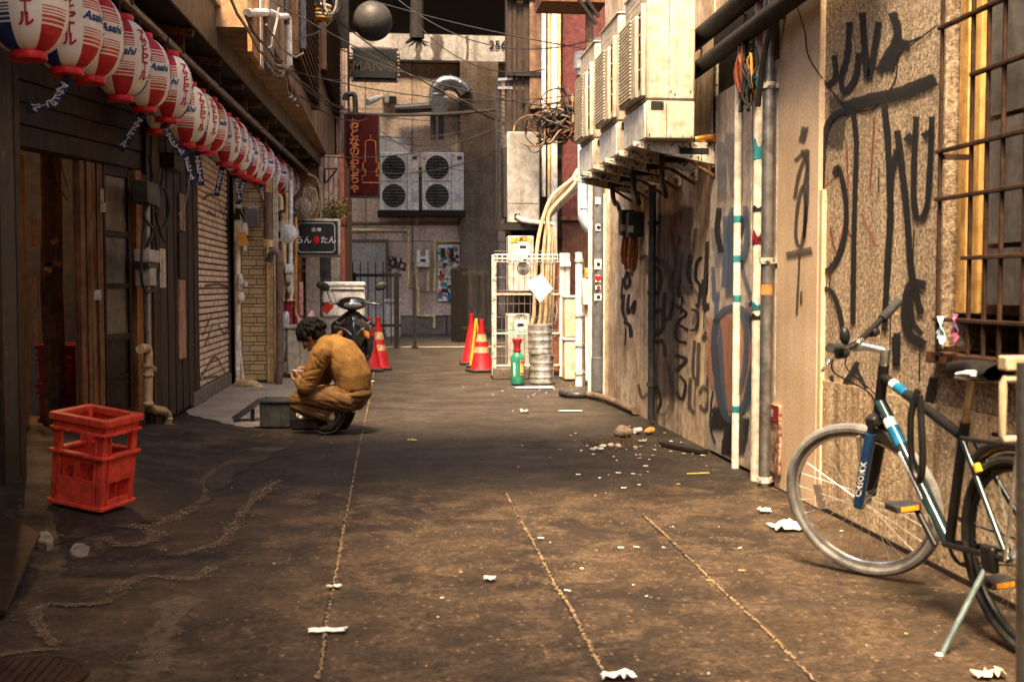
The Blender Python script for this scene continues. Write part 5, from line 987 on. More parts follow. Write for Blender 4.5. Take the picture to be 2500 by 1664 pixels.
# top right brackets
for i, (x0, y0_, x1, y1_) in enumerate(((1400, -20, 1456, 60), (1420, -20, 1462, 42))):
    mb = MB(); mb.beam(atY(x0, y0_, 12.6), atY(x1, y1_, 12.6), .035, .035); solo('iron_strut', mb, SOOT, ['long black slanting iron strut at the top beside the air conditioners', 'short black slanting iron strut at the top beside the air conditioners'][i], 'strut')
mb = MB(); a, b = atY(1315, 18, 13.2), atY(1470, -30, 13.2); mb.box((a.x, 12.9, a.z), (b.x, 13.5, b.z)); solo('canopy_edge', mb, RUST, 'rusty canopy edge at the top left of the air conditioners', 'canopy')
# ------------------------------------------------------------------ street things at the far end
def cone(px, Y, h_, label, bands=True, rz=0., colr=CONE):
    x = atY(px, 850, Y).x; t = thing('traffic_cone', label, 'traffic cone', (x, Y, .008), rz, 'traffic cones')
    mb = MB(); mb.cbox((0, 0, .018), (.38, .38, .036)); part('base', mb, RUBBER, t, .012, world=False)
    mb = MB(); mb.lathe([(.165, .036), (.155, .05), (.032, h_-.07), (.034, h_-.06), (.030, h_-.03), (.036, h_-.025), (.034, h_-.005), (.01, h_)], (0, 0, 0), 22); part('cone', mb, colr, t, world=False)
    if bands:
        R_ = lambda z: .155+(.032-.155)*(z-.05)/(h_-.12)+.002
        for z0_, z1_ in ((.36*h_, .47*h_), (.57*h_, .71*h_)): mb = MB(); mb.lathe([(R_(z0_), z0_), (R_(z1_), z1_)], (0, 0, 0), 22, cap=False); part('band', mb, REFLECT, t, world=False)
    return t
cone(924, 16.6, .76, 'red traffic cone with two soiled bands right of the scooter'); cone(903, 16.3, .76, 'plain red traffic cone half hidden behind the scooter', False)
cone(1176, 16.0, .74, 'red traffic cone with two cream bands in front of the wire cage', rz=.3)
cone(1152, 17.6, .78, 'narrow dark red cone behind the banded cone at right', False)
def ycone(px, Y, label):
    x = atY(px, 850, Y).x; t = thing('yellow_stand', label, 'stand', (x, Y, .008), 0, 'yellow stands')
    mb = MB(); mb.tube([(-.08, 0, .03), (.0, 0, .72)], .022, 10); part('leg', mb, mat('yellow_plastic', (.62, .36, .03), (.5, .28, .03), 8, .5), t, world=False)
    mb = MB(); mb.tube([(.08, .12, .03), (.0, 0, .72)], .022, 10); part('leg', mb, MATS['yellow_plastic'], t, world=False)
    mb = MB(); mb.cbox((0, .05, .015), (.3, .3, .03)); part('base', mb, RUBBER, t, .01, world=False)
ycone(1163, 16.9, 'yellow folding stand leaning behind the banded cone')
Y = 19.0; a, b = atY(1146, 870, Y), atY(1160, 790, Y); mb = MB(); mb.box((a.x, Y, .35), (b.x, Y+.02, .62)); ns = solo('small_notice', mb, PAPER, 'small white notice board with a red ring between the cones', 'sign')
mb = MB(); mb.torus(((a.x+b.x)/2, Y-.004, .5), .045, .007, 18, 5, Matrix.Rotation(R(90), 3, 'X')); part('red_ring', mb, REDPAINT, ns)
# dark ribbed folding screen
Y = 24.6; a, b = atY(1101, 828, Y), atY(1142, 655, Y); t = thing('ribbed_screen', 'dark ribbed metal screen standing at the street edge', 'screen', ((a.x+b.x)/2, Y, 0))
mb = MB(); mb.box((a.x, Y, .03), (b.x, Y+.03, b.z)); part('backing', mb, SOOT, t)
for k in range(7): mb = MB(); w_ = (b.x-a.x)/7; mb.box((a.x+k*w_+.008, Y-.03, .04), (a.x+(k+1)*w_-.008, Y, b.z)); part('rib', mb, mat('dark_brown_sheet', (.008, .0065, .0055), (.014, .011, .009), 5, .8, spec=.12), t, .006)
# black steel fences at both sides of the street mouth
def fence(px0, px1, Y, y_top, label, pick=7):
    a, b = atY(px0, 700, Y), atY(px1, 700, Y); zt = 1.2+(700-y_top)*Y/F; t = thing('steel_fence', label, 'fence', ((a.x+b.x)/2, Y, 0))
    for x in (a.x+.1, b.x-.12): mb = MB(); mb.box((x-.04, Y-.03, 0), (x+.04, Y+.03, zt+.05)); part('post', mb, SOOT, t, .004)
    for z in (zt, .45): mb = MB(); mb.box((a.x-.05, Y-.022, z-.03), (b.x-.02, Y+.022, z+.03)); part('rail', mb, SOOT, t, .004)
    for k in range(pick): x = a.x+(b.x-a.x)*(k+.5)/pick; mb = MB(); mb.tube([(x, Y, .1), (x, Y, zt+.26)], .010, 6); part('picket', mb, SOOT, t)
    return t
fence(852, 982, 22.3, 672, 'black steel picket fence at the left street corner behind the scooter'); 
t = thing('fence_post', 'lone black post right of the picket fence', 'post', (atY(1012, 700, 22.2).x, 22.2, 0)); x = t.location.x
mb = MB(); mb.box((x-.03, 22.17, 0), (x+.03, 22.23, 1.42)); part('shaft', mb, SOOT, t); mb = MB(); mb.box((x-.06, 22.14, 0), (x+.06, 22.26, .04)); part('foot', mb, SOOT, t)
fence(1135, 1196, 20.6, 668, 'black steel fence behind the banded cone at right', 3)
# black graffiti tag above the post, on the far wall
c4 = lambda x, y: (x, y)
stroke('graffiti', [ribbon([atY(x, y, YF) for x, y in pts], .055, (0, -1, 0), .006) for pts in ([(946, 620), (955, 650), (950, 660)], [(950, 640), (965, 632), (960, 655)], [(965, 628), (972, 655), (980, 630)], [(978, 640), (990, 645), (985, 655)], [(945, 645), (990, 660)], [(956, 625), (970, 645)])], INK, fb)
# bin-like plinth on the far pavement
mb = MB(); a, b = atY(962, 800, 27.5), atY(968, 735, 27.5); mb.box((a.x-.2, 27.3, 0), (a.x+.15, 27.7, .82)); mb.box((a.x-.25, 27.25, .82), (a.x+.2, 27.75, .9)); solo('stone_bin', mb, ACGREY, 'pale stone bin at the far pavement behind the cones', 'bin', bevel=.02)
# two double-fan condensers on the far wall
for i, (x0, x1) in enumerate(((927, 1022), (1031, 1132))):
    Y = YF-.55; a, b = atY(x0, 513, Y), atY(x1, 373, Y); t = thing('double_condenser', ['left double-fan condenser on the far pink wall', 'right double-fan condenser on the far pink wall'][i], 'air conditioner', ((a.x+b.x)/2, Y, a.z), 0, 'double-fan condensers')
    mb = MB(); mb.box((a.x, Y, a.z), (b.x, Y+.4, b.z)); part('casing', mb, ACWHITE, t, .015)
    w_ = b.x-a.x; h_ = b.z-a.z; xc = a.x+w_*.36
    for k in (0, 1):
        zc_ = a.z+h_*(.25+.49*k); c = Vector((xc, Y-.003, zc_)); rr = h_*.205
        mb = MB(); mb.lathe([(rr, 0), (rr, .02), (.01, .02)], c, 28, Matrix.Rotation(R(-90), 3, 'X')); part('fan_opening', mb, BLACK, t)
        mb = MB(); mb.torus(c, rr+.012, .012, 28, 6, Matrix.Rotation(R(90), 3, 'X')); part('fan_ring', mb, ACWHITE, t)
        for q in range(7):
            dz = rr*(-.8+q*1.6/6); hw = math.sqrt(rr*rr-dz*dz); mb = MB(); mb.beam(c+Vector((-hw, -.012, dz)), c+Vector((hw, -.012, dz)), .006, .006); part('guard_wire', mb, ACGREY, t)
        for q in range(3):
            mb = MB(); ang = q*2.1; mb.beam(c+Vector((0, .01, 0)), c+Vector((rr*.85*math.cos(ang), .01, rr*.85*math.sin(ang))), .01, rr*.5, (0, 1, .3)); part('fan_blade', mb, DARKSTEEL, t)
    mb = MB(); mb.box((a.x+w_*.70, Y-.004, a.z+.02), (a.x+w_*.71, Y+.002, b.z-.02)); part('panel_seam', mb, SOOT, t)
    mb = MB(); mb.box((a.x+.02, Y-.004, a.z+h_*.495), (a.x+w_*.69, Y+.002, a.z+h_*.505)); part('panel_seam', mb, SOOT, t)
    mb = MB(); mb.box((a.x+w_*.80, Y-.006, a.z+h_*.14), (a.x+w_*.95, Y+.001, a.z+h_*.30)); part('sticker', mb, mat('pale_blue_sticker', (.42, .47, .5)), t)
    mb = MB(); mb.box((a.x+w_*.84, Y-.006, a.z+h_*.88), (a.x+w_*.96, Y+.001, a.z+h_*.94)); part('badge', mb, DARKSTEEL, t)
    mb = MB(); mb.box((a.x-.05, Y-.02, a.z-.14), (b.x+.05, Y+.55, a.z-.005)); part('bracket', mb, SOOT, t)
# pipes, meter and sticker board on the far wall
def farpipe(pts, r, m, lab): mb = MB(); mb.tube([atY(x, y, YF-.07) for x, y in pts], r, 8); return solo('wall_pipe', mb, m, lab, 'pipe', 'pipes on the far wall')
farpipe([(850, 562), (998, 562), (998, 700), (1022, 700), (1022, 770), (1060, 772), (1060, 800)], .045, CREAMPIPE, 'cream pipe stepping down the far wall left of the gas meter')
farpipe([(1062, 710), (1062, 590), (1150, 588), (1150, 480), (1152, 400)], .05, CREAMPIPE, 'cream pipe framing the sticker board on the far wall')
farpipe([(1018, 640), (1018, 705), (1045, 712), (1045, 660)], .04, CREAMPIPE, 'cream looped pipe below the gas meter on the far wall')
farpipe([(1175, 560), (1175, 690)], .06, CREAMPIPE, 'upright cream pipe at the pilaster of the far wall')
farpipe([(1018, 515), (1018, 545)], .04, CREAMPIPE, 'short cream drain below the left double-fan condenser'); farpipe([(1128, 515), (1132, 530), (1150, 535)], .05, CREAMPIPE, 'short cream drain below the right double-fan condenser')
farpipe([(845, 412), (1050, 412)], .03, CABLE, 'thin black conduit across the far wall below the silver duct')
mb = MB(); mb.tube([atY(850, 545, YF-.05), atY(1140, 545, YF-.05)], .04, 8); solo('wall_ledge_pipe', mb, mat('brown_band_pipe', (.14, .09, .06)), 'brown horizontal pipe across the far wall below the condensers', 'pipe')
t = thing('gas_meter', 'white gas meter with twin pipes on the far wall', 'meter', tuple(atY(1032, 655, YF-.15))); a, b = atY(1017, 652, YF-.15), atY(1048, 625, YF-.15)
mb = MB(); mb.box((a.x, YF-.25, a.z), (b.x, YF-.02, b.z)); part('body', mb, ACWHITE, t, .02)
mb = MB(); mb.box((a.x+.1, YF-.255, a.z+.13), (a.x+.22, YF-.248, a.z+.2)); part('dial', mb, BLACK, t)
for px in (1022, 1043): p = atY(px, 625, YF-.12); mb = MB(); mb.tube([p, p+Vector((0, 0, .16))], .045, 8); part('riser', mb, WHITEPIPE, t)
bd = thing('sticker_board', 'white board covered in colourful stickers on the far wall', 'board', tuple(atY(1095, 735, YF-.08)))
for (x0, x1, y0_, y1_) in ((1069, 1122, 598, 650), (1069, 1116, 652, 735)):
    a, b = atY(x0, y1_, YF-.06), atY(x1, y0_, YF-.06); mb = MB(); mb.box((a.x, YF-.1, a.z), (b.x, YF-.02, b.z)); part('panel', mb, PAPER, bd, .005)
cols = [(.5, .03, .04), (.03, .12, .3), (.55, .3, .05), (.04, .22, .25), (.02, .02, .02), (.6, .55, .5), (.25, .05, .2), (.1, .3, .1), (.03, .03, .035), (.4, .4, .42), (.02, .02, .02)]
for k in range(90):
    x, y_ = random.uniform(1072, 1118), random.uniform(602, 732)
    if y_ > 645 and x > 1112: continue
    c = atY(x, y_, YF-.103-.0004*k); w_, h_ = random.uniform(.05, .15), random.uniform(.04, .11)
    mb = MB(); mb.cbox(c, (w_, .002, h_), Matrix.Rotation(random.uniform(-.4, .4), 3, 'Y')); cc = random.choice(cols); part('sticker', mb, mat('sticker_%d' % cols.index(cc), cc, None, rough=.5), bd)
for px in (1081, 1103): c = atY(px, 617, YF-.14); mb = MB(); mb.cbox(c, (.11, .004, .24)); part('dark_poster', mb, BLACK, bd)
mb = MB(); c = atY(1145, 618, YF-.05); mb.sphere(c, .14, 14, 8, None, (1, .4, 1)); solo('wall_vent', mb, mat('brown_vent', (.09, .06, .045)), 'round brown vent cowl right of the sticker board', 'vent')
# silver duct
t = thing('silver_duct', 'silver exhaust duct bending over the far wall above the condensers', 'duct', tuple(atY(1065, 320, YF-.3)))
SILV = mat('dull_silver_duct', (.42, .42, .42), (.30, .29, .28), 6, .32, .9)
mb = MB(); mb.tube(spline([atY(1066, 250, YF-.35), atY(1066, 222, YF-.35), atY(1080, 205, YF-.35), atY(1100, 203, YF-.35), atY(1120, 210, YF-.35), atY(1136, 228, YF-.35)], 3), .19, 16); part('bend', mb, SILV, t)
for k, (x, y_) in enumerate(((1066, 232), (1075, 210), (1100, 203), (1122, 212))): mb = MB(); mb.sphere(atY(x, y_, YF-.35), .215, 14, 8, None, (1 if k in (0,) else .25, .98, .2 if k == 0 else 1)); part('seam', mb, SILV, t)
mb = MB(); a, b = atY(1052, 285, YF), atY(1090, 248, YF); mb.box((a.x, YF-.6, a.z), (b.x, YF-.12, b.z)); part('junction_box', mb, mat('galvanised_box', (.30, .29, .28), (.22, .21, .20), 6, .45, .6), t, .01)
for px in (1057, 1077): a, b = atY(px, 340, YF-.2), atY(px, 285, YF-.2); mb = MB(); mb.tube([a, b], .07, 10); part('drop', mb, DARKSTEEL, t)
mb = MB(); mb.tube([atY(965, 268, YF-.3), atY(1052, 262, YF-.3)], [.12, .12], 14); part('branch', mb, DARKSTEEL, t)
# security camera
t = thing('security_camera', 'white bullet security camera on the far wall below the dark sign', 'camera', tuple(atY(940, 245, YF-.3)))
mb = MB(); mb.tube([atY(897, 250, YF-.9), atY(922, 240, YF-.6)], [.085, .075], 12); part('barrel', mb, ACWHITE, t)
mb = MB(); a = atY(922, 240, YF-.6); mb.tube([a, atY(932, 236, YF-.3), atY(936, 240, YF-.05)], .05, 8); part('arm', mb, ACWHITE, t)
mb = MB(); c = atY(942, 240, YF-.1); mb.cbox(c, (.16, .16, .26)); part('mount', mb, ACGREY, t, .01)
mb = MB(); c = atY(956, 244, YF-.1); mb.cbox(c, (.25, .1, .16)); part('junction', mb, BLACK, t)
# dark sign with a rim of bulbs
Y = 21.7; a, b = atY(862, 192, Y), atY(968, 124, Y); t = thing('bulb_sign', 'dark green hanging sign rimmed with bulbs at the top', 'sign', ((a.x+b.x)/2, Y, a.z))
mb = MB(); mb.box((a.x, Y-.08, a.z), (b.x, Y+.08, b.z)); part('panel', mb, mat('dark_green_panel', (.002, .0035, .003), (.003, .005, .004), 5, .6, spec=.2), t, .01)
q = place(text_mb('MAN-Z', .26, .01), ((a.x+b.x)/2, Y-.083, (a.z+b.z)/2-.05), (1, 0, 0), (0, 0, 1), .001); part('lettering', q, mat('dim_brown_letter', (.025, .016, .008)), t)
for k in range(17):
    x = a.x+(b.x-a.x)*k/16
    for z in (a.z-.03, b.z+.03): mb = MB(); mb.sphere((x, Y, z), .038, 8, 6); part('bulb', mb, mat('dead_bulb', (.10, .085, .075), None, rough=.25), t)
for k in range(1, 8):
    z = a.z+(b.z-a.z)*k/8; mb = MB(); mb.sphere((b.x+.03, Y, z), .038, 8, 6); part('bulb', mb, MATS['dead_bulb'], t)
for y_ in (138, 160): mb = MB(); mb.beam(atY(838, y_, Y), atY(864, y_, Y), .03, .03); part('bracket', mb, SOOT, t)
# dark red upright sign
Y = 21.2; a, b = atY(841, 483, Y), atY(927, 278, Y); t = thing('red_sign', 'dark red upright sign with gold lettering hanging at the left corner', 'sign', ((a.x+b.x)/2, Y, a.z))
mb = MB(); mb.box((a.x, Y-.06, a.z), (b.x, Y+.06, b.z)); part('frame', mb, BLACK, t, .006)
mb = MB(); mb.box((a.x+.03, Y-.068, a.z+.04), (b.x-.03, Y-.058, b.z-.03)); part('face', mb, mat('dark_red_face', (.030, .0025, .004), (.020, .002, .003), 3, .85, spec=.08), t)
q = text_mb('\n'.join('おとなのおもちゃ'), .20, .025, line=.83); c = atY(866, 380, Y-.07); place(q, c, (1, 0, 0), (0, 0, 1), .002); part('lettering', q, mat('faded_gold_letter', (.26, .10, .024), (.18, .055, .016), 9, .5), t)
lp = [(0, .42), (.0, .32), (.09, .30), (.10, -.08), (.14, -.10), (.14, -.20), (.10, -.22), (.10, -.33), (.16, -.34), (.16, -.46), (-.16, -.46), (-.16, -.34), (-.10, -.33), (-.10, -.22), (-.14, -.20), (-.14, -.10), (-.10, -.08), (-.09, .30), (0, .32)]
c = atY(905, 385, Y-.07); mb = MB(); mb.tube([c+Vector((x, 0, z)) for x, z in lp], .012, 5); part('outline_drawing', mb, MATS['faded_gold_letter'], t)
mb = MB(); mb.tube(spline([atY(842, 245, Y), atY(845, 232, Y), atY(856, 230, Y), atY(866, 235, Y), atY(868, 280, Y)], 2), .05, 10); part('bracket_pipe', mb, BLACK, t)
mb = MB(); mb.beam(atY(826, 440, Y), atY(842, 436, Y), .03, .03); part('bracket', mb, SOOT, t); mb = MB(); mb.beam(atY(826, 458, Y), atY(842, 438, Y), .02, .02); part('bracket', mb, SOOT, t)
# round lantern globe under the deck
mb = MB(); c = atY(910, 52, 21.8); mb.sphere(c, .37, 28, 18); g_ = solo('globe_lamp', mb, mat('dim_globe', (.055, .047, .042), (.04, .035, .03), 2, .5), 'big dim round globe lamp hanging under the dark deck', 'lamp')
mb = MB(); mb.tube([c+Vector((0, 0, .35)), (c.x, c.y, 7.5)], .02, 6); part('stem', mb, BLACK, g_)
mb = MB(); c0 = atY(1018, -10, 21.9); c1 = atY(1018, 95, 21.9); mb.tube([c0, c1], [.12, .14], 8)
for k in range(26): a_ = random.uniform(0, 6.28); mb.tube([c1, c1+Vector((.22*math.cos(a_), .1*math.sin(a_), -.1*random.uniform(.2, 1.6)))], .012, 4)
solo('dark_tassel', mb, SOOT, 'dark tassel hanging from the deck at the top centre', 'tassel')
# wires strung across
wires = [((640, -10, 9), (1330, 330, 15)), ((750, -10, 14), (1250, 310, 18)), ((830, 120, 18), (1330, 260, 15)), ((700, 170, 12), (1420, 230, 14)), ((760, 380, 18), (1240, 300, 20)), ((800, 395, 19), (1300, 330, 16)), ((840, 270, 21), (1230, 290, 22)), ((850, 265, 21), (1200, 250, 25)),
         ((600, 20, 10), (860, 270, 20)), ((640, 150, 11), (900, 290, 21)), ((870, -10, 16), (1430, 120, 13)), ((960, -10, 16), (1440, 100, 13)), ((1020, 60, 20), (1330, 170, 15)), ((850, 300, 22), (1160, 330, 26)), ((900, 330, 24), (1200, 300, 24)), ((1000, 420, 26), (1230, 360, 22)), ((690, 60, 12), (860, 170, 20)), ((930, 320, 24), (1180, 420, 26))]
WIRES = []
for i, (p, q) in enumerate(wires):
    a, b = atY(*p), atY(*q); mb = MB(); mb.tube(sag(a, b, random.uniform(.05, .35), 14), random.choice((.006, .007, .008, .010)), 5)
    yc = p[1]+(q[1]-p[1])*(1040-p[0])/(q[0]-p[0]) if p[0] < 1040 < q[0] else None
    o = solo('overhead_wire', mb, CABLE if i % 7 else mat('tan_grey_cable', (.12, .10, .08)), 'wire', 'wire', 'overhead wires'); WIRES.append((yc, p[0], o))
cross = sorted([w for w in WIRES if w[0] is not None], key=lambda w: w[0]); short = sorted([w for w in WIRES if w[0] is None], key=lambda w: w[1])
for i, w in enumerate(cross): w[2]['label'] = f'{ordn[i]} thin overhead wire from the top where the wires cross the alley centre'
for i, w in enumerate(short): w[2]['label'] = f'{ordn[i]} wire from the left among those ending at the corner post'
mb = MB(); mb.tube(sag(atY(846, 277, 21.5), atY(1210, 268, 21.5), .06, 10), .03, 6); solo('thick_overhead_cable', mb, CABLE, 'thick black cable strung level above the red sign', 'cable')
# ------------------------------------------------------------------ awning over the lanterns
aw = thing('awning', 'long brown sheet metal awning running above the lantern row', 'awning', (-1.5, 13, 3.1))
def afx(y): return -1.50+(y-7)*(.42/12.3)          # x of the fascia along the alley
FASC = mat('brown_sheet_fascia', (.115, .085, .055), (.16, .12, .08), 3, .55, .2, streak=((.06, .04, .026), .6, 4), bump=.05)
y_ = 5.0
while y_ < 19.2:
    y2_ = min(y_+.92, 19.3); mb = MB(); mb.prism([(afx(y_), y_+.004, 3.13), (afx(y2_), y2_-.004, 3.13), (afx(y2_), y2_-.004, 3.50), (afx(y_), y_+.004, 3.50)], (-.02, 0, 0)); part('fascia_panel', mb, FASC, aw, .003); y_ = y2_
mb = MB(); mb.beam((afx(5)+.012, 5, 3.505), (afx(19.3)+.012, 19.3, 3.505), .05, .045); part('pale_edge_trim', mb, mat('pale_gutter_trim', (.44, .36, .26), (.32, .25, .17), 5, .45, .3), aw, .004)
mb = MB(); mb.beam((afx(5)-.08, 5, 3.56), (afx(19.3)-.08, 19.3, 3.56), .12, .05); part('gutter', mb, DARKSTEEL, aw)
mb = MB(); mb.prism([(XL-.1, 5, 3.24), (afx(5)-.03, 5, 3.14), (afx(19.3)-.03, 19.3, 3.14), (XL-.1, 19.3, 3.24)], (0, 0, .03)); part('soffit', mb, SOOT, aw)
for y_ in [5.4+1.15*k for k in range(13)]:
    if y_ < 19: mb = MB(); mb.beam((XL-.05, y_, 3.17), (afx(y_)-.03, y_, 3.10), .05, .05); part('rib', mb, RUST, aw)
for k, (dx, dz, r_) in enumerate(((-.16, 2.99, .022), (-.26, 3.04, .015))):
    mb = MB(); mb.tube([(afx(5)+dx, 5, dz), (afx(19.5)+dx, 19.5, dz)], r_, 8); part('support_rail', mb, STEEL if k == 0 else RUST, aw)
for y_ in [6+1.5*k for k in range(9)]: mb = MB(); mb.box((afx(y_)-.19, y_-.02, 2.98), (afx(y_)-.13, y_+.02, 3.15)); part('hanger', mb, RUST, aw)
nw = MB()
for k in range(140):   # bird netting and stray wires under the awning
    y_ = random.uniform(5, 18.5); c = Vector((random.uniform(XL, afx(y_)-.1), y_, random.uniform(2.9, 3.12))); nw.tube([c, c+Vector((random.uniform(-.12, .12), random.uniform(-.3, .3), random.uniform(-.12, .08)))], .004, 3, False)
o = part('dangling_wires', nw, CABLE, aw); o['kind'] = 'stuff'
# ------------------------------------------------------------------ paper lanterns
PAPERL = mat('lantern_paper_white', (.84, .80, .72), (.80, .74, .64), 9, .7, fine=(13., .06)); PAPERR = mat('lantern_paper_red', (.50, .028, .030), (.42, .022, .026), 9, .65); PAPERB = mat('lantern_paper_blue', (.022, .05, .20), (.018, .04, .16), 9, .65)
STRIPER = mat('lantern_stripe_red', (.50, .055, .03), (.55, .10, .05), 9, .65)
RL, HL, ZB = .18, .44, .035
def lrad(t): return .066+(RL-.066)*max(0, 1-abs(t)**2.35)**.62
def lantern_body():
    mb = MB(); rows, cols = 66, 48; vs = []; fs = []; ms = []
    for i in range(rows+1):
        t = -1+2*i/rows; r_ = lrad(t)-(.0026 if i % 2 else 0)
        for k in range(cols): a = 2*math.pi*(k-.5*6)/cols; vs.append((r_*math.sin(a), -r_*math.cos(a), ZB+HL*(t+1)/2))
    up = 'CCCCCCCCCCCCC'; patt = [1]*14+[0]+[1]*2+[0]+[1]*2+[0]+[1]+[0]+[1]+[0]+[1]+[0]+[0]*13
    patt = (patt+[0]*99)[:33]
    low = [1]*15+[0, 1, 1, 0, 1, 1, 0, 1, 0, 1, 0, 2, 0, 0, 0, 0, 0, 0][:18]
    full = low[:33]+[0]*0; full = full+[0]*(33-len(full)); hi_ = list(reversed(full)); hi_ = [0]*2+hi_[:-2]+[] ; seq = full+(hi_+[1]*33)[:33]
    for i in range(rows):
        for k in range(cols):
            p = (k//6) % 4; s_ = seq[i]; m_ = 0
            if p == 1 and s_: m_ = 1 if s_ == 1 and (i < 15 or i > 52) else 3
            if p == 3 and s_: m_ = 2
            mb.mi = m_; o = 0
            fs.append((i*cols+k, i*cols+(k+1) % cols, (i+1)*cols+(k+1) % cols, (i+1)*cols+k)); ms.append(m_)
    mb.v = [Vector(v) for v in vs]; mb.f = fs; mb.m = ms; mb.sharp = 60; return mb
def lantern_text(body, size, ang, z, bold, shear=0., line=.86):
    q = text_mb(body, size, bold, shear, line=line, maxlen=.012); out = []
    for v in q.v:
        zz_ = z+v.y; t = max(-.97, min(.97, (zz_-ZB)/HL*2-1)); r_ = lrad(t)+.0035; a = ang+v.x/.165; out.append(Vector((r_*math.sin(a), -r_*math.cos(a), zz_)))
    q.v = out; return q
ln = thing('paper_lantern', 'x', 'lantern', (0, 0, 0), 0, 'row of paper lanterns under the awning')
part('shade', lantern_body(), [PAPERL, PAPERR, PAPERB, STRIPER], ln, world=False)
for z0_, nm in ((0, 'bottom_ring'), (ZB+HL-.004, 'top_ring')):
    mb = MB(); mb.lathe([(.060, z0_), (.078, z0_+.002), (.080, z0_+.006), (.080, z0_+.032), (.076, z0_+.038), (.060, z0_+.038)], (0, 0, 0), 26); part(nm, mb, REDPAINT, ln, world=False)
for k in range(8):
    a = k*math.pi/4
    if k % 2 == 0: q = lantern_text('\n'.join('アサヒビ｜ル'), .066, a, ZB+HL*.53, .035, line=.74); part('brand_lettering', q, mat('lantern_letter_red', (.42, .02, .022)), ln, world=False)
    else: q = lantern_text('Asahi', .060, a, ZB+HL*.545, .03, .35); part('brand_lettering', q, mat('lantern_letter_blue', (.012, .045, .16)), ln, world=False)
mb = MB(); mb.tube([(0, 0, ZB+HL+.03), (0, 0, ZB+HL+.14)], .006, 5); part('hook', mb, BLACK, ln, world=False)
TAGB = mat('navy_paper_tag', (.016, .035, .10), (.012, .028, .08), 9, .6)
def paper_tag(parent, swing, yaw, fold=0., off=(0, 0)):
    M = Matrix.Translation((off[0], off[1], -.004)) @ Matrix.Rotation(yaw, 4, 'Z') @ Matrix.Rotation(swing, 4, 'Y')
    def f(x, s_):                          # bends sideways once along its length
        if fold and s_ > .15: return M @ Vector((x*math.cos(fold)-math.sin(fold)*(s_-.15)*-1, 0, -.15-(s_-.15)*math.cos(fold)+x*math.sin(fold)))
        return M @ Vector((x, 0, -s_))
    mb = MB(); mb.grid([[f(x, s_)+Vector((0, yy, 0)) for x in (-.026, .026)] for s_ in (.0, .05, .10, .15, .20, .25, .29) for yy in (0,)]); mb.sharp = 0
    o = part('paper_tag', mb, TAGB, parent, world=False); 
    q = text_mb('\n'.join('アサヒビ｜ル'), .048, .03, line=.74, maxlen=.03); q.v = [f(v.x, .150-v.y)+(M.to_3x3() @ Vector((0, -.003, 0))) for v in q.v]; part('tag_lettering', q, PAPER, o, world=False)
    return o
ring = [(70, 149), (164, 186), (221, 206), (293, 249), (352, 276), (406, 301), (383, 329), (452, 360), (484, 368), (506, 380), (547, 406), (567, 411), (580, 427), (600, 437), (617, 444), (634, 451), (655, 468), (670, 470), (686, 476), (706, 485), (720, 493)]
tags = {1: (.55, 0, -.75), 4: (.6, .0, .0), 5: (-.5, 0, .3), 7: (-.3, 0, 0), 8: (-.12, .1, 0), 10: (.22, 0, 0), 12: (-.15, 0, 0), 13: (.3, 0, 0), 15: (-.3, 0, .2), 17: (-.2, .1, 0), 19: (-.45, 0, 0), 20: (-.1, .1, 0)}
faces = [0, -.12, .1, .66, .15, .75, .2, .78, .70, .1, .80, .2, .9, .3, .72, .15, .85, .1, .74, .8, .2]
for i, (x, y) in enumerate(ring):
    xl = -1.6 if i != 6 else -1.78
    c = atX(x, y, xl); o = ln if i == 0 else copy_tree(ln)
    o.location = c; vd = math.atan2(-c.x, -c.y)   # turned towards where one walks up the alley
    o.rotation_euler = (R(random.uniform(-2, 2)), R(random.uniform(-2.5, 2.5)), -math.atan2(c.x, c.y)-faces[i]*1.0+random.uniform(-.04, .04))
    o['label'] = f'{ordn[i]} red, white and blue paper lantern from the near end of the row' if 0 < i < 20 else ('nearest red, white and blue paper lantern, cut off at the left edge' if i == 0 else 'last and smallest paper lantern at the far end of the row')
for i, o in enumerate([l for l in COL.objects if l.name.startswith('paper_lantern')]):
    pass
lanterns = sorted([l for l in COL.objects if l.name.startswith('paper_lantern')], key=lambda l: l.location.y)
for i, (sw, yw, fo) in tags.items(): paper_tag(lanterns[i], sw, -lanterns[i].rotation_euler.z+yw, fo, (random.uniform(-.02, .02), -.02))
for i, l in enumerate(lanterns):   # hangers up to the rail
    pass
# ------------------------------------------------------------------ fixtures on the ribbed dark wall
XF = XL+.10
fp = lambda L_, X=XF: [atX(x, y, X) for x, y in L_]
t = thing('gas_pipe', 'yellowed gas pipe with a valve stepping down from the dark ribbed wall', 'pipe', tuple(atX(380, 1045, XF)))
mb = MB(); mb.tube(fp([(342, 852), (350, 849), (360, 850), (362, 860), (362, 885)]), .034, 12); part('top_bend', mb, CREAMPIPE, t)
mb = MB(); mb.tube(fp([(362, 885), (361, 985), (366, 996), (380, 1000), (400, 1003), (408, 1010), (409, 1035), (416, 1044), (440, 1047)]), .036, 12); part('lower_run', mb, CREAMPIPE, t)
mb = MB(); mb.tube(fp([(440, 1047), (452, 1049), (457, 1062)]), [.034, .040, .045], 12); part('floor_end', mb, CREAMPIPE, t)
for (x, y) in ((361, 893), (361, 915), (361, 985), (384, 1001), (409, 1022), (434, 1047)): c = atX(x, y, XF); mb = MB(); mb.sphere(c, .046, 12, 8, None, (1, 1, .6)); part('joint', mb, CREAMPIPE, t)
c = atX(370, 903, XF); mb = MB(); mb.tube([c+Vector((0, -.05, 0)), c+Vector((0, .09, .0))], .026, 10); part('valve', mb, mat('brass_valve', (.36, .22, .09), (.25, .14, .06), 14, .4, .5), t)
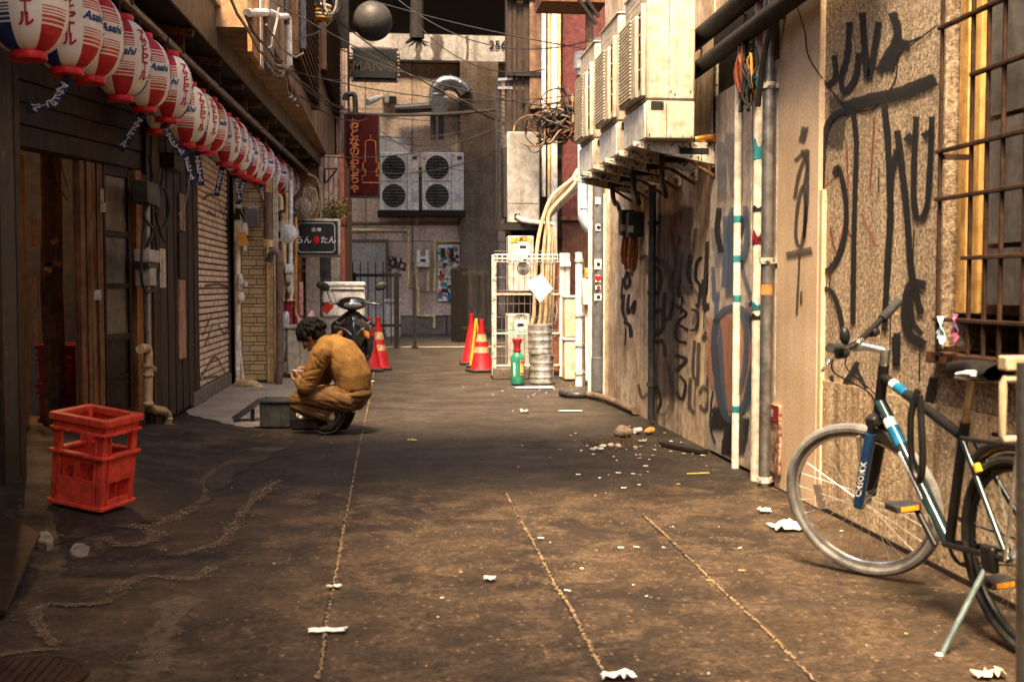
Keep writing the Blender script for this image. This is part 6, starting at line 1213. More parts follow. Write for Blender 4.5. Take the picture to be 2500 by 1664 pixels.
mb = MB(); mb.tube(fp([(357, 450), (358, 600), (361, 850)]), .026, 10); mbp = solo('riser_pipe', mb, STEEL, 'grey upright pipe above the yellowed gas pipe', 'pipe')
t = thing('old_meter', 'old black electric meter with cable loops on the dark ribbed wall', 'meter', tuple(atX(365, 640, XF)))
for (x0, y0_, x1, y1_, m_) in ((345, 440, 374, 495, mat('dusty_black_box', (.035, .033, .03), (.06, .055, .048), 9, .5)), (350, 608, 374, 640, ACGREY), (346, 640, 372, 655, BLACK), (352, 652, 366, 698, ACGREY), (412, 372, 436, 410, BLACK)):
    a, b = atX(x0, y1_, XF), atX(x1, y0_, XF); mb = MB(); mb.box((XL+.03, a.y, a.z), (XF+.05, b.y, atX(x0, y0_, XF).z)); part('box', mb, m_, t, .01)
for k, L_ in enumerate(([(350, 560), (345, 640), (347, 690), (360, 712), (378, 700), (388, 660), (382, 600), (375, 560)], [(362, 500), (352, 530), (372, 560), (360, 600)], [(395, 470), (380, 520), (396, 560), (412, 520), (405, 470), (392, 450)], [(400, 420), (385, 500), (390, 560), (402, 590)], [(365, 380), (372, 440), (362, 470)])):
    mb = MB(); mb.tube(spline(fp(L_, XF+.03), 4), .012, 7); part('cable', mb, CABLE, t)
mb = MB(); mb.tube(spline(fp([(462, 410), (458, 470), (445, 510), (436, 525)], XL+.1), 4), .010, 6); solo('loose_wire', mb, GREYCABLE, 'loose pale wire curling in front of the shutter edge', 'wire')
mb = MB(); a, b = atX(412, 520, XL+.06), atX(420, 415, XL+.06)
# ------------------------------------------------------------------ pipes and boxes round the tiled pier
YP = 14.15
t = thing('corner_drain', 'cream drainpipe beside the shutter ending in a fat elbow on the ground', 'pipe', tuple(atY(582, 940, YP)))
q = lambda x, y, Y=YP: atY(x, y, Y)
mb = MB(); mb.tube([q(581, 470), q(581, 700), q(580, 930)], .030, 10); part('tube', mb, WHITEPIPE, t)
mb = MB(); mb.tube(spline([q(578, 940, 13.9), q(592, 938, 13.85), q(612, 938, 13.8), q(626, 943, 13.8), q(634, 953, 13.75)], 3), [.05, .055]+[.06]*10+[.05], 14); part('floor_elbow', mb, CREAMPIPE, t)
mb = MB(); mb.tube([q(584, 830), q(594, 930)], .016, 7); part('slim_branch', mb, WHITEPIPE, t)
t = thing('water_valves', 'white valves clustered on the drainpipe beside the tiled pier', 'valve', tuple(q(586, 800)))
for (x, y, r_) in ((586, 678, .04), (588, 690, .05), (588, 725, .055), (586, 700, .035)): mb = MB(); mb.sphere(q(x, y, YP-.05), r_, 12, 8, None, (.9, .9, 1.3)); part('valve_body', mb, WHITEPIPE, t)
mb = MB(); mb.tube([q(588, 694, YP-.06), q(602, 693, YP-.1)], .03, 10); part('tap', mb, ACWHITE, t)
t = thing('junction_boxes', 'cream junction boxes with an orange note above the drainpipe', 'junction box', tuple(q(590, 590)))
for (x0, y0_, x1, y1_, m_) in ((574, 538, 592, 590, CREAM), (592, 545, 606, 575, ACWHITE), (596, 590, 602, 612, WHITEPIPE)): a, b = q(x0, y1_, YP-.06), q(x1, y0_, YP-.06); mb = MB(); mb.box((a.x, YP-.15, a.z), (b.x, YP, b.z)); part('box', mb, m_, t, .012)
mb = MB(); mb.cbox(q(592, 584, YP-.18), (.11, .006, .15), Matrix.Rotation(R(-14), 3, 'Y')); part('orange_note', mb, mat('orange_paper_note', (.62, .30, .05), (.55, .24, .04), 14, .8), t)
for L_ in ([(582, 510), (590, 535), (604, 550), (612, 548)], [(586, 505), (598, 530), (610, 542)], [(575, 525), (583, 512), (590, 500)]): mb = MB(); mb.tube(spline([q(x, y, YP-.1) for x, y in L_], 4), .008, 6); part('cable', mb, WHITEPIPE, t)
t = thing('grey_meter', 'dark grey electric meter above the tan brick tiles', 'meter', tuple(q(617, 560)))
a, b = q(600, 555, YP), q(634, 510, YP); mb = MB(); mb.box((a.x, YP-.14, a.z), (b.x, YP+.1, b.z)); part('body', mb, mat('grey_meter_shell', (.10, .095, .09), (.14, .13, .12), 6, .45), t, .015)
a, b = q(604, 512, YP-.1), q(628, 503, YP-.1); mb = MB(); mb.box((a.x, YP-.13, a.z), (b.x, YP+.08, b.z)); part('cap', mb, ACGREY, t, .01)
# dark brace that carries the awning end
mb = MB(); mb.beam(q(580, 516, 14.0), q(720, 545, 16.5), .06, .07); mb2 = MB(); bz = thing('awning_brace', 'dark wooden brace under the far lanterns', 'brace', tuple(q(640, 530, 15))); part('beam', mb, SOOT, bz); mb2.beam(q(572, 530, 14.0), q(628, 505, 14.6), .05, .06); part('strut', mb2, SOOT, bz)
t = thing('brown_downpipe', 'brown downpipe with an elbow right of the tiled pier', 'pipe', tuple(q(682, 925, 14.1)))
BRP = mat('brown_vinyl_pipe', (.20, .125, .085), (.15, .09, .06), 6, .4)
mb = MB(); mb.tube([q(658, 612, 14.1), q(672, 612, 14.1), q(680, 618, 14.1), q(682, 635, 14.1), q(683, 880, 14.1), Vector((q(680, 930, 14.1).x, 14.1, .02))], .045, 12); part('tube', mb, BRP, t)
mb = MB(); mb.tube([q(655, 470, 14.1), q(655, 590, 14.1)], .05, 12); part('upper_tube', mb, BRP, t)
mb = MB(); mb.tube([q(655, 585, 14.1), q(653, 602, 14.1)], .065, 12); part('cream_collar', mb, CREAMPIPE, t)
mb = MB(); mb.tube([q(662, 618, 14.08), q(656, 640, 14.08)], .038, 10); part('stub', mb, DARKSTEEL, t)
for y in (640, 880): c = q(683, y, 14.1); mb = MB(); mb.lathe([(.046, -.03), (.054, -.02), (.054, .02), (.046, .03)], c, 12, cap=False); part('collar', mb, BRP, t)
t = thing('yellow_frame_pipe', 'cream pipe frame turning down above the brown downpipe', 'pipe', tuple(q(690, 560, 14.6))); mb = MB(); mb.tube(spline([q(615, 478, 14.6), q(660, 476, 14.6), q(682, 478, 14.6), q(686, 490, 14.6), q(686, 512, 14.6)], 2), .03, 10); part('tube', mb, CREAMPIPE, t)
# further fixtures in the recess
q2 = lambda x, y: atY(x, y, 15.6)
for i, (px, y0_, y1_, r_, m_) in enumerate(((692, 520, 770, .04, CREAMPIPE), (710, 440, 750, .03, WHITEPIPE), (700, 470, 560, .025, CREAMPIPE), (722, 530, 770, .022, ORANGEWOOD))):
    mb = MB(); mb.tube([q2(px, y0_), q2(px, y1_)], r_, 10); solo('recess_pipe', mb, m_, ['thick cream upright pipe above the red letterbox', 'white upright pipe right of the cream one in the recess', 'short cream pipe at the top of the recess', 'thin orange pipe left of the pale door'][i], 'pipe', 'pipes in the recess')
t = thing('round_lamp', 'round white wall lamp left of the black lantern sign', 'lamp', tuple(q2(702, 600))); mb = MB(); mb.sphere(q2(703, 570), .13, 18, 12, None, (1, .7, 1)); part('globe', mb, ACWHITE, t); mb = MB(); mb.torus(q2(703, 570), .135, .014, 24, 6, Matrix.Rotation(R(90), 3, 'X')); part('rim', mb, ACGREY, t)
t = thing('grey_switch_box', 'grey switch box beside the round wall lamp', 'switch box', tuple(q2(682, 590))); a, b = q2(673, 590), q2(690, 540); mb = MB(); mb.box((a.x, 15.5, a.z), (b.x, 15.65, b.z)); part('body', mb, ACGREY, t, .012); mb = MB(); mb.box((a.x+.02, 15.492, a.z+.05), (b.x-.02, 15.501, a.z+.13)); part('window', mb, BLACK, t)
t = thing('white_gas_meter', 'white gas meter with valves in the recess below the round lamp', 'meter', tuple(q2(708, 760)))
for (x0, y0_, x1, y1_, m_) in ((697, 645, 716, 668, ACWHITE), (700, 670, 712, 690, CREAM), (702, 700, 713, 715, CREAM), (697, 742, 709, 755, CREAMPIPE)): a, b = q2(x0, y1_), q2(x1, y0_); mb = MB(); mb.box((a.x, 15.45, a.z), (b.x, 15.6, b.z)); part('body', mb, m_, t, .015)
mb = MB(); mb.tube(spline([q2(706, 640), q2(716, 650), q2(718, 700), q2(710, 740)], 3), .012, 7); part('hose', mb, WHITEPIPE, t)
t = thing('red_letterbox', 'red letterbox with a pale top behind the hanging umbrella', 'letterbox', tuple(q2(700, 800))); a, b = q2(686, 798), q2(714, 735); mb = MB(); mb.box((a.x, 15.4, a.z), (b.x, 15.65, b.z)); part('body', mb, mat('bright_red_box', (.52, .02, .025), (.44, .018, .02), 6, .45), t, .012)
a, b = q2(684, 735), q2(722, 731); mb = MB(); mb.box((a.x, 15.35, a.z), (b.x, 15.68, b.z)); part('pale_top', mb, CREAM, t, .005)
t = thing('umbrella', 'folded clear umbrella hanging by its black handle', 'umbrella', tuple(atY(694, 880, 15.2))); q3 = lambda x, y: atY(x, y, 15.2)
mb = MB(); mb.tube([q3(699, 735), q3(699, 760)], .012, 7); part('handle', mb, BLACK, t); mb = MB(); mb.tube(spline([q3(699, 735), q3(697, 722), q3(701, 712), q3(697, 705)], 3), .011, 7); part('grip', mb, BLACK, t)
mb = MB(); n_ = 20; prof = [(760, .018), (765, .032), (785, .05), (800, .038), (806, .03), (830, .04), (860, .025), (882, .006)]
rows_ = []
for y, r_ in prof:
    c = q3(699-(y-760)*.08, y); rows_.append([c+Vector((r_*(1+.18*(k % 2))*math.cos(2*math.pi*k/n_), r_*(1+.18*(k % 2))*math.sin(2*math.pi*k/n_), 0)) for k in range(n_+1)])
mb.grid(rows_); part('canopy', mb, mat('clear_vinyl', (.55, .60, .64), (.42, .47, .52), 12, .15, spec=.8), t); mb = MB(); mb.torus(q3(696, 804), .036, .006, 16, 5); part('band', mb, BLACK, t)
t = thing('white_freezer', 'cream chest cabinet behind the crouching man', 'cabinet', (atY(735, 900, 15.3).x, 15.3, 0)); a, b = atY(703, 905, 15.3), atY(765, 802, 15.3)
mb = MB(); mb.box((a.x, 15.1, .05), (b.x, 15.6, b.z)); part('body', mb, mat('cream_cabinet_enamel', (.62, .54, .41), (.54, .45, .32), 4, .45, spots=((.22, .13, .07), 18, .68)), t, .03)
mb = MB(); mb.box((a.x-.01, 15.08, b.z), (b.x+.01, 15.62, b.z+.05)); part('lid', mb, CREAM, t, .02)
mb = MB(); mb.box((a.x+.17, 15.095, .1), (a.x+.18, 15.101, b.z-.02)); part('panel_seam', mb, mat('brown_seam', (.25, .17, .1)), t)
rows_ = []
for i in range(9):
    s_ = i/8; rows_.append([atY(722+s_*44+u_*10, 775+18*math.sin(s_*5)+u_*42-(16 if s_ < .5 else 0), 15.0+.08*math.sin(s_*7)) for u_ in (0, .25, .5, .75, 1)])
mb = MB(); mb.grid(rows_); fl = solo('pink_flyer', mb, mat('pink_printed_flyer', (.68, .42, .40), (.60, .12, .14), 26, .75, spots=((.75, .68, .62), 30, .55)), 'crumpled pink printed flyer hanging beside the scooter mirror', 'flyer'); m_ = fl.modifiers.new('thick', 'SOLIDIFY'); m_.thickness = .003
mb = MB(); a, b = atY(732, 770, 15.9), atY(740, 688, 15.9); mb.box((a.x, 15.88, a.z), (b.x, 15.9, b.z)); ps = solo('pink_strip_sign', mb, mat('pink_strip_paper', (.62, .20, .22), (.68, .45, .42), 18, .7), 'narrow pink vertical paper strip above the flyer', 'sign')
# ------------------------------------------------------------------ illuminated-type box sign (unlit)
YS = 17.0; a, b = atY(723, 622, YS), atY(824, 540, YS)
t = thing('lantern_bar_sign', 'black box sign with white Japanese lettering and a red lantern mark', 'sign', ((a.x+b.x)/2, YS, a.z))
mb = MB(); mb.box((a.x-.02, YS-.11, a.z-.03), (b.x+.05, YS+.11, b.z+.03)); part('housing', mb, mat('pale_sign_housing', (.42, .36, .27), (.34, .28, .2), 6, .5), t, .035)
mb = MB(); mb.box((a.x, YS-.122, a.z), (b.x+.01, YS-.10, b.z)); part('face', mb, mat('charcoal_sign_face', (.022, .021, .020), (.03, .028, .026), 8, .35), t, .01)
xm_, zm_ = (a.x+b.x)/2, (a.z+b.z)/2; w_, h_ = (b.x-a.x)/2-.035, (b.z-a.z)/2-.035; k_ = .035
pts = [(-w_+k_, -h_), (w_-k_, -h_), (w_, -h_+k_), (w_, h_-k_), (w_-k_, h_), (-w_+k_, h_), (-w_, h_-k_), (-w_, -h_+k_), (-w_+k_, -h_)]
mb = MB(); mb.tube([(xm_+x, YS-.124, zm_+z) for x, z in pts], .005, 5); part('border_line', mb, PAPER, t)
WH = mat('white_sign_print', (.8, .78, .74))
for s_, dx, sz in (('らん', -.175, .115), ('たん', .175, .115)):
    qq = place(text_mb(s_, sz, .012), (xm_+dx, YS-.124, zm_-.03), (1, 0, 0), (0, 0, 1), .002); part('lettering', qq, WH, t)
qq = place(text_mb('酒 場', .062, .012), (xm_, YS-.124, zm_+.115), (1, 0, 0), (0, 0, 1), .002); part('lettering', qq, WH, t)
mb = MB(); mb.lathe([(.020, -.058), (.022, -.048), (.036, -.024), (.040, 0), (.036, .024), (.022, .048), (.020, .058)], (xm_, YS-.124, zm_-.03), 16, Matrix.Diagonal((1, .1, 1)).to_3x3()); lm = part('red_lantern_mark', mb, mat('red_sign_print', (.62, .012, .02)), t)
for dx in (-.016, .016): mb = MB(); mb.tube([(xm_+dx*.6, YS-.131, zm_-.07), (xm_+dx, YS-.131, zm_-.03), (xm_+dx*.6, YS-.131, zm_+.01)], .003, 4); part('mark_line', mb, BLACK, lm)
mb = MB(); mb.beam((a.x-.4, YS, zm_+.1), (a.x, YS, zm_+.1), .04, .04); part('bracket', mb, SOOT, t)
# bag, cable coils and pot plants above the sign
mb = MB(); c = atY(740, 505, 16.8); mb.sphere(c, .13, 12, 9, None, (1, .6, 1.1)); mb.v = [v+Vector((1, .5, 1))*.03*noise.noise(v*14) for v in mb.v]; solo('plastic_bag', mb, ACWHITE, 'white plastic bag stuffed above the black lantern sign', 'bag')
cl = thing('cable_coil', 'coil of beige cable hanging above the black lantern sign', 'cable coil', tuple(atY(758, 530, 16.6)))
for i in range(9): cx, cy, rx, ry = 757+random.uniform(-9, 9), 492+random.uniform(-14, 14), random.uniform(8, 15), random.uniform(25, 40); mb = MB(); mb.tube(spline([atY(cx+rx*math.cos(a_), cy+ry*math.sin(a_), 16.6+.05*math.cos(a_+i)) for a_ in [k*.7 for k in range(10)]], 3), .008, 5); part('loop', mb, mat('beige_cable', (.46, .35, .22), (.34, .24, .14), 14, .6), cl)
mb = MB(); mb.tube(spline([atY(750, 425, 16.6), atY(772, 435, 16.7), atY(782, 470, 16.8), atY(784, 530, 16.9)], 4), .014, 6); solo('curved_cable', mb, MATS['beige_cable'], 'single beige cable arching above the sign', 'cable')
LEAF = [mat('olive_leaf', (.10, .11, .025), (.16, .13, .03), 30, .6), mat('dark_leaf', (.035, .045, .014), (.06, .06, .02), 30, .6), mat('ochre_leaf', (.30, .17, .035), (.22, .12, .03), 30, .6)]
pl = thing('pot_plant', 'bushy half dry pot plant growing over the black lantern sign', 'plant', tuple(atY(815, 535, 17.6)))
pm_ = [MB(), MB(), MB()]
for i in range(620):
    c = atY(random.gauss(815, 20), 535-abs(random.gauss(0, 20))-4, 17.6+random.uniform(-.2, .25)); d_ = Vector((random.gauss(0, 1), random.gauss(0, 1), random.gauss(.3, .8))).normalized()*random.uniform(.03, .06); s_ = d_.orthogonal().normalized()*random.uniform(.010, .02)
    pm_[random.choice((0, 0, 1, 1, 2))]._add([c, c+d_*.5+s_, c+d_, c+d_*.5-s_], [(0, 1, 2, 3)])
for k, m_ in enumerate(pm_): m_.sharp = 0; o = part('foliage', m_, LEAF[k], pl); o['kind'] = 'stuff'
for i in range(9): a, b = atY(815+random.uniform(-6, 6), 540, 17.6), atY(815+random.uniform(-34, 30), 500+random.uniform(-20, 20), 17.6); mb = MB(); mb.tube([a, a.lerp(b, .5)+Vector((0, 0, .05)), b], .006, 4); part('stem', mb, DARKWOOD, pl)
a, b = atY(790, 552, 17.6), atY(846, 536, 17.6); mb = MB(); mb.box((a.x, 17.45, a.z), (b.x, 17.8, b.z)); part('trough', mb, BROWNWOOD, pl, .01)
mb = MB(); mb.tube([atY(822, 415, 18.4), atY(795, 447, 18.4)], .014, 6); mb.tube([atY(793, 447, 18.4), atY(793, 412, 18.4), atY(824, 412, 18.4)], .014, 6); solo('iron_bracket', mb, SOOT, 'thin black iron wall bracket on the pale ribbed sheet', 'bracket')
# ------------------------------------------------------------------ pipes and wires on the upper storey
q5 = lambda x, y: atX(x, y, -.93)
t = thing('white_pipe_frame', 'white bent pipe on the upper storey at top left', 'pipe', tuple(q5(700, 160)))
mb = MB(); mb.tube([q5(603, 32), q5(660, 31), q5(668, 34), q5(678, 41), q5(700, 40), q5(705, 44), q5(707, 160)], .028, 10); part('tube', mb, WHITEPIPE, t)
for i, (px, y0_, y1_, r_, m_) in enumerate(((652, -30, 150, .03, BRP), (700, -30, 60, .025, DARKSTEEL), (731, -30, 120, .07, GREYPIPE), (612, -30, 80, .02, OLDWOOD))):
    a, b = q5(px, y0_), q5(px, y1_); mb = MB(); mb.tube([(-.93, b.y, b.z), (-.93, b.y, min(7.3, a.z+.6))], r_, 10); solo('upper_pipe', mb, m_, ['brown upright pipe at the top left of the louvres', 'dark thin pipe between the amber panes at top left', 'fat grey upright pipe at the top left', 'weathered pole at the far top left of the upper storey'][i], 'pipe', 'pipes on the upper storey')
wl = [((560, -10), (705, 165)), ((600, 40), (690, 150)), ((690, 160), (845, 260)), ((692, 162), (845, 268)), ((695, 165), (845, 278)), ((640, 130), (700, 165)), ((660, 170), (700, 162)), ((668, 180), (702, 160)), ((650, 60), (740, 130)), ((680, 20), (655, 120)), ((720, 100), (820, 40)), ((700, 165), (730, 260)), ((704, 168), (722, 240)), ((695, 160), (712, 235))]
for i, ((x0, y0_), (x1, y1_)) in enumerate(sorted(wl)):
    a, b = atX(x0, y0_, -.86), atX(x1, y1_, -.86); mb = MB(); mb.tube(sag(a, b, random.uniform(.02, .12), 10, .012), .009, 5); solo('facade_wire', mb, [GREYCABLE, CABLE, OLDWOOD][i % 3], f'{ordn[i]} facade wire from the left on the upper storey at top left', 'wire', 'facade wires')
t = thing('wire_coil', 'big loose coil of wire hanging at the top left of the deck', 'cable coil', tuple(atY(805, 45, 14)))
for i in range(8): cx, rx, ry = 805+random.uniform(-6, 6), random.uniform(14, 30), random.uniform(36, 55); mb = MB(); mb.tube(spline([atY(cx+rx*math.cos(a_), -8+ry*math.sin(a_), 14+.06*math.cos(a_+i)) for a_ in [k*.7 for k in range(10)]], 3), .007, 5); part('loop', mb, GREYCABLE if i % 2 else CABLE, t)
t = thing('stacked_lamp', 'yellow and white insulator lamp on the upper left facade', 'lamp', tuple(atY(780, 55, 14.5)))
for k, (y, m_) in enumerate(((20, 'w'), (32, 'y'), (42, 'w'), (50, 'y'))): mb = MB(); mb.lathe([(.03, 0), (.15, .01), (.15, .03), (.03, .04)], atY(780, y, 14.5), 16); part('disc', mb, ACWHITE if m_ == 'w' else mat('amber_disc', (.55, .28, .04)), t)
mb = MB(); mb.tube([atY(780, 55, 14.5), atY(780, 5, 14.5)], .02, 6); part('stem', mb, DARKSTEEL, t)
# ------------------------------------------------------------------ red crates
def crate(name, loc, rz, m, label, tilt=(0, 0), group='plastic bottle crates', W_=.40, D_=.37, H_=.43):
    t = thing(name, label, 'crate', loc, rz, group); t.rotation_euler = (tilt[0], tilt[1], rz)
    w, d = W_/2, D_/2
    for sx in (-1, 1):
        for sy in (-1, 1):
            mb = MB(); mb.cbox((sx*(w-.019), sy*(d-.019), H_/2), (.038, .038, H_)); part('corner_post', mb, m, t, .008, world=False)
    for z0_, z1_, o_ in ((H_-.035, H_, .016), (H_-.085, H_-.07, .012), (H_*.565, H_*.60, .014), (0, .02, .006)):
        for (cx, cy, sx, sy) in ((0, -d, 2*w+2*o_, .012+2*o_), (0, d, 2*w+2*o_, .012+2*o_), (-w, 0, .012+2*o_, 2*d-.0), (w, 0, .012+2*o_, 2*d-.0)):
            mb = MB(); mb.cbox((cx, cy, (z0_+z1_)/2), (sx, sy, z1_-z0_-(.001 if cx else 0))); part('rim', mb, m, t, .003, world=False)
    def panel(u0, u1, z0_, z1_, side, th=.008):
        mb = MB(); s_ = -1 if side in ('f', 'l') else 1
        if side in ('f', 'b'): mb.box((u0, s_*d-th/2, z0_), (u1, s_*d+th/2, z1_))
        else: mb.box((s_*w-th/2, u0, z0_), (s_*w+th/2, u1, z1_))
        part('side_panel', mb, m, t, .002, world=False)
    def arch(u0, u1, z0_, z1_, side, up):   # panel with a round-cornered notch
        n_ = 8; mid = (u0+u1)/2; hw = (u1-u0)/2-.02; r_ = .035; s_ = -1 if side in ('f', 'l') else 1; pts = []
        top = z1_ if up else z0_
        prof = [(u0, z0_ if up else z1_), (u1, z0_ if up else z1_), (u1, top), (mid+hw, top)]+[(mid+hw-r_+r_*math.cos(a), (top+(-1 if up else 1)*(abs(z1_-z0_)-.03-r_)) + (-1 if up else 1)*r_*math.sin(a)) for a in [i*math.pi/2/5 for i in range(6)]]
        prof += [(mid-hw+r_-r_*math.sin(a), (top+(-1 if up else 1)*(abs(z1_-z0_)-.03-r_)) + (-1 if up else 1)*r_*math.cos(a)) for a in [i*math.pi/2/5 for i in range(6)]]+[(mid-hw, top), (u0, top)]
        P = [(u_, s_*d-.004, z_) if side in ('f', 'b') else (s_*w-.004, u_, z_) for u_, z_ in prof]
        mb = MB(); mb.prism(P, (0, .008, 0) if side in ('f', 'b') else (.008, 0, 0)); part('side_panel', mb, m, t, world=False)
    for side, L_ in (('f', w), ('b', w), ('l', d), ('r', d)):
        panel(-L_, L_, H_-.085, H_, side); panel(-L_+.05, L_-.05, .02, H_*.30, side) if side in ('f', 'b') else panel(-L_+.05, L_-.05, .0, .05, side)
        panel(-L_+.04, L_-.04, H_*.50, H_*.60, side); panel(-L_+.04, L_-.04, H_*.29, H_*.315, side)
        arch(-L_+.05, -.004, H_*.62, H_-.085, side, True) if False else None
        panel(-.018, .018, H_*.30, H_*.5, side) if side in ('f', 'b') else panel(-L_+.05, L_-.05, H_*.3, H_*.5, side)
        for u_ in (-L_+.046, L_-.046): panel(u_-.007, u_+.007, 0, H_, side, .014)
    for k in (-1, 0, 1): mb = MB(); mb.box((k*.09-.003, -d+.01, .02), (k*.09+.003, d-.01, H_*.42)); part('divider', mb, m, t, world=False); mb = MB(); mb.box((-w+.01, k*.09-.003, .021), (w-.01, k*.09+.003, H_*.415)); part('divider', mb, m, t, world=False)
    mb = MB(); mb.box((-w+.01, -d+.01, .004), (w-.01, d-.01, .018)); part('floor', mb, m, t, world=False)
    return t
c = atZ(203, 1244, .075); crate('bottle_crate', (c.x, c.y+.17, gz(c.x, c.y+.17)+.025), R(-24), CRATERED, 'bright red plastic bottle crate standing alone on the cement mound', (R(2), R(7)), W_=.31, D_=.27, H_=.47)
c = atD(172, 1005, -.55)
for k in range(2): crate('bottle_crate', (c.x, c.y, .135+k*.31), R(-16), CRATEDARK, ['lower dark red crate inside the open shop doorway', 'upper dark red crate inside the open shop doorway'][k], W_=.34, D_=.34, H_=.30)

# ------------------------------------------------------------------ crouching man
MAN = Vector((atZ(820, 1057).x, atZ(820, 1057).y, .012)); SM = MAN.y/9.42
def remesh(mb, vox, name, sm=4):
    o = bpy.data.objects.new('tmp', mb.mesh('tmp', BLACK)); COL.objects.link(o)
    r_ = o.modifiers.new('r', 'REMESH'); r_.mode = 'VOXEL'; r_.voxel_size = vox; s_ = o.modifiers.new('s', 'SMOOTH'); s_.iterations = sm; s_.factor = .5
    me = bpy.data.meshes.new_from_object(o.evaluated_get(bpy.context.evaluated_depsgraph_get())); bpy.data.objects.remove(o); me.name = name; me.materials.clear(); return me
def limb(mb, pts, rs, n=14, ky=1., kdir=(0, 1, 0)):
    pts = [Vector(p) for p in pts]; d0 = (pts[0]-pts[1]).normalized(); d1 = (pts[-1]-pts[-2]).normalized()
    P = [pts[0]+d0*rs[0]*.8, pts[0]+d0*rs[0]*.5]+pts+[pts[-1]+d1*rs[-1]*.5, pts[-1]+d1*rs[-1]*.8]; Q = [rs[0]*.35, rs[0]*.82]+list(rs)+[rs[-1]*.82, rs[-1]*.35]
    mb.tube(P, Q, n, True, ky, kdir)
def fin(me, name, m, parent, folds=None, sharp=0):
    if folds:
        nrm = [v.normal.copy() for v in me.vertices]
        for v, n_ in zip(me.vertices, nrm): v.co += n_*folds(v.co)
    me.materials.append(m); me.shade_smooth(); me.update(); return link(name, me, parent)
man = thing('person', 'person in mustard jacket and brown trousers crouching over a bowl beside a grey box', 'person', tuple(MAN), R(-18))
HC = Vector((-.205, 0, .782)); HP = R(42); HY = R(0)
HM = Matrix.Rotation(HY, 3, 'Z') @ Matrix(((-math.cos(HP), 0, -math.sin(HP)), (0, -1, 0), (-math.sin(HP), 0, math.cos(HP))))   # columns: forward, side, up
HM = Matrix((Vector((-math.cos(HP), 0, -math.sin(HP))), Vector((0, -1, 0)), Vector((-math.sin(HP), 0, math.cos(HP))))).transposed()
def hd(f, s_, u_): return HC+HM @ Vector((f, s_, u_))
body = MB()
body.sphere(hd(-.012, 0, .025), .1, 20, 14, HM, (.98, .76, .98)); body.sphere(hd(.025, 0, -.045), .07, 16, 12, HM, (.92, .82, 1.08)); body.sphere(hd(.055, 0, -.085), .036, 12, 8, HM, (.8, 1.0, .7))
limb(body, [hd(.082, 0, .012), hd(.098, 0, -.012), hd(.108, 0, -.032)], [.010, .012, .014], 8); body.sphere(hd(.098, 0, -.068), .016, 10, 6, HM, (.6, 1.4, .55))
for s_ in (-1, 1):
    body.sphere(hd(-.006, s_*.078, -.012), .03, 12, 8, HM, (.62, .32, 1.0)); body.sphere(hd(.075, s_*.03, .026), .020, 10, 6, HM, (.6, 1.2, .45)); body.sphere(hd(.068, s_*.045, -.02), .028, 10, 6, HM, (.6, .8, .8))
limb(body, [hd(-.01, 0, -.02), (-.10, 0, .735), (-.04, 0, .66)], [.052, .055, .08], 14)
limb(body, [(-.05, 0, .66), (.08, 0, .58), (.15, 0, .36)], [.09, .11, .10], 12)
arms = []
SHL, ELL, WRL = Vector((-.055, -.20, .665)), Vector((-.165, -.235, .375)), Vector((-.275, -.115, .425))
SHR, ELR, WRR = Vector((-.055, .20, .665)), Vector((-.20, .22, .40)), Vector((-.265, .085, .475))
BC = Vector((-.305, .0, .475))
for sh_, el_, wr_ in ((SHL, ELL, WRL), (SHR, ELR, WRR)): limb(body, [sh_, sh_.lerp(el_, .5), el_], [.045, .042, .036], 10); limb(body, [el_, el_.lerp(wr_, .5), wr_], [.036, .034, .026], 10)
limb(body, [(-.05, -.18, .66), (-.05, .18, .66)], [.06, .06], 10)
for s_ in (-1, 1):
    limb(body, [(.14, s_*.09, .30), (-.1, s_*.12, .28), (-.29, s_*.13, .26)], [.07, .06, .05], 10); limb(body, [(-.29, s_*.13, .25), (-.15, s_*.12, .19), (.03, s_*.11, .13)], [.045, .045, .034], 10)
# left hand cups the bowl from below, right hand holds chopsticks
def hand(wr_, palm, side, fingers, thumb):
    limb(body, [wr_, wr_.lerp(palm, .6), palm], [.022, .026, .027], 10, .7, (0, 0, 1))
    for f_ in fingers: limb(body, f_, [.0095, .009, .0085, .0075][:len(f_)], 8)
    limb(body, thumb, [.012, .0105, .009], 8)
pl_ = BC+Vector((.035, -.035, -.045)); hand(WRL, pl_, -1, [[pl_+Vector((-.02, .03*k-.035, .005)), BC+Vector((-.03+.004*k, .026*k-.045, -.048)), BC+Vector((-.064+.004*abs(k-1), .024*k-.04, -.028)), BC+Vector((-.075+.006*abs(k-1), .022*k-.035, .0))] for k in range(4)], [pl_+Vector((.01, -.025, .01)), BC+Vector((.015, -.068, -.02)), BC+Vector((-.012, -.072, .016))])
pr_ = Vector((-.285, .055, .515)); hand(WRR, pr_, 1, [[pr_+Vector((-.012, .012*k-.012, .012)), pr_+Vector((-.042, .013*k-.03, .012-.006*k)), pr_+Vector((-.055, .012*k-.04, -.012-.005*k)), pr_+Vector((-.045, .010*k-.045, -.032-.003*k))] for k in range(4)], [pr_+Vector((0, -.02, .0)), pr_+Vector((-.02, -.042, .004)), pr_+Vector((-.042, -.045, -.012))])
SKIN = mat('tanned_skin', (.42, .20, .105), (.36, .165, .085), 12, .5)
fin(remesh(body, .0055, 'body', 3), 'body', SKIN, man)
for s_ in (-1, 1):
    mb = MB(); mb.sphere(hd(.083, s_*.031, .005), .011, 10, 7, HM, (.7, 1.2, .7)); part('eye', mb, mat('dark_eye', (.05, .035, .03), None, rough=.2), man, world=False)
    mb = MB(); mb.tube([hd(.087, s_*.014, .028), hd(.088, s_*.032, .033), hd(.078, s_*.05, .026)], .005, 6); part('eyebrow', mb, BLACK, man, world=False)
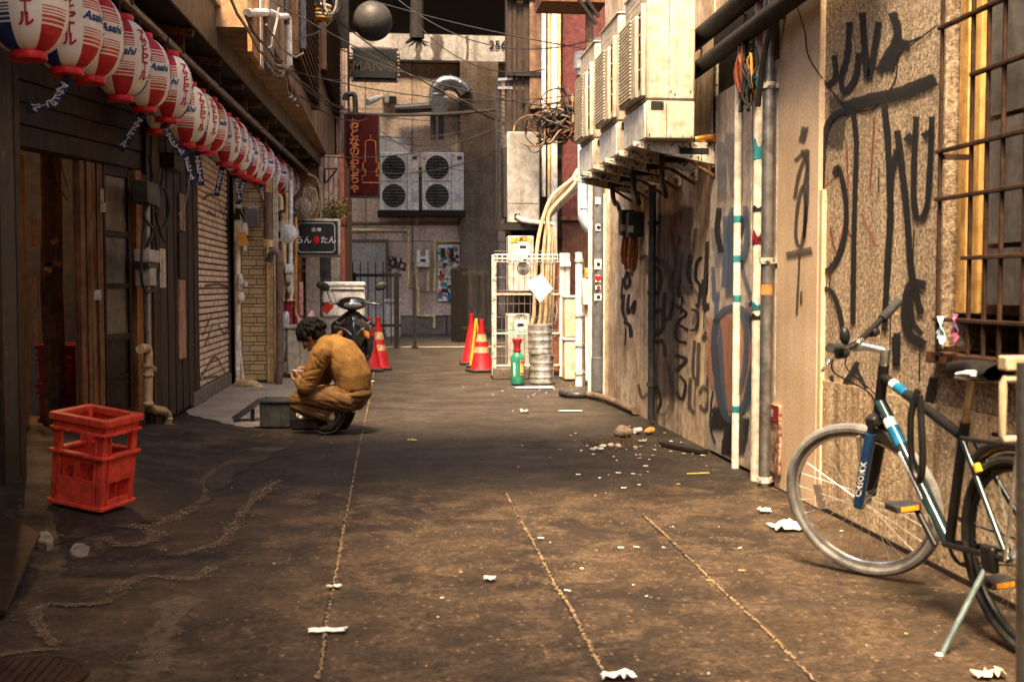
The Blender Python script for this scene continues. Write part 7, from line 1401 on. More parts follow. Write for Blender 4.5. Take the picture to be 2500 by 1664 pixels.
mb = MB(); mb.tube([hd(.096, -.024, -.066), hd(.104, 0, -.065), hd(.096, .024, -.066)], .0035, 6); part('mouth', mb, mat('lip', (.28, .10, .07)), man, world=False)
# hair: cap with tufts
hair = MB(); hair.sphere(hd(-.022, 0, .045), .112, 22, 16, HM, (1.0, .86, .95)); hair.sphere(hd(-.055, 0, -.015), .085, 16, 12, HM, (.72, .98, 1.05))
for s_ in (-1, 1): limb(hair, [hd(.0, s_*.082, .06), hd(-.004, s_*.085, .02), hd(.006, s_*.083, -.005)], [.02, .016, .008], 8)
random.seed(5)
for k in range(260):
    a_, b_ = random.uniform(-math.pi, math.pi), random.uniform(-.25, 1.5); d_ = Vector((math.cos(b_)*math.cos(a_), .86*math.cos(b_)*math.sin(a_), math.sin(b_)))
    if d_.x > .55 and d_.z < .25: continue
    p0 = Vector((-.022, 0, .04))+d_*.106; fl_ = Vector((.35 if d_.x > 0 else -.35, d_.y*.4, -.75))*.05; p1 = p0+d_*.014+fl_*.5; p2 = p0+d_*.012+fl_
    limb(hair, [hd(*p0), hd(*p1), hd(*p2)], [.012, .009, .004], 6)
HAIR = mat('black_hair', (.0035, .0028, .0022), (.007, .005, .0035), 60, .75, spec=.15)
fin(remesh(hair, .006, 'hair', 1), 'hair', HAIR, man, lambda p: .004*noise.noise(p*90))
st_ = MB()
for k in range(620):
    a_, b_ = random.uniform(-math.pi, math.pi), random.uniform(-.3, 1.5); d_ = Vector((math.cos(b_)*math.cos(a_), .86*math.cos(b_)*math.sin(a_), math.sin(b_)))
    if d_.x > .6 and d_.z < .2: continue
    p0 = Vector((-.022, 0, .04))+d_*.112; fl_ = Vector((.3 if d_.x > 0 else -.3, d_.y*.5+random.uniform(-.3, .3), -.8))*random.uniform(.035, .06); st_.tube([hd(*p0), hd(*(p0+d_*.010+fl_*.5)), hd(*(p0+d_*.006+fl_))], [.0022, .0018, .0006], 4, False)
o = part('hair_strands', st_, HAIR, man, world=False); o['kind'] = 'stuff'
# jacket
jk = MB(); limb(jk, [(.155, 0, .315), (.155, 0, .36), (.15, 0, .45), (.105, 0, .56), (.04, 0, .655), (-.03, 0, .70), (-.085, 0, .725)], [.112, .136, .145, .150, .140, .105, .072], 22, 1.42)
limb(jk, [(-.03, -.16, .675), (.0, 0, .71), (-.03, .16, .675)], [.085, .095, .085], 16)
for sh_, el_, wr_ in ((SHL, ELL, WRL), (SHR, ELR, WRR)):
    limb(jk, [sh_+Vector((.02, 0, 0)), sh_.lerp(el_, .45)+Vector((.012, 0, 0)), el_+Vector((0, 0, .0))], [.088, .080, .068], 14); limb(jk, [el_, el_.lerp(wr_, .5), el_.lerp(wr_, .86)], [.066, .054, .043], 14)
cuff = jk
limb(jk, [(-.095, 0, .715), (-.125, 0, .755)], [.068, .064], 16)
me = remesh(jk, .0085, 'jacket', 3)
def jfold(p):
    q_ = p.z*.86+p.x*.5; s_ = p.x*.86-p.z*.5; w_ = noise.noise(Vector((p.x*5, p.y*4, p.z*5)))*.003
    r_ = abs(noise.noise(Vector((s_*3.2, p.y*3, q_*17+2*noise.noise(p*5))))); arm = sstep(.17, .24, abs(p.y))
    f_ = -.011*(max(0, .10-r_)/.10)*(.12+.88*max(arm, sstep(.44, .34, p.z)))
    return w_+f_
MUST = mat('mustard_work_cloth', (.27, .135, .034), (.20, .098, .025), 5, .85, bump=.25, bscale=260, lo=.3, hi=.7)
jo = fin(me, 'jacket', MUST, man, jfold)
mb = MB(); yk = [SHL+Vector((.085*math.cos(a), -.02+.03*math.sin(a), .085*math.sin(a))) for a in [i*.5-.4 for i in range(8)]]
hem = MB(); 0 and hem.torus((.15, 0, .302), .128, .018, 34, 8, Matrix.Rotation(R(20), 3, 'Y') @ Matrix.Diagonal((1, 1.36, 1)).to_3x3(), ks=1.5)
# trousers
tr = MB(); limb(tr, [(.145, 0, .40), (.16, 0, .32), (.14, 0, .28)], [.125, .138, .125], 20, 1.40)
for s_ in (-1, 1):
    limb(tr, [(.13, s_*.10, .285), (-.03, s_*.125, .29), (-.18, s_*.135, .285), (-.285, s_*.135, .262)], [.118, .102, .088, .078], 16)
    limb(tr, [(-.285, s_*.135, .245), (-.16, s_*.125, .195), (-.02, s_*.115, .150)], [.074, .078, .056], 14)
def tfold(p): r_ = abs(noise.noise(Vector((p.x*5, p.y*6, p.z*22+p.x*6)))); return noise.noise(p*8)*.006-.009*max(0, .2-r_)/.2
fin(remesh(tr, .009, 'trousers', 3), 'trousers', mat('brown_work_trousers', (.225, .115, .042), (.175, .087, .032), 5, .85, bump=.25, bscale=260), man, tfold)
for s_ in (-1, 1):
    mb = MB(); limb(mb, [(.0, s_*.112, .142), (.05, s_*.112, .128)], [.042, .040], 12); part('sock', mb, mat('cream_sock', (.62, .50, .30)), man, world=False)
    sh2 = MB(); limb(sh2, [(.075, s_*.112, .135), (.045, s_*.112, .085), (.005, s_*.112, .045), (-.07, s_*.112, .032)], [.040, .042, .043, .032], 14, 1.1); limb(sh2, [(.07, s_*.112, .165), (.04, s_*.112, .12)], [.036, .04], 12)
    so_ = fin(remesh(sh2, .007, 'shoe', 3), 'shoe', mat('black_shoe_leather', (.014, .013, .012), (.03, .027, .024), 20, .35), man)
    sm_ = MB(); sm_.tube([(.122, s_*.112, .152), (.092, s_*.112, .085), (.05, s_*.112, .022), (-.03, s_*.112, .002), (-.095, s_*.112, .006)], [.026, .030, .036, .040, .028], 12, True, .35, (.6, 0, .8)); part('sole', sm_, RUBBER, so_, world=False)
# bowl and chopsticks in the hands
def manpt(v): a = R(-18); return MAN+Vector((v.x*math.cos(a)-v.y*math.sin(a), v.x*math.sin(a)+v.y*math.cos(a), v.z))
b0 = manpt(BC); t = thing('bowl', 'white plastic bowl held in the crouching person\'s hand', 'bowl', tuple(b0-Vector((0, 0, .035))))
mb = MB(); mb.lathe([(.035, 0), (.042, .002), (.062, .05), (.068, .062), (.066, .064), (.058, .05), (.038, .012), (.001, .010)], (0, 0, 0), 24); part('shell', mb, ACWHITE, t, world=False)
mb = MB(); mb.lathe([(.054, .046), (.03, .05), (.001, .052)], (0, 0, 0), 18); part('food', mb, mat('noodle_food', (.42, .22, .08), (.28, .12, .05), 60, .5), t, world=False)
for k in range(2):
    a_, b_ = manpt(pr_+Vector((.05, .04, .04+.012*k))), manpt(BC+Vector((-.01, .012*k, .02))); mb = MB(); mb.tube([a_, b_], .0035, 6); solo('chopstick', mb, YELLOWWOOD, ['upper wooden chopstick in the crouching person\'s right hand', 'lower wooden chopstick in the crouching person\'s right hand'][k], 'chopstick')

# ------------------------------------------------------------------ grey box, its lid, black tray
GREYP = mat('dusty_grey_plastic', (.040, .042, .041), (.062, .062, .058), 6, .55, spots=((.05, .05, .045), 18, .66))
c = atZ(676, 1046); t = thing('grey_tool_box', 'open dusty grey plastic storage box beside the crouching person', 'box', (c.x, c.y+.12, .014), R(-8))
for (cx, cy, sx, sy) in ((0, -.115, .26, .008), (0, .115, .26, .008), (-.126, 0, .008, .222), (.126, 0, .008, .222)): mb = MB(); mb.cbox((cx, cy, .115), (sx, sy, .23)); part('side', mb, GREYP, t, .003, world=False)
for (cx, cy, sx, sy) in ((0, -.122, .29, .03), (0, .122, .29, .03), (-.132, 0, .03, .214), (.132, 0, .03, .214)): mb = MB(); mb.cbox((cx, cy, .222), (sx, sy, .028)); part('rim', mb, GREYP, t, .004, world=False)
for x in (-.1, -.05, .05, .1): mb = MB(); mb.cbox((x, -.121, .10), (.012, .008, .19)); part('rib', mb, GREYP, t, world=False)
mb = MB(); mb.cbox((0, 0, .008), (.25, .22, .012)); part('floor', mb, GREYP, t, world=False)
for k in range(7): mb = MB(); mb.cbox((random.uniform(-.08, .08), random.uniform(-.07, .07), .13+random.uniform(0, .05)), (.07, .05, .05), Matrix.Rotation(random.uniform(0, 3), 3, 'Z')); part('content', mb, [ACGREY, DARKSTEEL, PAPER][k % 3], t, .006, world=False)
a, b = atZ(570, 1032), atZ(640, 985, .16); t = thing('box_lid', 'dark grey lid leaning against the grey storage box', 'lid', (a.x, a.y+.05, .02))
mb = MB(); mb.beam(a+Vector((0, .12, .025)), Vector((b.x, a.y+.12, .20)), .24, .028); part('panel', mb, GREYP, t, .006)
mb = MB(); mb.beam(a+Vector((.0, -.0, .03)), Vector((b.x, a.y-.0, .205)), .015, .05); part('lip', mb, GREYP, t, .004)
c2 = a.lerp(b, .6); mb = MB(); mb.box((c2.x, a.y+.02, .012), (c2.x+.035, a.y+.05, .12)); part('prop', mb, BLACK, t, .004)
c = atZ(757, 1050); t = thing('black_tray', 'black plastic tray of small tools under the crouching person', 'tray', (c.x, c.y+.10, .014), R(-6))
mb = MB(); mb.cbox((0, 0, .006), (.29, .2, .012)); part('floor', mb, BLACK, t, world=False)
for (cx, cy, sx, sy) in ((0, -.1, .30, .01), (0, .1, .30, .01), (-.148, 0, .01, .19), (.148, 0, .01, .19)): mb = MB(); mb.cbox((cx, cy, .042), (sx, sy, .084)); part('side', mb, BLACK, t, .004, world=False)
for k in range(11): mb = MB(); mb.cbox((random.uniform(-.12, .02), random.uniform(-.07, .07), .05+random.uniform(0, .04)), (random.uniform(.02, .06), .03, .025), Matrix.Rotation(random.uniform(0, 3), 3, 'Z')); part('small_tool', mb, [ACGREY, STEEL, PAPER, mat('teal_paper', (.12, .25, .24))][k % 4], t, .004, world=False)
c = atZ(745, 968, .06); mb = MB(); mb.lathe([(.08, 0), (.085, .004), (.085, .018), (.07, .024), (.001, .024)], (c.x, c.y, .014), 20); solo('pot_cover', mb, GREYP, 'round dark lid lying on the pale cement behind the grey box', 'lid')

# ------------------------------------------------------------------ scooter
GLOSS = mat('glossy_black_fairing', (.006, .006, .007), (.010, .010, .011), 6, .10, coat=1., spec=.6)
sx0 = atY(862, 900, 14.3).x; sc = thing('scooter', 'black delivery scooter with a white top box parked facing the viewer', 'scooter', (sx0, 14.3, .008), R(5))
RX = Matrix.Rotation(R(90), 3, 'Y')
def spart(name, mb, m, parent=None, bevel=0.): return part(name, mb, m, parent or sc, bevel, world=False)
for yy, nm in ((0, 'front_wheel'), (1.22, 'rear_wheel')):
    mb = MB(); mb.torus((0, yy, .235), .19, .048, 30, 10, RX); w_ = spart(nm, mb, RUBBER); mb = MB(); mb.lathe([(.15, -.03), (.155, 0), (.15, .03)], (0, yy, .235), 24, RX, False); spart('rim', mb, DARKSTEEL, w_); mb = MB(); mb.lathe([(.05, -.05), (.06, 0), (.05, .05)], (0, yy, .235), 14, RX); spart('hub', mb, STEEL, w_)
mb = MB(); rows_ = []
for i in range(13):
    a_ = R(20+i*12); rows_.append([(x, -.265*math.cos(a_)*1.0, .235+.265*math.sin(a_)-.03*(x/.085)**2) for x in (-.085, -.05, 0, .05, .085)])
mb.grid(rows_); o = spart('front_fender', mb, GLOSS); md = o.modifiers.new('t', 'SOLIDIFY'); md.thickness = .012
for x in (-.075, .075): mb = MB(); mb.tube([(x, 0, .235), (x, .08, .55)], .02, 10); spart('fork_leg', mb, DARKSTEEL)
def shield(rows, name, m, parent=None, th=.02):
    mb = MB(); g = []
    for z, hw, y0_, sw, cr in rows: g.append([(hw*s_, y0_+sw*abs(s_)**1.7-cr*math.exp(-(s_*3)**2), z-.03*abs(s_)) for s_ in [k/6-1 for k in range(13)]])
    mb.grid(g); mb.f = [tuple(reversed(f)) for f in mb.f]; mb.sharp = 50; o = spart(name, mb, m, parent); md = o.modifiers.new('t', 'SOLIDIFY'); md.thickness = th; md.offset = 1; sb = o.modifiers.new('s', 'SUBSURF'); sb.levels = 1; sb.render_levels = 1; return o
ap = shield([(.36, .07, -.02, .08, .0), (.46, .14, -.06, .15, .02), (.56, .21, -.09, .20, .03), (.66, .27, -.10, .24, .04), (.74, .285, -.08, .25, .05), (.80, .235, -.05, .20, .04), (.86, .14, .0, .12, .02), (.92, .08, .05, .08, .01)], 'front_apron', GLOSS)
shield([(.50, .06, -.135, .03, .01), (.62, .10, -.155, .05, .02), (.74, .11, -.13, .05, .02), (.80, .07, -.09, .04, .01)], 'nose_panel', GLOSS, ap)
for s_ in (-1, 1):
    mb = MB(); mb.sphere((s_*.165, -.055, .60), .05, 14, 9, Matrix.Rotation(R(s_*-25), 3, 'Y'), (.75, .5, 1.25)); spart('indicator', mb, mat('amber_lens', (.62, .22, .03), (.5, .14, .02), 20, .12, coat=1.), ap)
    mb = MB(); mb.tube(spline([(s_*.03, -.16, .60), (s_*.12, -.115, .68), (s_*.235, -.01, .70)], 5), [.006]*5+[.012]*5+[.006], 6); spart('chrome_line', mb, CHROME, ap)
    mb = MB(); mb.tube(spline([(s_*.10, -.12, .80), (s_*.15, -.085, .74), (s_*.21, -.04, .76)], 4), .008, 6); spart('chrome_line', mb, CHROME, ap)
    # lower side cowls and floor
    mb = MB(); mb.tube(spline([(s_*.21, .10, .58), (s_*.20, .12, .42), (s_*.17, .25, .30), (s_*.17, .60, .28), (s_*.18, .9, .42), (s_*.16, 1.3, .60)], 4), .065, 12); spart('side_cowl', mb, GLOSS)
cw = MB(); cw.sphere((0, .06, .985), .2, 24, 14, None, (1.0, .6, .42)); cw.v = [v+Vector((0, .06*(abs(v.x)/.2)**2, 0)) for v in cw.v]; co = spart('handlebar_cowl', cw, GLOSS)
mb = MB(); mb.sphere((0, -.035, .965), .10, 20, 10, None, (1.15, .35, .45)); spart('headlight', mb, mat('headlight_lens', (.10, .10, .10), (.18, .18, .17), 9, .05, coat=1.), co)
mb = MB(); mb.tube([(0, .09, .60), (0, .13, .97)], .06, 12); spart('steering_column', mb, GLOSS)
for s_ in (-1, 1):
    mb = MB(); mb.tube([(s_*.15, .10, .99), (s_*.25, .12, .985), (s_*.36, .15, .98)], .015, 10); spart('handlebar', mb, DARKSTEEL)
    mb = MB(); mb.tube([(s_*.25, .12, .985), (s_*.37, .155, .98)], .021, 12); spart('grip', mb, RUBBER)
    mb = MB(); mb.tube(spline([(s_*.20, .09, .99), (s_*.27, .055, .985), (s_*.35, .075, .97)], 3), .008, 8); spart('brake_lever', mb, STEEL)
    mb = MB(); mb.tube(spline([(s_*.20, .10, 1.0), (s_*.22, .11, 1.08), (s_*.27, .10, 1.15), (s_*.33, .09, 1.18)], 3), .007, 8); ms_ = spart('mirror_stem', mb, CHROME)
    mb = MB(); mb.sphere((s_*.36, .085, 1.20), .075, 18, 10, Matrix.Rotation(R(s_*-18), 3, 'Y'), (1.15, .35, .70)); spart('mirror_head', mb, BLACK)
mb = MB(); mb.tube([(-.26, .1, 1.0), (-.36, .05, 1.26)], .006, 6); spart('antenna', mb, DARKSTEEL)
mb = MB(); mb.cbox((-.31, .04, .93), (.10, .015, .13), Matrix.Rotation(R(38), 3, 'Y')); spart('red_reflector', mb, mat('red_lens', (.35, .03, .02), None, rough=.15))
mb = MB(); mb.cbox((0, .50, .27), (.32, .42, .05)); spart('footboard', mb, RUBBER, None, .02)
mb = MB(); mb.cbox((0, 1.0, .50), (.30, .72, .38)); spart('rear_body', mb, GLOSS, None, .08)
mb = MB(); mb.cbox((0, .88, .74), (.29, .62, .10)); spart('seat', mb, RUBBER, None, .04)
bx_ = thing; mb = MB(); mb.cbox((-.06, 1.22, 1.0), (.56, .46, .44)); tb = spart('top_box', mb, mat('white_box_plastic', (.70, .65, .55), (.62, .56, .46), 4, .4), None, .04)
mb = MB(); mb.cbox((-.06, 1.22, 1.225), (.58, .48, .07)); spart('box_lid', mb, MATS['white_box_plastic'], tb, .025)
mb = MB(); mb.cbox((-.06, .985, 1.15), (.54, .012, .018)); spart('dark_seal', mb, BLACK, tb)
mb = MB(); mb.tube([(-.1, .6, .25), (-.2, .66, .01)], .012, 8); spart('kickstand', mb, DARKSTEEL)

# ------------------------------------------------------------------ bicycle
FRM = mat('dark_teal_frame', (.012, .03, .034), (.018, .036, .04), 5, .22, coat=.8); BLK = mat('satin_black_tube', (.010, .010, .010), (.018, .017, .016), 9, .35); WHT = mat('white_frame_band', (.75, .74, .70)); BLU = mat('blue_frame_band', (.012, .15, .28), (.010, .12, .23), 6, .25, coat=.6)
FKB = mat('navy_blue_fork', (.010, .055, .15), (.008, .045, .12), 6, .3, coat=.5); TYG = mat('dusty_grey_tyre', (.25, .24, .225), (.16, .155, .145), 20, .7); SPK = mat('spoke_steel', (.42, .40, .37), None, rough=.4, metal=.5); ALU = mat('polished_alloy', (.70, .69, .66), (.58, .56, .53), 12, .2, .9)
bk = thing('bicycle', 'dark teal bicycle with blue fork leaning on its kickstand by the right wall', 'bicycle', (2.045, 3.42, 0))
bk.matrix_world = Matrix.Translation((2.045, 3.42, .0)) @ Matrix.Rotation(R(95), 4, 'Z') @ Matrix.Rotation(R(-5), 4, 'X')
WR = .335; RH, BB, FH0 = Vector((0, 0, WR)), Vector((.43, 0, .285)), Vector((1.03, 0, WR))
ST, HT, HB = Vector((.285, 0, .74)), Vector((.815, 0, .885)), Vector((.865, 0, .735))
ax = (HT-HB).normalized(); SRM = Matrix.Rotation(R(38), 3, ax)
def sv(p): return HB+SRM @ (Vector(p)-HB)          # a point of the steering assembly after turning
def bpart(name, mb, m, parent=None, bevel=0.): return part(name, mb, m, parent or bk, bevel, world=False)
def tubeb(name, pts, r, m, parent=None, n=12): mb = MB(); mb.tube(pts, r, n); return bpart(name, mb, m, parent)
def wheel(hub, M, name, tm, rimm):
    RXM = M @ Matrix.Rotation(R(90), 3, 'X')
    mb = MB(); mb.torus(hub, WR-.022, .022, 56, 10, RXM); w_ = bpart(name, mb, tm)
    mb = MB(); mb.torus(hub, WR-.050, .011, 56, 8, RXM, ks=1.2); bpart('rim', mb, rimm, w_)
    mb = MB(); mb.lathe([(.014, -.05), (.03, -.03), (.018, -.02), (.018, .02), (.03, .03), (.014, .05)], hub, 14, RXM); bpart('hub', mb, ALU, w_)
    for k in range(28):
        a_ = 2*math.pi*k/28; o_ = .028*(1 if k % 2 else -1); a2 = a_+(.5 if (k//2) % 2 else -.5)
        p0 = hub+M @ Vector((.028*math.cos(a2), o_, .028*math.sin(a2))); p1 = hub+M @ Vector(((WR-.055)*math.cos(a_), 0, (WR-.055)*math.sin(a_))); mb = MB(); mb.tube([p0, p1], .0013, 4, False); bpart('spoke', mb, SPK, w_)
    return w_
FH = sv(FH0); fw = wheel(FH, SRM, 'front_wheel', TYG, ALU); rw_ = wheel(RH, Matrix.Identity(3), 'rear_wheel', RUBBER, BLK)
p = FH+SRM @ Vector((-.27, .0, .02)); mb = MB(); mb.cbox(p+SRM @ Vector((.45, .012, .0)), (.03, .012, .11), SRM); bpart('wheel_reflector', mb, ALU, fw)
# frame
tubeb('head_tube', [HB-ax*.02, HT+ax*.02], .021, BLK); tt = tubeb('top_tube', [HT-ax*.03, ST+Vector((.03, 0, -.05))], .019, BLK); dt = tubeb('down_tube', [HB+ax*.02, BB], .024, FRM); tubeb('seat_tube', [BB, ST], .018, BLK)
for a_, b_, rr, par in ((HT-ax*.03, ST+Vector((.03, 0, -.05)), .020, tt), (HB+ax*.02, BB, .025, dt)):
    for t0, t1, m_ in ((.14, .20, WHT), (.20, .33, BLU)): tubeb('colour_band', [a_.lerp(b_, t0), a_.lerp(b_, t1)], rr, m_, par)
for k in range(9):
    c_ = (HB+ax*.02).lerp(BB, .40+.035*k); mb = MB(); dd = (BB-HB).normalized(); mb.cbox(c_+Vector((0, .0235, 0)), (.016, .006, .03), Matrix.Rotation(R(35), 3, 'Y')); bpart('frame_lettering', mb, WHT, dt)
for s_ in (-1, 1): tubeb('chain_stay', [BB+Vector((0, s_*.02, 0)), RH+Vector((0, s_*.06, 0))], .011, BLK); tubeb('seat_stay', [ST+Vector((-.01, s_*.02, -.06)), RH+Vector((0, s_*.06, 0))], .010, FRM)
tubeb('seat_post', [ST, ST+Vector((-.055, 0, .15))], .0135, mat('amber_alloy_post', (.52, .40, .26), (.5, .3, .12), 9, .25, .8))
# saddle
mb = MB(); rows_ = []
for i in range(15):
    u_ = i/14; x = .24-.04+.16-u_*.29; hw = .018+.055*sstep(.35, .95, u_)-.012*sstep(.9, 1, u_); h_ = .012*math.sin(u_*3)+.01*u_; rows_.append([(x, hw*math.cos(b_), .915+h_+(.028 if math.sin(b_) > 0 else .035)*math.sin(b_)) for b_ in [k*2*math.pi/14 for k in range(15)]])
mb.grid(rows_); sdl = bpart('saddle', mb, BLK); md = sdl.modifiers.new('s', 'SUBSURF'); md.levels = 1; md.render_levels = 1
for s_ in (-1, 1): mb = MB(); mb.tube(spline([(.23, s_*.05, .915), (.16, s_*.068, .925), (.10, s_*.075, .93)], 4), [.012]*4+[.016]*5, 8, True, .6); bpart('white_saddle_side', mb, WHT, sdl)
tubeb('saddle_rail', [(.30, .02, .895), (.12, .02, .895)], .004, ALU, sdl, 6); tubeb('saddle_rail', [(.30, -.02, .895), (.12, -.02, .895)], .004, ALU, sdl, 6)
# fork and steering
for s_ in (-1, 1):
    top = Vector((HB.x+.005, s_*.062, HB.z-.03)); mid = top.lerp(Vector((FH0.x-.01, s_*.062, FH0.z)), .45)
    tubeb('fork_stanchion', [sv(top), sv(mid)], .015, BLK); fl_ = tubeb('fork_leg', [sv(top.lerp(mid, .35)), sv(mid), sv(Vector((FH0.x-.012, s_*.062, FH0.z)))], [.021, .023, .020], FKB if s_ > 0 else BLK)
    if s_ > 0:
        q = text_mb('CHROMIX', .034, .03); cen = mid.lerp(Vector((FH0.x-.012, s_*.062, FH0.z)), .38); dirv = (mid-Vector((FH0.x-.012, s_*.062, FH0.z))).normalized(); upv = Vector((-dirv.z, 0, dirv.x)); fwd = Vector((0, 1, 0))
        q.v = [sv(cen+dirv*v.x+Vector((math.sin(v.y/.023), 0, 0))*.0235*-1+fwd*(.0235*math.cos(v.y/.023))) for v in q.v]; bpart('fork_lettering', q, WHT, fl_)
    tubeb('brake_arm', [sv(mid+Vector((.02, -s_*.018, .09))), sv(mid+Vector((.035, -s_*.02, -.02)))], .010, ALU)
mb = MB(); mb.cbox(sv(HB-ax*.045), (.05, .15, .045), SRM); bpart('fork_crown', mb, BLK, None, .012)
stem = tubeb('stem', [sv(HT+ax*.02), sv(HT+ax*.085)], .019, ALU); tubeb('stem_reach', [sv(HT+ax*.075), sv(HT+ax*.09+Vector((.105, 0, .018)))], .016, ALU, stem); mb = MB(); mb.cbox(sv(HT+ax*.09+Vector((.11, 0, .02))), (.045, .05, .045), SRM); bpart('stem_clamp', mb, ALU, stem, .008)
HBc = HT+ax*.09+Vector((.11, 0, .03))
tubeb('handlebar', [sv(HBc+Vector((-.05, -.30, .07))), sv(HBc+Vector((0, -.10, .008))), sv(HBc), sv(HBc+Vector((0, .10, .008))), sv(HBc+Vector((-.05, .30, .07)))], .0125, BLK)
for s_ in (-1, 1):
    g0, g1 = HBc+Vector((-.025, s_*.19, .036)), HBc+Vector((-.052, s_*.315, .073)); tubeb('grip', [sv(g0), sv(g1)], .0185, RUBBER)
    tubeb('brake_lever', [sv(HBc+Vector((0, s_*.14, .01))), sv(HBc+Vector((.05, s_*.16, -.02))), sv(HBc+Vector((.035, s_*.25, -.03)))], .007, ALU); mb = MB(); mb.cbox(sv(HBc+Vector((.0, s_*.14, .0))), (.05, .045, .035), SRM); bpart('shifter', mb, BLK, None, .01)
    tubeb('brake_cable', spline([sv(HBc+Vector((.04, s_*.13, -.01))), sv(HBc+Vector((.10, s_*.05, -.10))), HB+Vector((.06, s_*.01, .05)), HB+Vector((-.02, s_*.02, -.02))], 5), .0035, BLK, None, 6)
mb = MB(); mb.sphere(sv(HBc+Vector((.01, .07, .05))), .03, 12, 8, None, (.7, .7, 1.2)); bpart('bell', mb, BLK)
# crank, pedals, chain
mb = MB(); RY = Matrix.Rotation(R(90), 3, 'X'); mb.torus(BB+Vector((0, -.045, 0)), .085, .007, 32, 6, RY); bpart('chainring', mb, BLK)
ca = Vector((.10, 0, .13)); tubeb('crank', [BB+Vector((0, .055, 0)), BB+Vector((0, .07, 0))+ca], .012, BLK); tubeb('crank', [BB+Vector((0, -.055, 0)), BB+Vector((0, -.07, 0))-ca], .012, BLK)
for s_, q_ in ((1, BB+Vector((0, .115, 0))+ca), (-1, BB+Vector((0, -.115, 0))-ca)):
    mb = MB(); mb.cbox(q_, (.09, .10, .028)); pd = bpart('pedal', mb, RUBBER, None, .006)
    mb = MB(); mb.cbox(q_+Vector((-.046, 0, .0)), (.006, .07, .016)); bpart('pedal_reflector', mb, mat('orange_reflector', (.75, .25, .02), None, rough=.2), pd); mb = MB(); mb.cbox(q_+Vector((.046, 0, .0)), (.006, .07, .016)); bpart('pedal_reflector', mb, MATS['orange_reflector'], pd)
for z in (.07, -.07): tubeb('chain', [BB+Vector((0, -.045, z*1.1)), RH+Vector((0, -.045, z*.5))], .004, DARKSTEEL, None, 6)
tubeb('kickstand', [RH+Vector((.12, .06, -.05)), Vector((.10, .26, .012))], .010, mat('teal_alloy_stand', (.25, .36, .36), (.3, .38, .38), 9, .3, .7)); mb = MB(); mb.sphere(Vector((.10, .262, .016)), .016, 10, 6); bpart('stand_foot', mb, PAPER)
mb = MB(); mb.cbox(RH+Vector((.10, .06, -.02)), (.07, .03, .09)); bpart('derailleur_bracket', mb, BLK, None, .01)
tubeb('rear_mudguard', [Vector((.0+(WR+.03)*math.cos(a_), 0, WR+(WR+.03)*math.sin(a_))) for a_ in [R(50+10*k) for k in range(14)]], .022, BLK)
mb = MB(); mb.tube(spline([HT.lerp(ST, .55)+Vector((0, .03, .03)), HT.lerp(ST, .50)+Vector((.0, .05, -.08)), HT.lerp(ST, .48)+Vector((0, .05, -.25)), HT.lerp(ST, .56)+Vector((0, .05, -.30)), HT.lerp(ST, .62)+Vector((0, .05, -.2)), HT.lerp(ST, .60)+Vector((0, .04, .02))], 5), .013, 8); bpart('shackle_lock', mb, BLK)
tubeb('rear_rack', [Vector((.22, .06, .70)), Vector((-.15, .07, .72)), Vector((-.2, -.07, .72)), Vector((.22, -.06, .70))], .008, BLK); tubeb('rack_stay', [Vector((-.1, .07, .72)), Vector((0, .07, WR))], .006, ALU); tubeb('rack_stay', [Vector((-.1, -.07, .72)), Vector((0, -.07, WR))], .006, ALU)
mb = MB(); mb.cbox(Vector((-.36, 0, .55)), (.02, .05, .06)); bpart('rear_reflector', mb, mat('red_reflector', (.45, .01, .02), None, rough=.15))
tubeb('yellow_tag', [RH.lerp(ST, .62)+Vector((0, .028, 0)), RH.lerp(ST, .68)+Vector((0, .028, 0))], .014, mat('yellow_band', (.7, .45, .03)))
# post at the right edge, very near
t = thing('chrome_post', 'blurred chrome post cut off by the right edge of the picture', 'post', (atY(2497, 1500, 2.55).x, 2.55, 0)); x = t.location.x
mb = MB(); mb.tube([(x+.02, 2.55, 0), (x, 2.55, 1.02)], .026, 14); part('shaft', mb, mat('brushed_grey_steel', (.36, .35, .33), (.30, .29, .27), 9, .3, .9), t)
t = thing('cream_hook', 'blurred cream metal loop at the right edge above the bicycle wheel', 'hook', tuple(atY(2470, 1080, 3.0))); q = lambda x_, y_: atY(x_, y_, 3.0)
mb = MB(); mb.tube([q(2530, 925), q(2452, 925), q(2449, 935), q(2447, 1060), q(2449, 1072), q(2530, 1072)], .011, 10); part('loop', mb, CREAM, t); mb = MB(); a, b = q(2448, 905), q(2520, 868); mb.box((a.x, 2.98, a.z), (b.x, 3.03, b.z)); part('plate', mb, CREAM, t, .006)

# ------------------------------------------------------------------ rubbish on the ground
random.seed(21)
WB = [PAPER, mat('tan_filter', (.60, .38, .14)), ACWHITE]
def gpt(px, py): q_ = atZ(px, py); return Vector((q_.x, q_.y, gz(q_.x, q_.y)+.007))
k3 = lambda x, y: (1330+x*.1825, 1020+y*.1825)
def scrap(name, px, py, w_, h_, m, label, cat='paper', hh=.02, seed=1):
    c = gpt(px, py); rows_ = []
    for i in range(9): rows_.append([c+Vector(((i/8-.5)*w_+.02*noise.noise(Vector((i*.7, j*.9, seed))), (j/4-.5)*h_+.02*noise.noise(Vector((i*.8, j*.7, seed+5))), .004+hh*abs(noise.noise(Vector((i*.6, j*.8, seed+9)))))) for j in range(5)])
    mb = MB(); mb.grid(rows_); mb.sharp = 25; o = solo(name, mb, m, label, cat); md = o.modifiers.new('t', 'SOLIDIFY'); md.thickness = .003; return o
scrap('tissue', 1925, 1293, .17, .13, PAPER, 'crumpled white tissue on the ground left of the bicycle wheel', 'tissue', .06, 3); scrap('tissue', 1866, 1252, .06, .06, PAPER, 'small torn tissue scrap left of the large tissue', 'tissue', .03, 8)
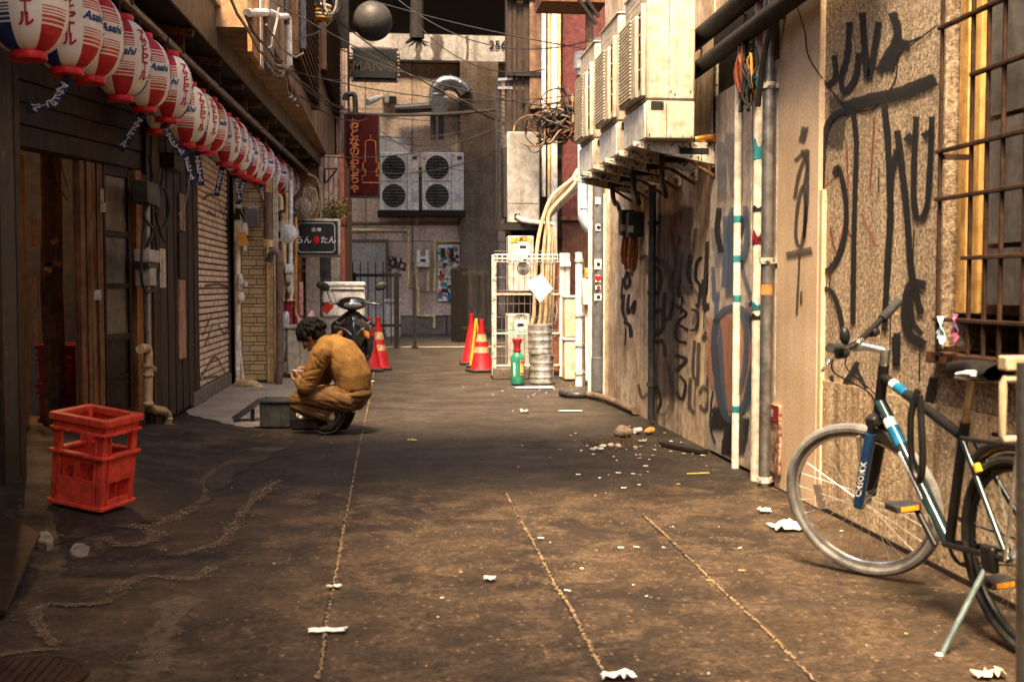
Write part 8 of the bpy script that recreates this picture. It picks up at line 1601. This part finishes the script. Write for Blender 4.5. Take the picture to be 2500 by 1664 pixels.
scrap('paper_scrap', 800, 1546, .13, .035, PAPER, 'long white paper scrap beside the left seam in the foreground', 'paper', .02, 12); scrap('paper_scrap', 815, 1437, .045, .02, PAPER, 'short white scrap beside the left seam above the long scrap', 'paper', .012, 15); scrap('paper_scrap', 2415, 1655, .10, .05, mat('yellow_green_wrapper', (.5, .5, .3), (.7, .65, .55), 30, .6), 'crumpled wrapper at the bottom right corner', 'wrapper', .04, 17)
scrap('paper_cup', 1280, 1008, .07, .06, ACWHITE, 'crushed white cup lying in the middle of the alley', 'cup', .05, 31); scrap('leaf', 1006, 1077, .06, .03, mat('yellow_leaf', (.52, .36, .05)), 'single yellow leaf on the dark asphalt', 'leaf', .02, 37); scrap('paper_scrap', 1508, 1660, .10, .05, PAPER, 'white scrap at the bottom of the middle seam', 'paper', .03, 41); scrap('paper_scrap', 900, 933, .14, .10, PAPER, 'white scrap beside the scooter wheel', 'paper', .02, 44)
scrap('paper_scrap', 1392, 1005, .22, .05, PAPER, 'flat white strip of paper near the grey downpipe', 'paper', .004, 47); scrap('paper_scrap', 1195, 1420, .04, .04, ACWHITE, 'small white crumb in the middle of the foreground', 'paper', .03, 49); scrap('blue_sheet', 1305, 948, .45, .22, mat('pale_blue_sheet', (.50, .58, .62), (.62, .64, .62), 9, .6), 'pale blue plastic sheet lying in front of the kegs', 'sheet', .012, 52)
# heap by the right wall
c = gpt(*k3(1050, 260)); mb = MB(); mb.sphere(c+Vector((0, 0, .035)), .075, 10, 7, None, (1.1, .7, .75)); mb.v = [v+(v-c)*.35*noise.noise(v*17) for v in mb.v]; solo('broken_stone', mb, mat('tan_stone', (.24, .17, .11), (.15, .10, .065), 14, .9, bump=.5), 'broken tan stone in the rubbish heap by the right wall', 'stone')
a, b = gpt(*k3(1150, 220)), gpt(*k3(1340, 215)); mb = MB(); mb.tube([a+Vector((.03, 0, .022)), b+Vector((-.035, .03, .022))], [.022, .026], 12); mb.v = [v+Vector((0, 0, .008))*noise.noise(v*30) for v in mb.v]; solo('paper_roll', mb, PAPER, 'white paper roll lying on the rubbish heap', 'roll')
c = gpt(*k3(1395, 225)); mb = MB(); mb.sphere(c+Vector((0, 0, .026)), .038, 10, 7, None, (1.2, .8, .75)); mb.v = [v+(v-c)*.3*noise.noise(v*21) for v in mb.v]; solo('orange_crumb', mb, mat('orange_bread', (.50, .25, .06), (.36, .16, .04), 30, .8), 'orange brown lump beside the white paper roll', 'food')
scrap('blue_wrapper', *k3(1310, 335), .06, .05, mat('blue_yellow_wrapper', (.10, .35, .42), (.55, .42, .08), 40, .4), 'small blue and yellow snack wrapper in the rubbish heap', 'wrapper', .04, 60)
a, b = gpt(*k3(1590, 380)), gpt(*k3(2180, 490)); mb = MB(); mb.beam(a+Vector((0, 0, .015)), b+Vector((-.03, 0, .015)), .09, .03); solo('dark_plank', mb, SOOT, 'short dark plank lying against the foot of the right wall', 'plank', bevel=.004)
a, b = gpt(*k3(1900, 760)), gpt(*k3(2200, 748)); mb = MB(); mb.tube([a+Vector((0, 0, .003)), b+Vector((0, 0, .003))], .004, 6); solo('loose_chopstick', mb, mat('pale_bamboo', (.62, .40, .14)), 'single wooden chopstick lying on the ground near the right wall', 'chopstick')
for i, (x, y) in enumerate(((690, 445), (750, 450), (775, 410), (890, 395), (980, 410), (640, 450))): c = gpt(*k3(x, y)); mb = MB(); mb.sphere(c+Vector((0, 0, .012)), .022, 8, 6, None, (1.2, .8, .7)); mb.v = [v+(v-c)*.3*noise.noise(v*40+Vector((i, 0, 0))) for v in mb.v]; solo('pale_rubble', mb, mat('pale_rubble_stone', (.55, .50, .42), (.40, .34, .27), 30, .8), f'{ordn[i]} pale rubble lump from the left' if False else 'pale rubble lump in front of the broken tan stone', 'rubble', 'pale rubble lumps')
soil = MB()
for i in range(420):
    c = gpt(*k3(random.gauss(880, 190), random.gauss(370, 42))); s_ = random.uniform(.004, .013); soil.cbox(c+Vector((0, 0, s_*.3)), (s_, s_, s_*.7), Matrix.Rotation(random.uniform(0, 3), 3, Vector((random.random(), random.random(), 1))))
solo('heap_crumbs', soil, mat('dark_heap_soil', (.06, .035, .02), (.13, .075, .04), 60, .9), kind='stuff')
butts = MB(); butts2 = MB()
spots = [k3(x, y) for x, y in ((1920, 215)[:2],)] if False else []
pts = [(1590, 215), (1610, 150), (1670, 330), (1430, 520), (1385, 575), (1315, 660), (1830, 498), (1970, 497), (2085, 520), (1660, 465), (1190, 405), (1270, 400), (1200, 432), (1080, 440), (1445, 445), (1530, 395), (1210, 512), (1265, 510), (1240, 560), (905, 537), (950, 587), (845, 778), (945, 752), (1155, 762), (1265, 776), (715, 822), (415, 772), (175, 442), (550, 388), (470, 455), (385, 315), (335, 247), (400, 220), (1110, 122), (1480, 100), (2020, 390), (1800, 250), (625, 507), (1810, 345)]
pp_ = [k3(*p_) for p_ in pts]+[(random.gauss(1600, 260), random.uniform(990, 1500)) for _ in range(30)]+[(random.uniform(300, 2300), 1000+660*random.random()**1.4) for _ in range(35)]+[(random.gauss(1300, 90), random.uniform(930, 975)) for _ in range(60)]
for i, (x, y) in enumerate(pp_):
    c = gpt(x, y)
    if c.x > 2.26 or c.x < -1.9: continue
    L_ = random.uniform(.010, .034) if i < 60 else random.uniform(.004, .013); a_ = random.uniform(-.7, .7); d_ = Vector((math.cos(a_), math.sin(a_), 0))*L_; (butts if i % 3 else butts2).tube([c+Vector((0, 0, .004)), c+d_+Vector((0, 0, .004))], .0028 if i < 60 else random.uniform(.0015, .003), 5)
solo('cigarette_butts', butts, PAPER, kind='stuff'); solo('tan_butts', butts2, WB[1], kind='stuff')
# wrappers stuck in the window grille
for i, (x0, y0_, m_) in enumerate(((2298, 815, mat('turquoise_wrapper', (.25, .55, .58), (.70, .72, .70), 45, .3, spots=((.6, .15, .03), 50, .66))), (2333, 810, mat('red_blue_wrapper', (.35, .03, .04), (.05, .08, .16), 45, .3, spots=((.7, .68, .66), 50, .66))))):
    c = atX(x0, y0_, xg-.02); mb = MB(); rows_ = []
    for r_ in range(7): u_ = r_/6; w2 = (.05 if i == 0 else .03)*(1.0-.6*u_); rows_.append([c+Vector((.012*math.sin(r_*1.7+k), w2*(k/4-.5)*2*-.6+.01*u_, -.06+.13*u_)) for k in range(5)])
    mb.grid(rows_); mb.sharp = 25; o = solo('snack_wrapper', mb, m_, ['turquoise snack wrapper tucked into the rusty window grille', 'red and blue snack wrapper tucked into the rusty window grille'][i], 'wrapper'); md = o.modifiers.new('t', 'SOLIDIFY'); md.thickness = .002
